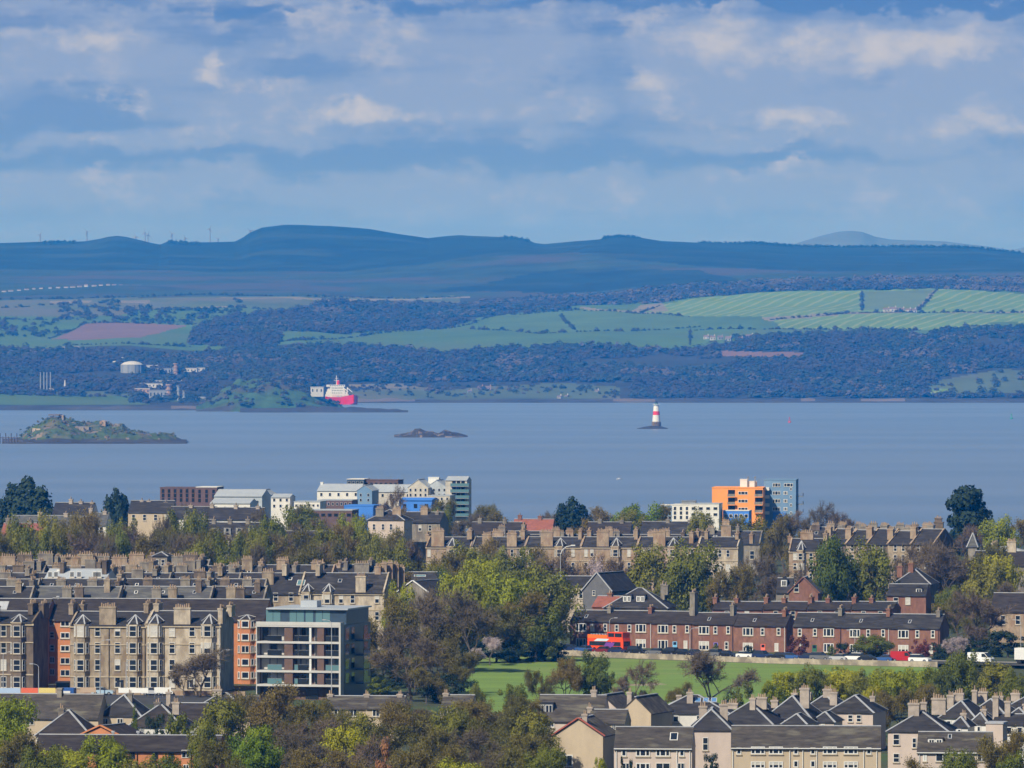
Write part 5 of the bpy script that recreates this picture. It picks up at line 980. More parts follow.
for k, y in enumerate((483, 489, 495, 501, 507, 513)):
    for x in (454, 458.5, 463): h.win(x, y, 3.6, 4.6, 'ndz')
    x0, x1 = h.xl(451), h.xl(469.5); z = h.zl(y + 3, 0); b = MB(); b.box(x0, x1, -1.6, -.003, z - .25, z, 0); b.box(x0, x1, -1.6, -1.54, z + .003, z + 1.0, 1); b.build('balcony', [GREYM, GLASS_B], h.root)
# orange block, blue tower, white flats
h = flats('bright orange block of flats on the shore at right', 712, 763, 2600, 488, 0, REND_O, REND_O, depth=18, cols=0, rot=-6)
for y in (493, 501, 509): h.win(743, y, 9.5, 3.2, 'txz')
for k, y in enumerate((493.5, 501.5, 509.5)):
    for xa, xb in ((728, 735), (755, 762.6)):
        x0, x1 = h.xl(xa), h.xl(xb); z0 = h.zl(y + 3, 0); b = MB(); b.box(x0, x1, -.06, -.003, z0, z0 + 2.4, 1); b.box(x0 - .1, x1 + .1, -1.3, -.003, z0 - .3, z0 - .003, 0); b.box(x0 - .1, x1 + .1, -1.3, -1.22, z0, z0 + .95, 2); b.build('balcony', [REND_O, GLASS, ST_GRY], h.root)
h.chimney(744, .5, 2.6, 4, 479, 0, WHITE, name='lift_house', bottom=h.e); h.chimney(752, .5, 3.4, 3, 481, 0, WHITE, name='lift_house', bottom=h.e)
for x in (748, 755): h.chimney(x, .4, .35, .35, 476.5, 0, GREYM, name='aerial', bottom=h.e)
h = flats('low blue fronted annex with white band under the orange block', 723, 749, 2560, 511, 0, REND_BL, HARL_W, depth=8, cols=5, ys=(516,), wp=3.6, hp=4, style='x')
h = flats('slate blue tower of flats with white balconies right of the orange block', 764, 796, 2610, 480, 0, REND_SB, REND_SB, depth=14, cols=0, rot=-6)
for y in (485, 493, 501, 509): h.win(776.5, y, 7.5, 4, 'txz'); h.win(785.5 + (3 if y == 485 else 0), y, 9 if y == 485 else 4.2, 3.4, 'txz'); 
for y in (489, 497, 505, 513): h.win(791, y, 2.2, 3, 'xz')
for k, y in enumerate((488, 496, 504, 512)):
    x0, x1 = h.xl(762), h.xl(769.5); z = h.zl(y, 0); b = MB(); b.box(x0, x1, -1.4, 1, z - .9, z + .25, 0); b.build('balcony', [WHITE], h.root)
    if k: x0, x1 = h.xl(795.9), h.xl(802.5); b = MB(); b.box(x0, x1, 1.5, 6, z - .25, z, 0); b.box(x1 - .08, x1, 1.5, 6, z + .003, z + 1, 0); b.build('balcony', [GREYM], h.root)
b = MB(); x0, x1 = h.xl(773), h.xl(786); z0, z1 = h.zl(524, 0), h.zl(512.5, 0); b.box(x0, x1, -1.0, -.003, z0, z1, 0); b.build('porch', [REND_BL], h.root)
h = flats('white flats with flat roof left of the orange block', 672, 690, 2560, 505, 0, HARL_W, HARL_W, depth=10, cols=3, ys=(508.5, 513, 517.5)); h = flats('slate blue and white wing at the left of the white flats', 660, 672, 2566, 505.5, 0, REND_SB, HARL_W, depth=10, cols=3, ys=(509, 513.5, 518))
h = flats('white flats with stepped top nearest the orange block', 690, 719, 2556, 504, 0, HARL_W, METAL_R, depth=10, cols=4, ys=(508.5, 514.5), wp=4, hp=3); h.chimney(689, .5, 5, 3, 500.5, 0, GREYM, name='plant_room', bottom=h.e)
# ================================================================ trees
def leaf_mat(name, a, b, c=None, rand=.18, trans=.25):
    m = bpy.data.materials.new(name); m.use_nodes = True; t = m.node_tree; bs = t.nodes['Principled BSDF']
    bs.inputs['Roughness'].default_value = .75; bs.inputs['Specular IOR Level'].default_value = .15
    g = t.nodes.new('ShaderNodeTexCoord'); n = t.nodes.new('ShaderNodeTexNoise'); n.inputs['Scale'].default_value = 5.0; n.inputs['Detail'].default_value = 4; t.links.new(g.outputs['Object'], n.inputs[0])
    w = t.nodes.new('ShaderNodeTexWhiteNoise'); ge = t.nodes.new('ShaderNodeNewGeometry'); w.noise_dimensions = '1D'; t.links.new(ge.outputs['Random Per Island'], w.inputs['W'])
    s = t.nodes.new('ShaderNodeMath'); s.operation = 'MULTIPLY_ADD'; t.links.new(w.outputs['Value'], s.inputs[0]); s.inputs[1].default_value = .28; t.links.new(n.outputs[0], s.inputs[2])
    mr = t.nodes.new('ShaderNodeMapRange'); t.links.new(s.outputs[0], mr.inputs[0]); mr.inputs[1].default_value = .42; mr.inputs[2].default_value = .86
    mi = t.nodes.new('ShaderNodeMix'); mi.data_type = 'RGBA'; t.links.new(mr.outputs[0], mi.inputs[0]); mi.inputs[6].default_value = (*a, 1); mi.inputs[7].default_value = (*b, 1)
    oi = t.nodes.new('ShaderNodeObjectInfo'); h = t.nodes.new('ShaderNodeHueSaturation'); t.links.new(mi.outputs[2], h.inputs['Color'])
    r = t.nodes.new('ShaderNodeMapRange'); t.links.new(oi.outputs['Random'], r.inputs[0]); r.inputs[3].default_value = 1 - rand; r.inputs[4].default_value = 1 + rand; t.links.new(r.outputs[0], h.inputs['Value'])
    r2 = t.nodes.new('ShaderNodeMapRange'); t.links.new(oi.outputs['Random'], r2.inputs[0]); r2.inputs[3].default_value = .52; r2.inputs[4].default_value = .48; t.links.new(r2.outputs[0], h.inputs['Hue'])
    t.links.new(h.outputs[0], bs.inputs['Base Color'])
    if trans:
        tr = t.nodes.new('ShaderNodeBsdfTranslucent'); t.links.new(h.outputs[0], tr.inputs[0]); ms = t.nodes.new('ShaderNodeMixShader'); ms.inputs[0].default_value = trans
        t.links.new(bs.outputs[0], ms.inputs[1]); t.links.new(tr.outputs[0], ms.inputs[2]); t.links.new(ms.outputs[0], t.nodes['Material Output'].inputs['Surface'])
    return m
BARK = mat('bark', (.10, .08, .06), .95, .3, 2.0)
LM = {'bare': leaf_mat('bare_twigs', (.105, .08, .052), (.175, .135, .085), trans=0), 'bud': leaf_mat('budding_leaves', (.13, .106, .03), (.23, .195, .05)), 'olive': leaf_mat('olive_leaves', (.115, .122, .015), (.225, .228, .034)),
      'lime': leaf_mat('lime_leaves', (.20, .212, .011), (.36, .365, .024)), 'fresh': leaf_mat('fresh_green_leaves', (.125, .165, .01), (.24, .30, .02)), 'green': leaf_mat('green_leaves', (.085, .105, .014), (.175, .20, .028)), 'dark': leaf_mat('evergreen_needles', (.014, .028, .016), (.03, .05, .024), trans=.1),
      'rust': leaf_mat('rust_leaves', (.22, .11, .05), (.36, .18, .08)), 'blossom': leaf_mat('blossom', (.38, .30, .30), (.6, .5, .5)), 'plum': leaf_mat('purple_leaves', (.10, .03, .03), (.18, .06, .055))}
def unit(a): return a / np.linalg.norm(a, axis=-1, keepdims=True)
def cards(P, Nn, size, asp=1.0):
    """square leaf cards at P facing Nn"""
    n = len(P); t = unit(np.cross(Nn, rng.normal(size=(n, 3)) + 1e-3)); b = np.cross(Nn, t); s = size * rng.uniform(.6, 1.3, (n, 1))
    V = np.stack([P - t * s - b * s * asp, P + t * s - b * s * asp * .7, P + t * s * .8 + b * s * asp, P - t * s * .7 + b * s * asp], 1)
    return V.reshape(-1, 3), np.arange(4 * n).reshape(-1, 4)
def slivers(P0, P1, w):
    d = unit(P1 - P0); s = unit(np.cross(d, rng.normal(size=P0.shape) + 1e-3)) * w
    V = np.stack([P0 - s, P0 + s, P1 + s * .3, P1 - s * .3], 1); return V.reshape(-1, 3), np.arange(4 * len(P0)).reshape(-1, 4)
def crown_broad(nc, nl, size, lo=.14, spread=1.0, fill=.45, flat=1.0):
    """clumps of leaf cards spread through an uneven crown, width 1 and height 1 (z from lo to 1)"""
    u = unit(rng.normal(size=(nc, 3))); r = rng.uniform(fill, 1.0, (nc, 1)) ** .6
    lump = 1 + .22 * np.sin(u[:, :1] * 5 + rng.uniform(0, 6)) + .16 * np.cos(u[:, 1:2] * 7 + u[:, 2:] * 4)
    c = u * r * lump * np.array([.45, .45, .36]); c[:, 2] = c[:, 2] * (1 - lo) * 1.02 * flat / .72; 
    cr = rng.uniform(.07, .15, nc); P, Q = [], []
    for i in range(nc):
        n = int(nl * (cr[i] / .11) ** 2); v = unit(rng.normal(size=(n, 3))); rr = cr[i] * rng.uniform(.55, 1.15, (n, 1))
        p = c[i] + v * rr * np.array([1, 1, 1.0]); P.append(p); Q.append(unit(v + unit(c[i] + 1e-6)[None] * .5 + rng.normal(size=(n, 3)) * .45))
    P = np.concatenate(P); P[:, 2] += lo + (1 - lo) * .5; k = (P[:, 2] > lo * .7); return P[k], np.concatenate(Q)[k], size, c
def tree_mesh(kind, v):
    T = MB(); V, FC = None, None
    if kind in ('dark',):
        P, Q = [], []
        tops = [(0, 0, 1.0, .3), (.2, .05, .9, .26), (-.2, -.06, .86, .26), (.05, -.15, .8, .26), (.36, .1, .66, .2), (-.36, .05, .62, .2)][: 4 + v]
        for (ax, ay, h, w) in tops:
            nlv = int(26 * h)
            for j in range(nlv):
                t = j / nlv; z = .04 + (h - .04) * t; rad = w * (1 - t) ** .5 * rng.uniform(.75, 1.15) + .01
                m = int(75 * (.25 + rad / w)); a = rng.uniform(0, 2 * pi, m); q = rad * rng.uniform(.35, 1.08, m) ** .6
                lob = 1 + .22 * np.sin(a * 5 + j * 1.7); P.append(np.stack([ax + np.cos(a) * q * lob, ay + np.sin(a) * q * lob, z + rng.normal(size=m) * .025 - q * .15], -1))
                Q.append(unit(np.stack([np.cos(a), np.sin(a), .5 + 0 * a], -1) + rng.normal(size=(m, 3)) * .4))
        V, FC = cards(np.concatenate(P), np.concatenate(Q), .021); T.tube((0, 0, -.05), (0, 0, .8), .03, .008, 0, 7)
    elif kind == 'pine':
        P, Q = [], []
        for (x, y, z, r) in [(0, 0, .9, .2), (-.12, .1, .8, .2), (.14, -.05, .76, .2), (-.25, 0, .6, .2), (.22, .08, .58, .2), (.02, -.1, .62, .24), (-.32, .05, .42, .19), (.36, 0, .5, .17), (.32, -.08, .38, .16), (-.1, .06, .4, .22), (.12, .0, .34, .2), (-.3, -.05, .26, .16), (.25, 0, .24, .15)]:
            n = 420; u_ = unit(rng.normal(size=(n, 3))); p = np.array([x, y, z]) + u_ * r * np.array([1, 1, .55]) * rng.uniform(.6, 1.1, (n, 1)); P.append(p); Q.append(unit(u_ + rng.normal(size=(n, 3)) * .5))
            T.tube((0, 0, z * .7), (x, y, z - .05), .014, .006, 0, 5)
        V, FC = cards(np.concatenate(P), np.concatenate(Q), .022); T.tube((0, 0, -.05), (0, 0, .9), .03, .01, 0, 7)
    elif kind in ('bare', 'twig'):
        # forking limbs ending in sprays of fine twigs
        segs = []; tw0, tw1 = [], []
        def grow(p, d, l, r, lev):
            q = p + d * l; segs.append((p, q, r, r * .62))
            if lev >= 3:
                for _ in range(13):
                    t0 = p + (q - p) * rng.uniform(.2, 1); dv = unit(d + rng.normal(size=3) * .75 + np.array([0, 0, .15])); tw0.append(t0); tw1.append(t0 + dv * l * rng.uniform(.5, 1.15))
            if lev >= 5: return
            for _ in range(3 if lev < 3 else 2):
                grow(q - (q - p) * rng.uniform(0, .35), unit(d + rng.normal(size=3) * (.55 if lev else .62) + np.array([0, 0, .12])), l * rng.uniform(.62, .88), r * .58, lev + 1)
        grow(np.array([0, 0, -.05]), np.array([rng.normal() * .05, rng.normal() * .05, 1.0]), .27, .024, 0)
        A = np.array([s_[1] for s_ in segs]); B_ = np.array(tw1)
        top = B_[:, 2].max(); wd = np.percentile(np.abs(B_[:, :2]), 95) * 2
        f = np.array([1 / wd, 1 / wd, 1 / top])
        for p, q, r0, r1 in segs:
            if r0 > .0042: T.tube(p * f, q * f, max(r0, .004), max(r1, .003), 0, 5)
        P0 = np.concatenate([np.array(tw0), np.array([s_[0] for s_ in segs if s_[2] <= .0042])]) * f; P1 = np.concatenate([np.array(tw1), np.array([s_[1] for s_ in segs if s_[2] <= .0042])]) * f
        V, FC = slivers(P0, P1, .0036)
        # finest twigs
        i = rng.integers(0, len(P0), 5200); t0 = P0[i] + (P1 - P0)[i] * rng.uniform(.3, 1, (5200, 1)); V2, F2 = slivers(t0, t0 + unit(rng.normal(size=(5200, 3)) + [0, 0, .3]) * rng.uniform(.03, .085, (5200, 1)), .0026)
        FC = np.concatenate([FC, F2 + len(V)]); V = np.concatenate([V, V2])
        if kind == 'twig':
            i = rng.integers(0, len(P1), 7600); p = P1[i] + rng.normal(size=(7600, 3)) * .024; V2, F2 = cards(p, unit(rng.normal(size=(7600, 3)) + unit(p - [0, 0, .5])), .0088)
            FC = np.concatenate([FC, F2 + len(V)]); V = np.concatenate([V, V2])
    elif kind == 'bush':
        P, Q, s, c = crown_broad(34, 130, .024, lo=.0, fill=.3); P[:, 2] = np.maximum(P[:, 2], 0); V, FC = cards(P, Q, .017); T.tube((0, 0, -.05), (0, 0, .35), .03, .015, 0, 5)
    else:
        P, Q, s, c = crown_broad(70 + 6 * v, 160, .02, lo=.14 + .03 * v, fill=.25)
        V, FC = cards(P, Q, .0118)
        T.tube((0, 0, -.05), (.01, 0, .34), .028, .02, 0, 7); ci = rng.permutation(len(c))[:14]
        for j in ci:
            e_ = c[j] * .8 + np.array([0, 0, .57]); T.tube((.01, 0, rng.uniform(.2, .36)), tuple(e_), .013, .004, 0, 5)
    return V, FC, T
SHAPE = {'bare': ('bare', 4), 'bud': ('twig', 4), 'olive': ('broad', 3), 'lime': ('broad', 3), 'fresh': ('broad', 2), 'green': ('broad', 2), 'dark': ('dark', 3), 'pine': ('pine', 1), 'rust': ('bush', 1), 'blossom': ('twig', 2), 'plum': ('bush', 1), 'shrub': ('bush', 3), 'hedge': ('bush', 2)}
LEAF = {'pine': 'dark', 'shrub': 'green', 'hedge': 'dark'}
KIND = {'bare': ('bare brown twiggy tree', 'tree', 'bare_tree'), 'bud': ('brown budding tree', 'tree', 'budding_tree'), 'olive': ('olive green leafy tree', 'tree', 'leafy_tree'), 'lime': ('yellow green leafy tree', 'tree', 'leafy_tree'), 'fresh': ('vivid green leafy tree', 'tree', 'leafy_tree'), 'green': ('mid green leafy tree', 'tree', 'leafy_tree'),
        'dark': ('dark evergreen tree', 'tree', 'evergreen_tree'), 'pine': ('dark spreading pine', 'tree', 'pine_tree'), 'rust': ('rusty orange bush', 'bush', 'bush'), 'blossom': ('pale blossoming tree', 'tree', 'blossom_tree'), 'plum': ('purple leaved shrub', 'bush', 'bush'), 'shrub': ('round green bush', 'bush', 'bush'), 'hedge': ('dark green bush', 'bush', 'bush')}
_tm = {}
def tree_meshes(kind, v):
    if (kind, v) not in _tm:
        V, FC, T = tree_mesh(SHAPE[kind][0], v); lk = LEAF.get(kind, kind)
        _tm[kind, v] = (np_mesh('crown', V, FC, [LM[lk]]), T.mesh('trunk', [BARK]))
    return _tm[kind, v]
ZONES = {}
def margin_wood():
    P, Rr, M_ = [], [], []
    for lo, hi in ((1050, 1420), (-400, -70)):
        for _ in range(110):
            p_ = rng.uniform(lo, hi); d = rng.uniform(1020, 2350); h_ = rng.uniform(7, 13); k = rng.integers(0, 4); w_ = h_ * .42
            for _j in range(20):
                u_ = unit(rng.normal(size=3)) * rng.uniform(.3, 1); P.append((px2x(p_, d) + u_[0] * w_, d + u_[1] * w_, h_ * .5 + u_[2] * h_ * .42)); Rr.append(rng.uniform(.9, 1.7)); M_.append(k)
    Rr = np.array(Rr); crowns('town_woodland', np.array(P), Rr, Rr, [LM['bud'], LM['olive'], LM['bare'], LM['green']], np.array(M_), 'leafy town woodland beyond both sides of the picture')
margin_wood()
def tr(zone, kind, px_, yt, wp, d, base=None):
    ZONES.setdefault(zone, []).append((px_, kind, yt, wp, d, base))
Z1 = 'in front of the left cottages'
for a in [('fresh', 12, 699, 46, 1118), ('bud', 22, 734, 54, 1046), ('lime', 64, 746, 54, 1026), ('lime', 103, 742, 50, 1034), ('olive', 42, 752, 40, 1010), ('green', 166, 757, 40, 1032), ('shrub', 176.5, 713, 24, 1118), ('hedge', 156, 717, 22, 1128), ('shrub', 135, 713, 9, 1135), ('olive', 224, 700, 50, 1130), ('green', 206, 726, 32, 1062), ('bud', 244, 694, 40, 1165), ('fresh', 250, 731, 54, 1036), ('bud', 222, 742, 40, 1020), ('olive', 140, 762, 44, 1012), ('shrub', 196, 724, 16, 1110)]: tr(Z1, *a)
Z2 = 'in the wood at bottom centre'
for a in [('bud', 282, 683, 58, 1160), ('bud', 308, 700, 40, 1130), ('bare', 316, 716, 50, 1100), ('bud', 345, 710, 46, 1120), ('olive', 366, 718, 48, 1100), ('bud', 388, 705, 50, 1130), ('bare', 412, 698, 46, 1160), ('bud', 432, 704, 54, 1135), ('olive', 452, 708, 40, 1130), ('bud', 470, 700, 50, 1150), ('bare', 494, 698, 52, 1160), ('bud', 515, 697, 48, 1150), ('olive', 534, 712, 44, 1115), ('green', 476, 686, 18, 1240),
          ('bare', 276, 722, 44, 1085), ('fresh', 262, 728, 40, 1060), ('bare', 306, 732, 56, 1050), ('lime', 344, 728, 44, 1060), ('bare', 372, 734, 54, 1050), ('bud', 405, 726, 56, 1070), ('bud', 438, 730, 50, 1060), ('bare', 466, 726, 58, 1070), ('bud', 497, 722, 54, 1080), ('bud', 526, 734, 50, 1060), ('olive', 550, 748, 36, 1040),
          ('bud', 300, 750, 46, 1015), ('bare', 334, 748, 50, 1018), ('bud', 360, 752, 44, 1012), ('rust', 384, 752, 26, 1000), ('bud', 412, 750, 50, 1014), ('bud', 445, 748, 56, 1018), ('lime', 455, 758, 50, 1000), ('bare', 482, 748, 50, 1018), ('bud', 514, 750, 50, 1015), ('olive', 540, 758, 40, 1002)]: tr(Z2, *a)
Z3 = 'between the white flats and the field'
for a in [('bud', 392, 596, 54, 1420), ('bare', 426, 588, 62, 1450), ('olive', 364, 666, 32, 1362), ('bud', 384, 640, 44, 1395), ('bare', 412, 624, 64, 1335), ('bud', 436, 640, 46, 1350), ('lime', 400, 590, 30, 1470), ('bare', 474, 583, 52, 1445), ('lime', 468, 574, 46, 1520), ('lime', 506, 572, 60, 1530), ('olive', 540, 570, 66, 1536), ('bud', 518, 592, 56, 1500), ('bud', 552, 606, 38, 1548), ('olive', 536, 612, 48, 1496), ('bud', 496, 606, 50, 1494), ('bud', 448, 606, 44, 1450), ('bud', 464, 652, 26, 1362), ('blossom', 490, 637, 28, 1480), ('hedge', 440, 640, 40, 1475), ('hedge', 472, 641, 40, 1490), ('hedge', 508, 642, 46, 1492), ('hedge', 545, 644, 44, 1500), ('hedge', 400, 664, 44, 1385), ('shrub', 380, 680, 30, 1340), ('bud', 452, 664, 36, 1345), ('hedge', 438, 676, 40, 1330), ('bud', 426, 668, 34, 1325), ('hedge', 462, 682, 34, 1310)]: tr(Z3, *a)
Z4 = 'along the near edge of the field'
for a in [('bud', 538, 671, 22, 1288), ('bud', 565, 658, 32, 1290), ('green', 596, 655, 32, 1292), ('bare', 632, 660, 44, 1290), ('bare', 710, 648, 64, 1286), ('shrub', 515, 684, 28, 1280), ('bud', 680, 682, 24, 1272), ('shrub', 744, 684, 24, 1270)]: tr(Z4, *a)
Z5 = 'behind the stepped slate villas'
for a in [('lime', 788, 672, 36, 1300), ('olive', 812, 668, 34, 1290), ('lime', 842, 667, 44, 1296), ('olive', 868, 672, 36, 1280), ('lime', 894, 671, 40, 1270), ('lime', 916, 667, 36, 1275), ('olive', 938, 668, 32, 1262), ('green', 961, 654, 40, 1285), ('olive', 1000, 663, 44, 1275), ('bare', 985, 668, 34, 1300), ('bud', 882, 692, 30, 1215), ('bud', 900, 690, 28, 1225), ('lime', 872, 690, 24, 1230), ('lime', 770, 684, 24, 1275), ('olive', 1020, 672, 30, 1250), ('bud', 930, 684, 30, 1235)]: tr(Z5, *a)
Z6 = 'in the bottom right corner'
for a in [('bud', 985, 738, 44, 1040), ('bud', 1012, 732, 44, 1045), ('olive', 958, 752, 40, 1030), ('bud', 932, 758, 36, 1028), ('green', 1012, 757, 34, 1000), ('hedge', 712, 755, 16, 1082), ('hedge', 622.5, 758, 5, 1078), ('hedge', 632, 761, 5, 1076), ('lime', 600, 760, 12, 1085), ('olive', 543, 727, 22, 1150), ('bud', 528, 700, 34, 1165)]: tr(Z6 if a[1] > 800 else 'beside the front harled houses', *a)
Z7 = 'behind the red terraces'
for a in [('olive', 654, 551, 58, 1665), ('olive', 694, 546, 60, 1655), ('bare', 562, 546, 36, 1720), ('bare', 588, 552, 34, 1700), ('blossom', 599, 560, 26, 1690), ('bare', 624, 556, 30, 1720), ('bare', 755, 552, 44, 1720), ('bud', 738, 566, 34, 1660), ('bare', 776, 566, 34, 1690), ('bud', 722, 572, 30, 1640), ('bud', 534, 548, 34, 1760)]: tr(Z7, *a)
Z8 = 'around the right hand tenements'
for a in [('green', 833, 541, 46, 1645), ('olive', 875, 545, 48, 1650), ('bare', 925, 538, 56, 1740), ('bare', 955, 540, 56, 1730), ('bare', 900, 556, 40, 1690), ('bud', 984, 544, 40, 1760), ('olive', 984, 564, 52, 1630), ('lime', 1000, 556, 36, 1660), ('bare', 980, 588, 58, 1560), ('bud', 958, 596, 40, 1580), ('green', 948, 590, 28, 1600), ('bud', 935, 592, 32, 1600), ('bare', 1016, 580, 34, 1600), ('hedge', 1008, 632, 40, 1515), ('hedge', 950, 638, 30, 1505), ('hedge', 975, 640, 30, 1500), ('blossom', 957, 637, 22, 1490), ('bud', 850, 560, 30, 1680), ('bare', 812, 562, 30, 1640)]: tr(Z8, *a)
Z9 = 'in front of the red terraces'
for a in [('green', 873, 636, 36, 1496), ('plum', 798, 636, 22, 1504), ('plum', 921, 640, 18, 1488), ('hedge', 846, 644, 18, 1499), ('hedge', 940, 648, 20, 1488), ('shrub', 832, 646, 10, 1502), ('shrub', 716, 646, 10, 1520), ('hedge', 750, 646, 12, 1514)]: tr(Z9, *a)
Z10 = 'on the skyline against the water'
for a in [('dark', 27, 479, 60, 2330), ('dark', 116, 490, 31, 2310), ('dark', 77, 507, 20, 2260), ('dark', 173, 513, 26, 2080), ('dark', 572, 499, 36, 2260), ('fresh', 636, 501, 50, 2250), ('bud', 597, 508, 36, 2260), ('bare', 546, 511, 26, 2250), ('bud', 660, 506, 30, 2280), ('bare', 815, 501, 38, 2200), ('bare', 843, 510, 28, 2200), ('bare', 792, 508, 26, 2220), ('pine', 968, 489, 52, 2080), ('lime', 1000, 515, 34, 2030), ('bare', 977, 524, 34, 2060), ('bud', 1018, 519, 34, 2080), ('bud', 484, 505, 36, 2250), ('bare', 466, 512, 30, 2230), ('bare', 388, 484, 26, 2350), ('bud', 438, 500, 30, 2380), ('bud', 424, 506, 26, 2300), ('green', 442, 509, 24, 2250), ('bud', 412, 509, 24, 2200), ('bare', 352, 512, 30, 2150), ('bud', 300, 505, 26, 2230), ('bud', 505, 512, 26, 2240), ('bud', 784, 516, 36, 1960), ('olive', 702, 512, 30, 2120), ('bud', 732, 518, 28, 2100), ('olive', 752, 519, 32, 2120), ('bud', 772, 524, 24, 1980), ('bare', 188, 502, 20, 2300), ('olive', 630, 512, 30, 2200)]: tr(Z10, *a)
Z11 = 'in the belt behind the left rooftops'
r11 = random.Random(3); k11 = ['bud', 'bare', 'olive', 'bud', 'bare', 'bud', 'green', 'olive']
for j, x in enumerate(range(-14, 330, 19)): tr(Z11, k11[(j * 3 + 1) % 8], x + r11.uniform(-5, 5), 524 + r11.uniform(-6, 6) - (6 if 40 < x < 200 else 0), r11.uniform(28, 40), 1850 + r11.uniform(-60, 60))
for j, x in enumerate(range(-6, 250, 21)): tr(Z11, k11[(j * 5) % 8], x + r11.uniform(-5, 5), 540 + r11.uniform(-7, 5), r11.uniform(28, 38), 1745 + r11.uniform(-15, 25))
Z12 = 'in the belt right of the left rooftops'
for a in [('bare', 262, 508, 34, 2050), ('olive', 300, 509, 44, 2040), ('bare', 322, 516, 38, 2000), ('bud', 345, 524, 36, 1900), ('lime', 352, 520, 32, 1960), ('olive', 376, 532, 40, 1860), ('bud', 398, 530, 40, 1850), ('bare', 414, 538, 34, 1800), ('olive', 388, 544, 40, 1760), ('bud', 360, 542, 40, 1780), ('bud', 330, 540, 36, 1790), ('bare', 306, 540, 38, 1790), ('bud', 280, 538, 38, 1790), ('olive', 258, 542, 34, 1770), ('bud', 448, 552, 44, 1740), ('olive', 470, 546, 44, 1780), ('bud', 492, 540, 44, 1800), ('olive', 512, 552, 40, 1730), ('olive', 436, 566, 36, 1660), ('bud', 460, 562, 40, 1670), ('lime', 484, 560, 44, 1640), ('green', 446, 574, 30, 1600), ('bud', 412, 572, 34, 1610)]: tr(Z12, *a)
for a in [('bare', 200, 645, 44, 1350), ('bare', 184, 662, 24, 1352)]: tr('in the street before the pale tenement', *a)
for j, x in enumerate(range(-10, 340, 24)): tr(Z11, k11[(j * 3 + 4) % 5 if j % 2 else 1], x + r11.uniform(-5, 5), 533 + r11.uniform(-6, 4), r11.uniform(34, 46), 1795 + r11.uniform(-15, 15))
vi = {}
for zone, lst in ZONES.items():
    by = {}
    for e in sorted(lst): by.setdefault(KIND[e[1]][0], []).append(e)
    for ph, es in by.items():
        for i, (p_, kind, yt, wp, d, base) in enumerate(es):
            nv = SHAPE[kind][1]; vi[kind] = vi.get(kind, rnd.randint(0, 9)) + 1; me_c, me_t = tree_meshes(kind, vi[kind] % nv)
            z0 = 0.0 if d < 2450 else -(d - 2450) / 500 * 14.4; h_ = y2z(yt, d) - z0; w_ = wp * d / F * (1.4 if SHAPE[kind][0] in ('dark', 'pine') else 1.12)
            lab = (f'{ph}, {nth(i, len(es))} {zone}' if len(es) > 1 else f'the only {ph} {zone}')
            o = empty(KIND[kind][2], (px2x(p_, d), d, z0), rnd.uniform(0, 6.28), lab, KIND[kind][1], f'{ph}s {zone}' if len(es) > 1 else None)
            o.scale = (w_, w_, h_ / (.97 if SHAPE[kind][0] != 'broad' else 1.0))
            link('trunk', me_t, o); link('crown', me_c, o)
# ================================================================ field, streets and everything standing on them
def flat_poly(name, pts, z, m, sub=None):
    me = bpy.data.meshes.new(name); me.from_pydata([(x, y, z) for x, y in pts], [], [tuple(range(len(pts)))]); me.materials.append(m); return structure(name, me)
G_ = lambda px_, y: (px2x(px_, ground_d(y)), ground_d(y))
M_turf = mat('mown_turf', (0.135, 0.215, 0.038), 0.95, 0.22, 0.09, sx=(.25, 1.0, 1), col2=(0.175, 0.225, 0.055), amt=.45)
flat_poly('playing_field', [G_(1000, 700), G_(935, 667.6), G_(768, 663.8), G_(600, 658), G_(486, 656.5), G_(462, 672), G_(470, 712), G_(760, 716)], .004, M_turf)
M_asph = mat('asphalt', (0.05, 0.05, 0.052), 0.9, 0.25, 0.4); M_pave = mat('paving', (0.22, 0.21, 0.19), 0.9, 0.2, 0.8); M_path = mat('worn_path', (0.26, 0.22, 0.14), 0.95, 0.3, 0.3)
flat_poly('path', [G_(618, 684.5), G_(660, 683.2), G_(668, 684.6), G_(640, 686), G_(620, 686)], .008, M_path)
# the field wall and the road behind it
WP = [(560, 655.2), (602, 657.3), (768, 663.4), (938, 667.3)]
wpts = [Vector((*G_(*p), 0)) for p in WP]
M_wall = mat('field_wall_stone', (0.36, 0.31, 0.23), 0.95, 0.4, 0.7, col2=(0.20, 0.17, 0.13), amt=.5)
wb = MB()
for a, c_ in zip(wpts[:-1], wpts[1:]):
    n = int((c_ - a).length / 3)
    for i in range(n):
        p, q = a.lerp(c_, i / n), a.lerp(c_, (i + 1) / n); wb.bar(p - Vector((0, 0, .2)), q - Vector((0, 0, .2)), .45, 1.32 + rnd.uniform(-.05, .05), 0)
o = wb.build('field_wall', [M_wall]); tag(o, 'long low pale stone wall between the playing field and the parked cars', 'wall')
def road_pt(px_, off, z=0.0):
    """a point off metres behind the field wall at photograph column px_"""
    for a, c_ in zip(wpts[:-1], wpts[1:]):
        f = ((px_ - 512) / F * a.y - a.x) / ((c_.x - a.x) - (px_ - 512) / F * (c_.y - a.y))
        if f <= 1 or c_ is wpts[-1]:
            p = a.lerp(c_, f); d = (c_ - a).normalized(); nrm = Vector((-d.y, d.x, 0)); q = p + nrm * off
            q += d * (((px_ - 512) / F * q.y - q.x) / (d.x - (px_ - 512) / F * d.y)); q.z = z
            return q, math.atan2(d.y, d.x)
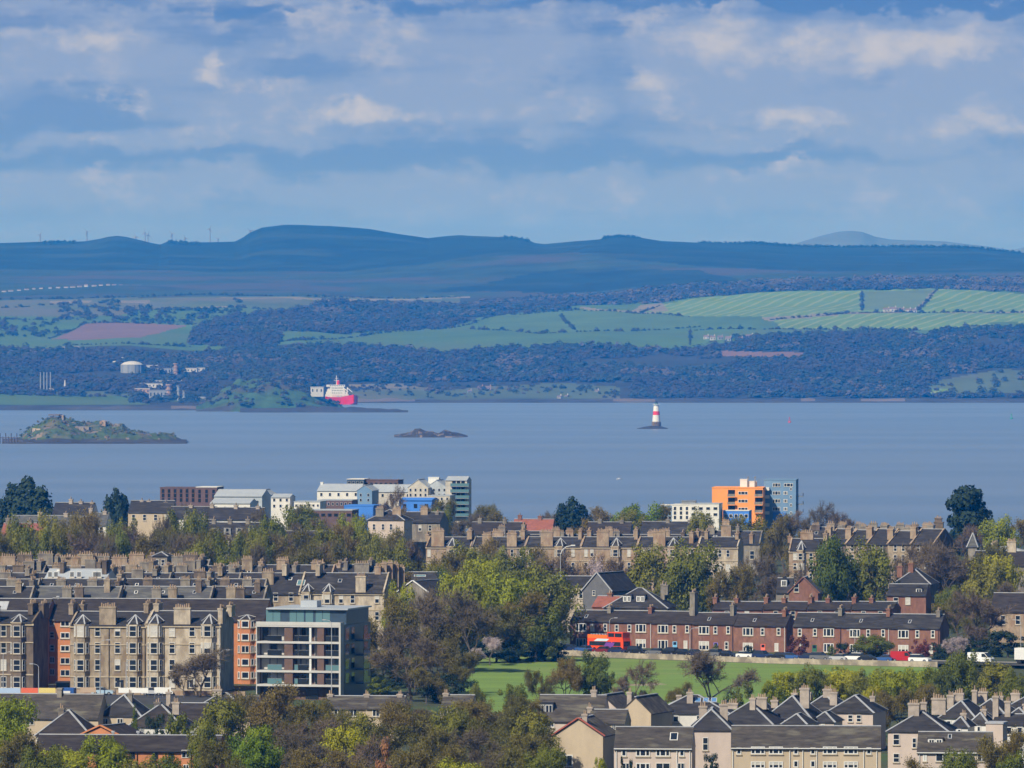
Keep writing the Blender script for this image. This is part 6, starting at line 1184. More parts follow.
def strip(name, o0, o1, z, m, h=None):
    ps = [530, 570, 602, 680, 768, 850, 938, 1040]; A = [road_pt(p, o0, z)[0] for p in ps]; B2 = [road_pt(p, o1, z)[0] for p in ps]; b = MB()
    for i in range(len(ps) - 1):
        b.poly([A[i], A[i + 1], B2[i + 1], B2[i]])
        if h: b.poly([A[i] - Vector((0, 0, h)), A[i + 1] - Vector((0, 0, h)), A[i + 1], A[i]])
    me = b.mesh(name, [m]); structure(name, me)
strip('road', .2, 11.5, .70, M_asph); strip('pavement', 11.5, 13.6, .83, M_pave, .13); strip('front_gardens', 13.6, 30, .85, M_ground)
# cars
CW = glass_mat('car_glass', (.02, .024, .03), .05); TYRE = mat('tyre', (.02, .02, .02), .9); RIM = mat('wheel_rim', (.35, .35, .36), .4, metal=.6); LAMP = mat('tail_lamp', (.4, .02, .02), .3)
def paint(name, c): return mat('paint_' + name, c, .25, .04, .5, spec=.6)
PC = {'white': (.75, .75, .74), 'silver': (.42, .43, .45), 'grey': (.14, .145, .155), 'black': (.016, .017, .02), 'dark blue': (.018, .03, .085), 'blue': (.04, .10, .28), 'red': (.42, .02, .025), 'dark red': (.16, .015, .018), 'green': (.03, .10, .06), 'pale blue': (.35, .48, .6)}
_car = {}
CAR_PROF = {'car': (4.2, 1.72, [(-2.1, .3), (-2.1, .78), (-1.95, .93), (-1.3, .98), (1.2, .95), (1.95, .80), (2.1, .6), (2.1, .3)], [(-1.75, .95), (-1.35, 1.42), (.1, 1.46), (.85, .96)]),
            'suv': (4.5, 1.82, [(-2.25, .35), (-2.25, .95), (-2.1, 1.08), (1.2, 1.08), (2.1, .95), (2.25, .7), (2.25, .35)], [(-2.1, 1.06), (-1.9, 1.68), (.35, 1.70), (1.0, 1.06)]),
            'van': (5.3, 2.0, [(-2.65, .35), (-2.65, 1.25), (2.3, 1.2), (2.6, .95), (2.65, .35)], [(-2.65, 1.24), (-2.6, 2.2), (1.1, 2.22), (1.95, 1.22)])}
def car_meshes(kind):
    if kind in _car: return _car[kind]
    Lc, wd, body, cab = CAR_PROF[kind]; hw = wd / 2; out = {}
    b = MB(); b.hull([(x, -hw, z) for x, z in body], [(x, hw, z) for x, z in body], 0)
    i_ = .12; ct = [(cab[1], cab[2])]
    if kind == 'van': b.hull([(x, -hw + .04, z) for x, z in cab], [(x, hw - .04, z) for x, z in cab], 0)
    else: b.box(cab[1][0] + .05, cab[2][0] - .05, -hw + .2, hw - .2, cab[1][1] + .002, cab[1][1] + .07, 0)
    out['body'] = b
    g = MB()
    if kind == 'van':
        for sy in (-1, 1): g.hull([(.55, sy * (hw - .035), 1.3), (1.75, sy * (hw - .035), 1.3), (1.2, sy * (hw - .035), 2.0), (.55, sy * (hw - .035), 2.0)], [(.55, sy * (hw - .02), 1.3), (1.75, sy * (hw - .02), 1.3), (1.2, sy * (hw - .02), 2.0), (.55, sy * (hw - .02), 2.0)], 0)
        g.hull([(1.97, -hw + .15, 1.26), (1.97, hw - .15, 1.26), (1.2, hw - .15, 2.12), (1.2, -hw + .15, 2.12)], [(1.99, -hw + .15, 1.27), (1.99, hw - .15, 1.27), (1.22, hw - .15, 2.13), (1.22, -hw + .15, 2.13)], 0)
    else:
        a = [(cab[0][0], -hw + .05, cab[0][1]), (cab[3][0], -hw + .05, cab[3][1]), (cab[3][0], hw - .05, cab[3][1]), (cab[0][0], hw - .05, cab[0][1])]; t = [(cab[1][0], -hw + .2, cab[1][1]), (cab[2][0], -hw + .2, cab[2][1]), (cab[2][0], hw - .2, cab[2][1]), (cab[1][0], hw - .2, cab[1][1])]
        g.hull(a, t, 0)
    out['windows'] = g
    w = MB(); r = .32 if kind == 'car' else .36; w.tube((0, -.11, 0), (0, .11, 0), r, r, 0, 14); w.tube((0, -.125, 0), (0, -.105, 0), r * .6, r * .6, 1, 10)
    out['wheel'] = w.mesh('wheel', [TYRE, RIM]); out['r'] = r; out['wb'] = Lc * .31; out['hw'] = hw; out['L'] = Lc
    l = MB(); l.box(-.02, .02, -.14, .14, -.08, .08, 0); out['lamp'] = (l.mesh('tail_light', [LAMP]), l.mesh('headlight', [WHITE]))
    out['body_me'] = {}; out['win_me'] = g.mesh('windows', [CW]); _car[kind] = out; return out
def car(px_, off, kind, colour, label, flip=False, loc=None, grp='cars parked along the field wall'):
    q, a = road_pt(px_, off, .702) if loc is None else loc; m = car_meshes(kind)
    if colour not in m['body_me']: m['body_me'][colour] = m['body'].mesh('body', [paint(colour, PC[colour])])
    o = empty('parked_van' if kind == 'van' else 'parked_car', q, a + (pi if flip else 0), label, 'van' if kind == 'van' else 'car', grp)
    link('body', m['body_me'][colour], o); link('windows', m['win_me'], o)
    for sx in (-1, 1):
        for sy in (-1, 1): link('wheel', m['wheel'], o, (sx * m['wb'], sy * (m['hw'] - .1), m['r']), 0 if sy < 0 else pi)
    for sy in (-1, 1):
        link('tail_light', m['lamp'][0], o, (-m['L'] / 2 - .005, sy * (m['hw'] - .25), .72)); link('headlight', m['lamp'][1], o, (m['L'] / 2 + .005, sy * (m['hw'] - .28), .6))
CARS = [(556, 5, 'car', 'black'), (572, 4, 'car', 'dark blue'), (584, 3.2, 'car', 'blue'), (602, 3, 'car', 'dark red'), (618, 3, 'car', 'dark blue'), (637, 3.5, 'suv', 'black'), (655, 3.2, 'car', 'grey'), (669, 3.4, 'suv', 'black'), (684, 3.4, 'car', 'black'), (697, 3.4, 'car', 'dark blue'), (713, 3.4, 'suv', 'grey'), (728, 3.4, 'car', 'black'), (746, 3.4, 'car', 'white'), (763, 3.4, 'suv', 'dark blue'), (778, 3.4, 'car', 'black'),
        (791, 3.4, 'car', 'blue'), (806, 3.4, 'car', 'dark blue'), (821, 3.4, 'suv', 'grey'), (838, 3.4, 'car', 'silver'), (854, 3.4, 'suv', 'white'), (869, 3.4, 'car', 'black'), (884, 3.4, 'car', 'blue')]
bycol = {}
for e in CARS: bycol.setdefault(e[3], []).append(e)
for e in CARS:
    same = bycol[e[3]]; i = same.index(e)
    car(e[0], e[1] + rnd.uniform(-.2, .2), e[2], e[3], f'{e[3]} parked car, {nth(i, len(same))} of that colour along the field wall' if len(same) > 1 else f'the only {e[3]} car parked along the field wall', rnd.random() < .4)
car(904, 4.6, 'van', 'red', 'red van parked by the purple shrub at the right end of the terrace'); car(920, 3.2, 'suv', 'white', 'white car parked beside the red van at the right end of the wall')
car(981, 7, 'van', 'white', 'long white van standing under trees right of the field wall', grp=None)
# white lorry at the right edge
def lorry():
    q, a = road_pt(1031, 8, .702); o = empty('lorry', q, a, 'white lorry with blue tail cut by the right edge beside the hedge', 'lorry'); b = MB(); b.box(-3.2, 1.4, -1.15, 1.15, .9, 3.3, 0); b.build('cargo_box', [WHITE], o)
    b = MB(); b.hull([(1.5, -1.1, .6), (3.2, -1.1, .6), (3.2, -1.1, 1.6), (2.7, -1.1, 2.6), (1.5, -1.1, 2.6)], [(1.5, 1.1, .6), (3.2, 1.1, .6), (3.2, 1.1, 1.6), (2.7, 1.1, 2.6), (1.5, 1.1, 2.6)]); b.build('cab', [REND_BL], o)
    b = MB(); b.box(-3.1, 3.0, -.5, .5, .5, .88, 0); b.build('chassis', [BLACKP], o)
    for x in (-2.2, 2.4):
        for y in (-1, 1): b = MB(); b.tube((x, y - .14, .46), (x, y + .14, .46), .46, .46, 0, 12); b.build('wheel', [TYRE], o)
lorry()
# the red tour bus, open over its rear half
def bus():
    q, a = road_pt(609, 8.5, .702); o = empty('tour_bus', q, a, 'red open topped double decker tour bus with white and violet panels', 'bus'); RD = mat('bus_red', (.80, .075, .015), .35, .05, .4); OR = mat('bus_orange', (.80, .16, .02), .35, .05, .4); VI = mat('bus_violet', (.17, .06, .30), .4, .05, .4); PB = mat('bus_pale_blue', (.50, .66, .72), .4, .05, .4)
    Lh, hw = 4.9, 1.25; b = MB()
    b.hull([(-Lh, -hw, .4), (Lh, -hw, .4), (Lh, -hw, 2.2), (Lh - .15, -hw, 3.0), (-Lh, -hw, 2.9)], [(-Lh, hw, .4), (Lh, hw, .4), (Lh, hw, 2.2), (Lh - .15, hw, 3.0), (-Lh, hw, 2.9)]); b.build('body', [RD], o)
    b = MB(); b.box(.6, Lh - .2, -hw + .02, hw - .02, 3.003, 3.25, 0); b.box(.6, .75, -hw + .02, hw - .02, 3.25, 4.1, 0); b.box(Lh - .4, Lh - .2, -hw + .02, hw - .02, 3.25, 4.1, 0); b.box(2.4, 2.55, -hw + .02, hw - .02, 3.25, 4.1, 0); b.box(.5, Lh - .15, -hw, hw, 4.1, 4.3, 0); b.build('upper_cabin', [RD], o)
    b = MB(); b.box(.76, 2.39, -hw + .05, hw - .05, 3.26, 4.09); b.box(2.56, Lh - .41, -hw + .05, hw - .05, 3.26, 4.09); b.build('upper_windows', [CW], o)
    b = MB()
    for sy in (-1, 1): b.box(-Lh + .1, .55, min(sy * hw, sy * (hw - .06)), max(sy * hw, sy * (hw - .06)), 2.903, 3.7, 0)
    b.box(-Lh, -Lh + .08, -hw, hw, 2.903, 3.7, 0); b.build('open_deck_rail', [OR], o)
    b = MB()
    for i in range(6): b.box(-Lh + .7 + i * .8, -Lh + .85 + i * .8, -1.0, 1.0, 2.95, 3.85, 0)
    b.build('deck_seats', [PB], o)
    b = MB(); b.box(-Lh + .5, 1.6, -hw - .02, -hw - .002, 1.35, 2.25, 0); b.box(1.9, 4.2, -hw - .02, -hw - .002, 1.35, 2.25, 0); b.build('lower_windows', [CW], o)
    b = MB(); b.hull([(-3.2, -hw - .03, 2.3), (0.4, -hw - .03, 2.35), (1.1, -hw - .03, 2.85), (-2.2, -hw - .03, 2.85)], [(-3.2, -hw - .003, 2.3), (0.4, -hw - .003, 2.35), (1.1, -hw - .003, 2.85), (-2.2, -hw - .003, 2.85)]); b.build('pale_panel', [PB], o)
    b = MB(); b.hull([(-.6, -hw - .045, .9), (1.9, -hw - .045, .9), (2.6, -hw - .045, 2.1), (.2, -hw - .045, 2.1)], [(-.6, -hw - .021, .9), (1.9, -hw - .021, .9), (2.6, -hw - .021, 2.1), (.2, -hw - .021, 2.1)]); b.build('violet_panel', [VI], o)
    b = MB(); b.box(Lh - .01, Lh + .02, -hw + .15, hw - .15, 1.3, 2.4); b.build('windscreen', [CW], o)
    for x in (-3.0, 3.0):
        for y in (-1.08, 1.08): b = MB(); b.tube((x, y - .2, .5), (x, y + .2, .5), .5, .5, 0, 14); b.build('wheel', [TYRE], o)
bus()
# ---------------- street in front of the tenements
flat_poly('street', [(px2x(-60, 1330), 1330), (px2x(262, 1318), 1318), (px2x(262, 1352), 1352), (px2x(-60, 1367), 1367)], .006, M_asph)
flat_poly('street_verge', [(px2x(-60, 1367), 1367), (px2x(262, 1352), 1352), (px2x(262, 1357), 1357), (px2x(-60, 1371), 1371)], .007, M_pave)
def hoarding(p0, p1, y0, y1, col, label, d=1350, words=None):
    d2 = d - ((p0 + p1) / 2 - 100) * .03; x0, x1 = px2x(p0, d2), px2x(p1, d2); w = x1 - x0; z0, z1 = y2z(y0, d2), y2z(y1, d2); o = empty('hoarding', (x0 + w / 2, d2, 0), ROT, label, 'hoarding', 'coloured hoardings along the street below the tenements')
    b = MB(); b.box(-w / 2, w / 2, -.03, .03, max(z0, .2), z1, 0); b.build('panel', [mat('hoarding_' + str(p0), col, .7, .06, .4)], o)
    b = MB(); n = max(2, int(w / 2.2)) + 1
    for i in range(n): x = -w / 2 + .08 + (w - .16) * i / (n - 1); b.tube((x, .07, 0), (x, .07, z1), .035, .035, 0, 6)
    b.build('frame', [GREYM], o); return o
hoarding(-14, 20.5, 693.5, 688, (.35, .46, .62), 'pale blue hoarding panel at the left edge of the street'); hoarding(21, 38, 693, 688, (.66, .13, .06), 'red hoarding panel along the street below the tenements'); hoarding(38.5, 55.5, 693, 688, (.62, .50, .16), 'yellow hoarding panel between red panel and blue container')
hoarding(80, 96, 692.5, 687.5, (.42, .31, .22), 'tan hoarding panel right of the blue container'); hoarding(118, 148.5, 693, 688, (.70, .70, .68), 'long white banner panel in front of the pale tenement'); hoarding(154, 171, 693, 687.5, (.66, .66, .63), 'short white banner panel under the bare street tree')
def container():
    d = 1349; o = empty('skip_container', (px2x(67, d), d, 0), ROT, 'blue container with white stripe standing on the street beside the hoardings', 'container'); b = MB(); b.box(-1.3, 1.3, 0, 2.2, .1, 1.75, 0)
    for i in range(8): b.box(-1.25 + i * .33, -1.12 + i * .33, -.05, -.002, .15, 1.7, 0)
    b.build('body', [mat('container_blue', (.03, .10, .32), .5)], o); b = MB(); b.box(-1.2, .6, -.07, -.052, .8, 1.2); b.build('stripe', [WHITE], o)
container()
for p_, c_, lb in ((103, 'pale blue', 'pale blue car parked in the street before the brown tenement'), (153, 'silver', 'silver car in the street by the short white banner'), (163, 'white', 'white car behind the short white banner')):
    car(0, 0, 'car', c_, lb, loc=(Vector((px2x(p_, 1358), 1358 - (p_ - 100) * .02, .01)), ROT), grp=None)
# low garden wall
b = MB(); b.bar((px2x(-40, 1366), 1367, -.1), (px2x(245, 1352), 1353.5, -.1), .4, 1.0); o = b.build('garden_wall', [ST_GLD]); tag(o, 'low golden garden wall along the foot of the tenement row', 'wall')
# sheds in the brick gap
h = House('bus_shelter', 'small dark roofed shed below the orange brick flats in the gap', 'shed', None, 56, 69, 1380, 683, 682, 3, roof='flat', wall=PANEL_G, roofm=METAL_R)
# ---------------- lamp posts
def lamp(px_, yt, d, label, arm=1.6, side=1, tall=True):
    H_ = y2z(yt, d); o = empty('street_lamp', (px2x(px_, d), d, 0), 0, label, 'street lamp', 'street lamps')
    b = MB(); b.tube((0, 0, -.1), (0, 0, H_ * .25), .11, .09, 0, 8); b.tube((0, 0, H_ * .25), (0, 0, H_ - .5), .08, .055, 0, 8); b.build('post', [LEAD], o)
    b = MB(); pts = [(0, 0, H_ - .55), (side * arm * .25, 0, H_ - .15), (side * arm * .6, 0, H_ - .02), (side * arm, 0, H_)]
    for p, q in zip(pts[:-1], pts[1:]): b.tube(p, q, .05, .045, 0, 6)
    b.build('arm', [LEAD], o); b = MB(); b.box(side * arm - .35, side * arm + .35, -.14, .14, H_ - .06, H_ + .1); b.build('lamp_head', [LEAD], o)
for a in [(3, 652, 1358, 'pale street lamp nearest the left edge before the sooty tenement', 1.4, 1), (38.5, 664, 1356, 'street lamp rising over the red hoarding panel', 1.4, -1), (100, 640, 1356, 'tall street lamp before the brown tenement windows', 1.6, 1), (126, 660, 1355, 'slim street lamp above the long white banner', 1.4, 1), (331.5, 620, 1320, 'tall pale lamp post standing before the white modern flats', 1.4, -1), (220.5, 650, 1350, 'street lamp at the corner of the pale tenement', 1.4, 1),
          (609.5, 618, 1536, 'lamp post between bus and red terrace', 1.4, 1), (690, 628, 1520, 'lamp post before the violet doored terrace house', 1.4, 1), (855, 630, 1496, 'lamp post before the navy doored terrace house', 1.4, -1), (1021, 620, 1490, 'lamp post at the right edge by the lorry', 1.4, -1), (587.5, 655, 1508, 'short pole on the field below the bus', .3, 1)]: lamp(*a)
def big_lamp():
    d = 1560; o = empty('street_lamp', (px2x(560.5, d), d, 0), 0, 'tall lamp with long curved white arm rising above the slate roofed hall', 'street lamp', 'street lamps'); H_ = y2z(554, d); b = MB(); b.tube((0, 0, -.1), (0, 0, H_), .12, .07, 0, 8); b.build('post', [LEAD], o)
    b = MB(); pts = [(0, 0, H_), (.5, 0, H_ + 1.0), (1.3, 0, H_ + 1.6), (2.4, 0, H_ + 1.8)]
    for p, q in zip(pts[:-1], pts[1:]): b.tube(p, q, .09, .08, 0, 6)
    b.build('arm', [WHITE], o); b = MB(); b.box(2.3, 3.2, -.2, .2, H_ + 1.75, H_ + 2.0); b.build('lamp_head', [WHITE], o)
big_lamp()
# ---------------- out on the water
RED_P = mat('signal_red', (.62, .03, .03), .5, .05, .5)
def lighthouse():
    d = water_d(428.5) + 25; q = d / F; o = empty('lighthouse', (px2x(656.3, d), d, -14), 0, 'small white lighthouse with one red band on a rock in the water', 'lighthouse'); z = lambda y: y2z(y, d) + 14
    b = MB(); b.lathe([(4.4, .5), (4.2, z(422.5)), (3.9, z(421.6))], 0, 20); b.build('base', [ST_DARK], o)
    b = MB(); b.lathe([(3.6, z(421.7)), (3.1, z(414.8)), (2.95, z(414.6))], 0, 24); b.lathe([(2.9, z(411.2)), (2.3, z(405.4))], 0, 24); b.build('tower', [WHITE], o)
    b = MB(); b.lathe([(3.13, z(415)), (2.88, z(411.1))], 0, 24); b.build('red_band', [RED_P], o)
    b = MB(); b.lathe([(2.2, z(405.5)), (3.1, z(405.0)), (3.1, z(404.7)), (1.4, z(404.68))], 0, 20)
    for k in range(12): b.tube((3.0 * cos(k * pi / 6), 3.0 * sin(k * pi / 6), z(404.7)), (3.0 * cos(k * pi / 6), 3.0 * sin(k * pi / 6), z(403.6)), .07, .07, 0, 5)
    b.build('gallery', [WHITE], o); b = MB(); b.lathe([(1.4, z(404.69)), (1.4, z(402.6))], 0, 12); b.build('lantern', [GLASS_B], o); b = MB(); b.lathe([(1.7, z(402.6)), (.9, z(401.8)), (.15, z(401.3))], 0, 12); b.build('dome', [BLACKP], o)
    for k, yy in enumerate((419, 409)): b = MB(); b.box(-.4, .4, -3.3 + k * .7, -2.7 + k * .5, z(yy) - .8, z(yy) + .6); b.build('window', [GLASS], o)
lighthouse()
def ship():
    d = water_d(404.2); o = empty('ship', (px2x(343, d), d, -14), R(-72), 'red hulled ship with stacked white superstructure moored by the headland', 'ship'); HR = mat('hull_red', (.52, .008, .012), .5, .08, .05); Lh = 45.0
    secs = []
    for x, hw, zb, zt in [(-Lh, 9.5, 0, 9), (-Lh * .8, 11.5, -1, 9), (0, 12, -1, 8.4), (Lh * .6, 11, -1, 8.8), (Lh * .85, 6.5, -1, 10.5), (Lh, .6, 1.5, 12)]: secs.append([(x, -hw, zt), (x, -hw * .92, zb), (x, hw * .92, zb), (x, hw, zt)])
    b = MB()
    for a, c_ in zip(secs[:-1], secs[1:]): b.hull(a, c_, 0)
    b.build('hull', [HR], o)
    sp = MB(); x0 = -Lh + 4
    for (a, c_, hw, z0, z1) in [(0, 30, 10.5, 8.6, 12), (2, 24, 10, 12.003, 15), (3, 20, 9, 15.003, 18), (4, 17, 8.4, 18.003, 21), (5, 15, 10.5, 21.003, 23.6)]: sp.box(x0 + a, x0 + c_, -hw, hw, z0, z1)
    s_ = sp.build('superstructure', [WHITE], o)
    b = MB()
    for k, (hw, z, xx) in enumerate([(9.2, 13, 24), (8.2, 16, 20), (7.6, 19, 17), (9.6, 22, 15)]):
        n = 8
        for i in range(n): y = -hw + 2 * hw * (i + .5) / n; b.box(x0 + xx + .002, x0 + xx + .06, y - .5, y + .5, z, z + 1.1)
        for i in range(5): xq = x0 + 5 + i * 2.4; b.box(xq, xq + 1.1, hw + .75, hw + .93, z, z + 1.0)
    b.build('portholes', [GLASS], s_)
    b = MB(); b.tube((x0 + 8, 4, 23.6), (x0 + 8, 4, 29), 2.0, 1.7, 0, 10); b.build('funnel', [RED_P], o)
    b = MB(); b.tube((x0 + 13, 0, 23.6), (x0 + 13, 0, 35), .5, .3); b.tube((x0 + 13, -3, 29), (x0 + 13, 3, 29), .25, .25); b.tube((x0 + 13, -2, 31.5), (x0 + 13, 2, 31.5), .25, .25); b.build('mast', [WHITE], o)
    for xx in (2, 18): b = MB(); b.tube((xx, 0, 8.5), (xx, 0, 21), .7, .5); b.tube((xx, 0, 20), (xx + 11, 3, 15), .45, .3); b.build('deck_crane', [WHITE], o)
    for xx in (-6, 8, 24): b = MB(); b.box(xx, xx + 9, -7.5, 7.5, 8.4, 10.2); b.build('hatch_cover', [mat('hatch_grey', (.38, .40, .42), .7)], o)
ship()
def little(px_, y, build, name, label, cat, grp=None):
    d = water_d(y); o = empty(name, (px2x(px_, d), d, -14), R(20), label, cat, grp); build(o)
    if name == 'motor_boat': o.scale = (.4, .4, .4)
def mk_boat(o):
    b = MB(); S_ = [[(x, -w, 1.1 + s_), (x, -w * .6, -.2), (x, w * .6, -.2), (x, w, 1.1 + s_)] for x, w, s_ in ((-3.5, 1.2, 0), (0, 1.4, 0), (2.4, .9, .25), (3.8, .08, .5))]
    for a, c_ in zip(S_[:-1], S_[1:]): b.hull(a, c_)
    b.build('hull', [WHITE], o); b = MB(); b.box(-1.6, .9, -.9, .9, 1.1, 2.3); b.build('cabin', [WHITE], o); b = MB(); b.box(.902, .96, -.7, .7, 1.5, 2.2); b.build('windscreen', [GLASS], o)
def mk_buoy(m):
    def f(o):
        b = MB(); b.lathe([(1.5, -.2), (1.6, .7), (.5, 1.0)], 0, 12); b.build('float', [m], o); b = MB()
        for k in range(4): b.tube((1.1 * cos(k * pi / 2), 1.1 * sin(k * pi / 2), .9), (.3 * cos(k * pi / 2), .3 * sin(k * pi / 2), 4.2), .1, .08, 0, 5)
        b.lathe([(.05, 4.1), (.5, 4.2), (.5, 4.8), (.05, 5.2)], 0, 8); b.build('frame', [m], o)
    return f
little(619, 479.5, mk_boat, 'motor_boat', 'tiny white boat alone on the near water', 'boat'); little(789.5, 422.5, mk_buoy(RED_P), 'navigation_buoy', 'tiny red buoy on the far water right of the lighthouse', 'buoy'); little(1011.5, 418.8, mk_buoy(mat('buoy_green', (.02, .32, .18), .5)), 'navigation_buoy', 'tiny green buoy on the far water near the right edge', 'buoy')
# island ruins and jetty
def ruin(px_, yb, d, wpx, hpx, label, m=ST_GRY, depth=8, tower=False):
    q = d / F; w, h_ = wpx * q, hpx * q; z = y2z(yb, d); o = empty('ruined_building', (px2x(px_, d), d, z), R(-12), label, 'ruin', 'ruined fort buildings on the island'); b = MB(); n = max(3, int(w / 2.4))
    for i in range(n):
        x0, x1 = -w / 2 + w * i / n, -w / 2 + w * (i + 1) / n; b.box(x0, x1, 0, .6, -2.5, h_ * rnd.uniform(.6, 1.0)); b.box(x0, x1, depth - .6, depth, -2.5, h_ * rnd.uniform(.5, 1.0))
    b.box(-w / 2, -w / 2 + .6, .601, depth - .601, -2.5, h_ * .8); b.box(w / 2 - .6, w / 2, .601, depth - .601, -2.5, h_ * .7); b.build('wall', [m], o)
    if tower: b = MB(); b.box(-w * .62, w * .62, -1, depth + 1, h_ + .003, h_ + .9); b.build('roof_slab', [m], o)
    for i in range(max(1, n // 2)): x = -w / 2 + w * (i + .5) / max(1, n // 2); b = MB(); b.box(x - .5, x + .5, -.03, -.003, h_ * .2, h_ * .5); b.build('opening', [BLACKP], o)
dI = ISL_D + 70
ruin(54, 420, dI, 9, 4.5, 'dark ruined lookout block on the summit of the left island', ST_DARK, 8, True); ruin(61, 418.5, dI, 5, 4.5, 'small upper ruin beside the summit lookout of the island', ST_BRN, 6); ruin(102.5, 424.5, dI, 6, 4.5, 'pinkish ruined wall standing right of the island summit', ST_GLD, 6); ruin(116, 427, dI, 8, 3.5, 'low grey ruin on the right shoulder of the island', ST_GRY, 6); ruin(39, 431, ISL_D + 30, 14, 3, 'long pale ruined wall on the left slope of the island', ST_CLN, 5); ruin(84, 429, ISL_D + 45, 10, 3, 'low dark bunker in the middle of the island', ST_GRY, 6); ruin(60, 435, ISL_D + 20, 6, 2.5, 'small white walled bunker near the island shore', HARL_W, 5)
def jetty():
    d = ISL_D - 5; o = empty('jetty', (px2x(8, d), d, -14), 0, 'old timber jetty on posts running off the left end of the island', 'jetty'); q = d / F; b = MB(); b.box(-24 * q, 10 * q, -1.5, 1.5, 4.2, 4.8); b.build('deck', [BARK], o)
    for k in range(12):
        x = (-22 + k * 2.8) * q
        for y in (-1.3, 1.3): b = MB(); b.tube((x, y, -1), (x, y, 8.0 if k % 2 else 5.4), .35, .3, 0, 6); b.build('post', [BARK], o)
jetty()
# ---------------- far shore buildings
FWH = mat('far_white_wall', (.42, .42, .42), .8, .05, .1); FGR = mat('far_grey_wall', (.22, .24, .26), .8, .1, .1); FRF = mat('far_roof', (.16, .12, .11), .8, .1, .1); FPK = mat('far_pink_wall', (.3, .21, .18), .8, .1, .1)
def far_house(px_, y, wpx, hpx, label, cat='house', grp=None, wall=FWH, roofm=FRF, name='far_house', rise=.35, d=None, chim=True, depth=10, win=True):
    d = d or far_at(px_, y); q = d / F; w, h_ = wpx * q, hpx * q; z = far_z(px_, d) - .8; h_ += .8; o = empty(name, (px2x(px_, d), d, z), R(rnd.uniform(-14, 14)), label, cat, grp)
    e = h_ * (1 - rise); b = MB(); b.box(-w / 2, w / 2, 0, depth, -3, e); b.build('wall', [wall], o); b = MB()
    if rise > .1: b.hull([(-w / 2 - .3, -.4, e + .003), (-w / 2 - .3, depth / 2, h_), (-w / 2 - .3, depth + .4, e + .003)], [(w / 2 + .3, -.4, e + .003), (w / 2 + .3, depth / 2, h_), (w / 2 + .3, depth + .4, e + .003)])
    else: b.box(-w / 2 - .3, w / 2 + .3, -.3, depth + .3, e + .003, h_)
    r = b.build('roof', [roofm], o)
    if chim: b = MB(); b.box(w / 2 - 1.4, w / 2 - .2, depth / 2 - .8, depth / 2 + .8, h_ - 1, h_ + 1.6); b.build('chimney', [wall], r)
    if win:
        n = max(2, int(w / 4))
        for i in range(n): x = -w / 2 + w * (i + .5) / n; b = MB(); b.box(x - .7, x + .7, -.06, -.003, e * .35, e * .75); b.build('window', [GLASS], o)
    return o
fm_ = [(887, 310.5, 6, 4), (894, 310.8, 6, 5), (901, 311, 6.5, 4.5), (908, 311, 5, 4), (914, 310.5, 6, 4)]
for i, a in enumerate(fm_): far_house(*a, f'white farm building with dark roof, {nth(i, 5)} in the far hillside farm', 'farm building', 'white farm buildings on the far striped hillside')
f2 = [(706, 339, 5, 4), (713, 339.5, 5, 4.5), (721, 339, 5, 4), (728, 340, 6, 5), (741, 339.5, 5, 4), (750, 338.5, 7, 5.5), (757, 339, 5, 4)]
for i, a in enumerate(f2): far_house(*a, f'pale hamlet house, {nth(i, 7)} in the far hamlet below the striped field', 'house', 'hamlet houses on the far shore', wall=FWH if i in (0, 1, 5) else FGR)
for i, p_ in enumerate([4, 11, 19, 27, 34, 41, 50, 58, 66, 73, 80, 86, 94, 101, 108, 114, 121, 127, 133, 139]):
    yy = 292 - 6.5 * p_ / 139; far_house(p_, yy, rnd.uniform(3.0, 5.0), 1.6 + (1.2 if p_ == 86 else 0), f'white house, {nth(i, 20)} in the far village row below the left hills', 'house', 'far village row below the left hills', chim=False, win=False, depth=9)
for i, (p_, y, w_, h_) in enumerate([(559, 398.5, 4, 3), (597, 392, 4, 2.5), (566, 397, 3, 2), (480, 389, 5, 3), (488, 390, 6, 4), (470, 393, 4, 3)]): far_house(p_, y, w_, h_, ['white cottage on the far shore straight above the rock gap', 'white cottage left of the lighthouse on the far shore', 'tiny second cottage beside the far shore cottage', 'pinkish house at the left of the far shore hamlet', 'broad pinkish house on the far low shore', 'small grey house nearest the ship on the low shore'][i], 'house', None, FPK if i in (3, 4) else FWH if i != 5 else FGR)
def tank(px_, y, wpx, hpx, label):
    d = far_at(px_, y); q = d / F; r, h_ = wpx * q / 2, hpx * q; o = empty('storage_tank', (px2x(px_, d), d, far_z(px_, d) - 1), 0, label, 'tank', 'storage tanks on the far left shore'); b = MB(); b.lathe([(r, -3), (r, h_ * .72)], 0, 28); b.build('shell', [FGR], o); b = MB(); b.lathe([(r * 1.02, h_ * .72), (r * .75, h_ * .9), (r * .3, h_), (.1, h_ * 1.02)], 0, 28); b.build('dome', [FWH], o)
    b = MB()
    for k in range(10): a = k * pi / 5; b.tube((r * 1.02 * cos(a), r * 1.02 * sin(a), -2), (r * 1.02 * cos(a), r * 1.02 * sin(a), h_ * .72), .35, .35, 0, 5)
    b.build('ribs', [FGR], o)
tank(132, 372, 22, 12, 'big white domed storage tank above the far left shore'); tank(116, 364, 9, 5, 'small white storage tank left of the big domed tank'); tank(123, 361, 8, 5, 'small white storage tank just behind the big domed tank')
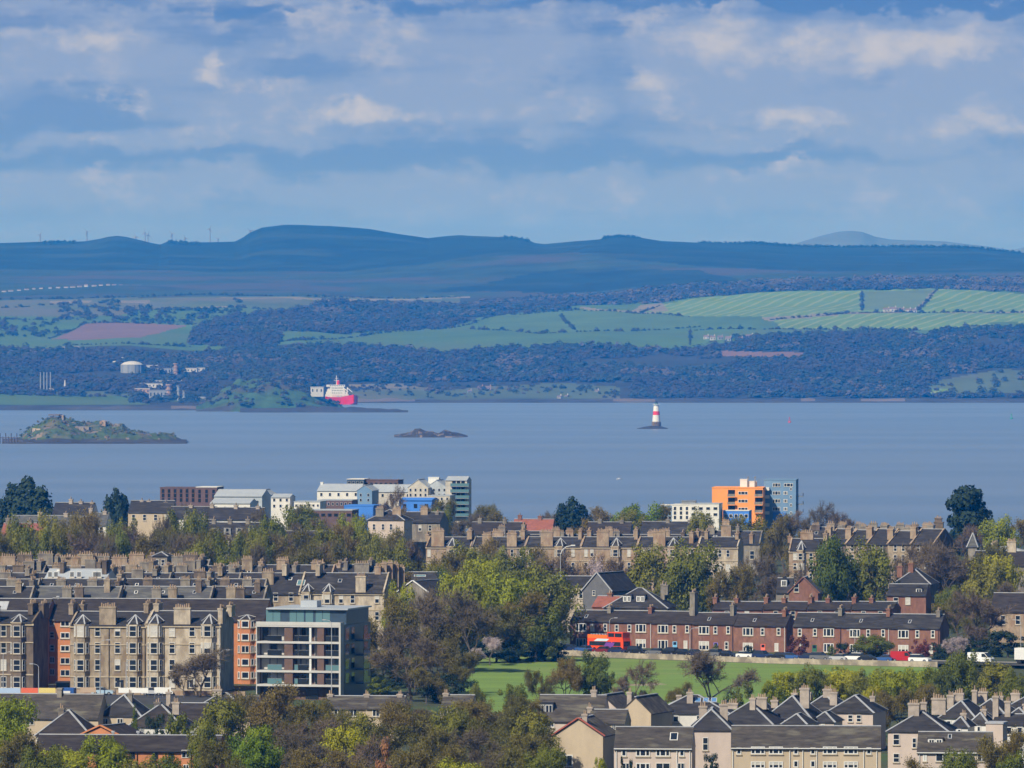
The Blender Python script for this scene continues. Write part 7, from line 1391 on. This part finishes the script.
for i, (p_, y, w_, h_, lb, wl, rs) in enumerate([(152, 370, 14, 5, 'long pale terminal shed right of the big domed tank', FWH, .1), (163, 373, 16, 5, 'pale grey terminal shed behind the process tower', FGR, .1), (177, 374, 8, 7, 'tall grey terminal block on the far left shore', FGR, .05), (190, 372, 14, 4, 'white roofed terminal shed at the right of the far works', FWH, .1), (201, 371, 8, 4, 'small white terminal shed nearest the headland', FWH, .1), (150, 388, 26, 4.5, 'long white pipe shed at the front of the far works', FWH, .1), (142, 393, 16, 5, 'low tan terminal shed by the far water', FPK, .1), (158, 397, 18, 9, 'grey process block standing on the far shore', FGR, .05), (206, 400, 30, 4, 'long low white shed on the far shore left of the headland', FWH, .1), (170, 381, 30, 3, 'white pipe rack on the far works', FWH, .1), (57, 391, 14, 2, 'flat white shed between the four masts and the white cone', FWH, .1), (26, 390, 14, 2, 'flat white shed left of the four masts', FWH, .1), (317, 394, 13, 6.5, 'white terminal building on the headland left of the ship', FWH, .1)]):
    if i == 12:
        o = far_house(p_, y, w_, h_, lb, 'industrial building', None, wl, FWH, 'terminal_building', rs, d=water_d(411.5) + 75, chim=False); o.location.z = y2z(y, o.location.y)
    else: far_house(p_, y, w_, h_, lb, 'industrial building', 'terminal buildings on the far left shore' if i not in (12,) else None, wl, FGR if i % 3 else FWH, 'terminal_building', rs, chim=False)
def far_tower(px_, y, yt, wpx, label, name, cat, m, grp=None, tip=.8, d=None):
    d = d or far_at(px_, y); q = d / F; z = far_z(px_, d) - 1; h_ = y2z(yt, d) - z; r = wpx * q / 2; o = empty(name, (px2x(px_, d), d, z), 0, label, cat, grp); b = MB(); b.lathe([(r, -2), (r * (1 + tip) / 2, h_ * .5), (r * tip, h_)], 0, 10); b.build('shaft', [m], o); b = MB()
    for f in ((.35, .68, .97) if tip > .5 else (.06,)): b.lathe([(r * 1.25, h_ * f), (r * 1.25, h_ * f + r * .5), (r * .5, h_ * f + r * .5)], 0, 10)
    b.build('platform', [m], o)
for i, p_ in enumerate((40.5, 44, 47, 50.5)): far_tower(p_, 391, 372, 1.4, f'slim pale mast, {nth(i, 4)} in the row of four on the far left shore', 'works_mast', 'mast', FGR, 'four pale masts on the far left shore')
far_tower(65, 391, 380, 3.6, 'white tapering cone tower right of the four masts', 'cone_tower', 'tower', FWH, None, .25)
for p_, y, yt, w_, lb in ((169, 398, 385, 5.5, 'pinkish square process column in the far works'), (178.5, 399, 386, 3.4, 'grey process column right of the pinkish column'), (184, 400, 391, 3, 'short grey process column near the beach'), (176, 374, 364, 4.5, 'tan process tower behind the far works')): far_tower(p_, y, yt, w_, lb, 'process_column', 'tower', FPK if w_ > 4 else FGR, 'process columns in the far works')
# ---------------- wind turbines on the skyline
TW = mat('turbine_grey', (.20, .21, .23), .6, .05, .1)
TB = [(40, 231), (87, 227.5), (136, 233), (145, 229), (148, 231), (172, 230), (185, 235), (210, 225), (218, 236), (250, 227)]
for i, (p_, yt) in enumerate(TB):
    d = 15600; zg = far_z(p_, d) - 6; q = d / F; zt = y2z(yt, d); Rb = 9 * (.8 if p_ in (185, 218) else 1.0) * q / 2; hub = zt - Rb * .9
    o = empty('wind_turbine', (px2x(p_, d), d, zg), R(rnd.uniform(-30, 30)), f'wind turbine on the far hill skyline, {nth(i, len(TB))}', 'wind turbine', 'wind turbines on the far skyline'); b = MB(); b.tube((0, 0, 0), (0, 0, hub - zg), 1.5, 1.0, 0, 8); b.build('tower', [TW], o)
    b = MB(); b.box(-1.2, 1.2, -2.5, 4, hub - zg - 1.2, hub - zg + 1.4); b.build('nacelle', [TW], o); a0 = rnd.uniform(0, 2)
    for k in range(3):
        a = a0 + k * 2 * pi / 3; b = MB(); ex, ez = cos(a) * Rb, sin(a) * Rb; b.hull([(-sin(a) * .9, -3, cos(a) * .9), (sin(a) * .9, -3, -cos(a) * .9), (sin(a) * .9, -2.6, -cos(a) * .9), (-sin(a) * .9, -2.6, cos(a) * .9)], [(ex - sin(a) * .25, -3, ez + cos(a) * .25), (ex + sin(a) * .25, -3, ez - cos(a) * .25), (ex + sin(a) * .25, -2.7, ez - cos(a) * .25), (ex - sin(a) * .25, -2.7, ez + cos(a) * .25)]); b.build('blade', [TW], o, (0, 0, hub - zg))
# ================================================================ the air
HZ = MB(); HZ.box(-6500, 6500, -220, 25500, -15.4, 470)
hm = bpy.data.materials.new('haze_air'); hm.use_nodes = True; ht = hm.node_tree; ht.nodes.clear()
pv = ht.nodes.new('ShaderNodeVolumePrincipled'); pv.inputs['Color'].default_value = (0.004, 0.27, 1.0, 1)
pv.inputs['Absorption Color'].default_value = (1, 1, 1, 1)
pv.inputs['Density'].default_value = 6.2e-5; pv.inputs['Anisotropy'].default_value = 0.0
mo = ht.nodes.new('ShaderNodeOutputMaterial'); ht.links.new(pv.outputs[0], mo.inputs['Volume'])
ho = HZ.build('haze', [hm]); ho['kind'] = 'stuff'
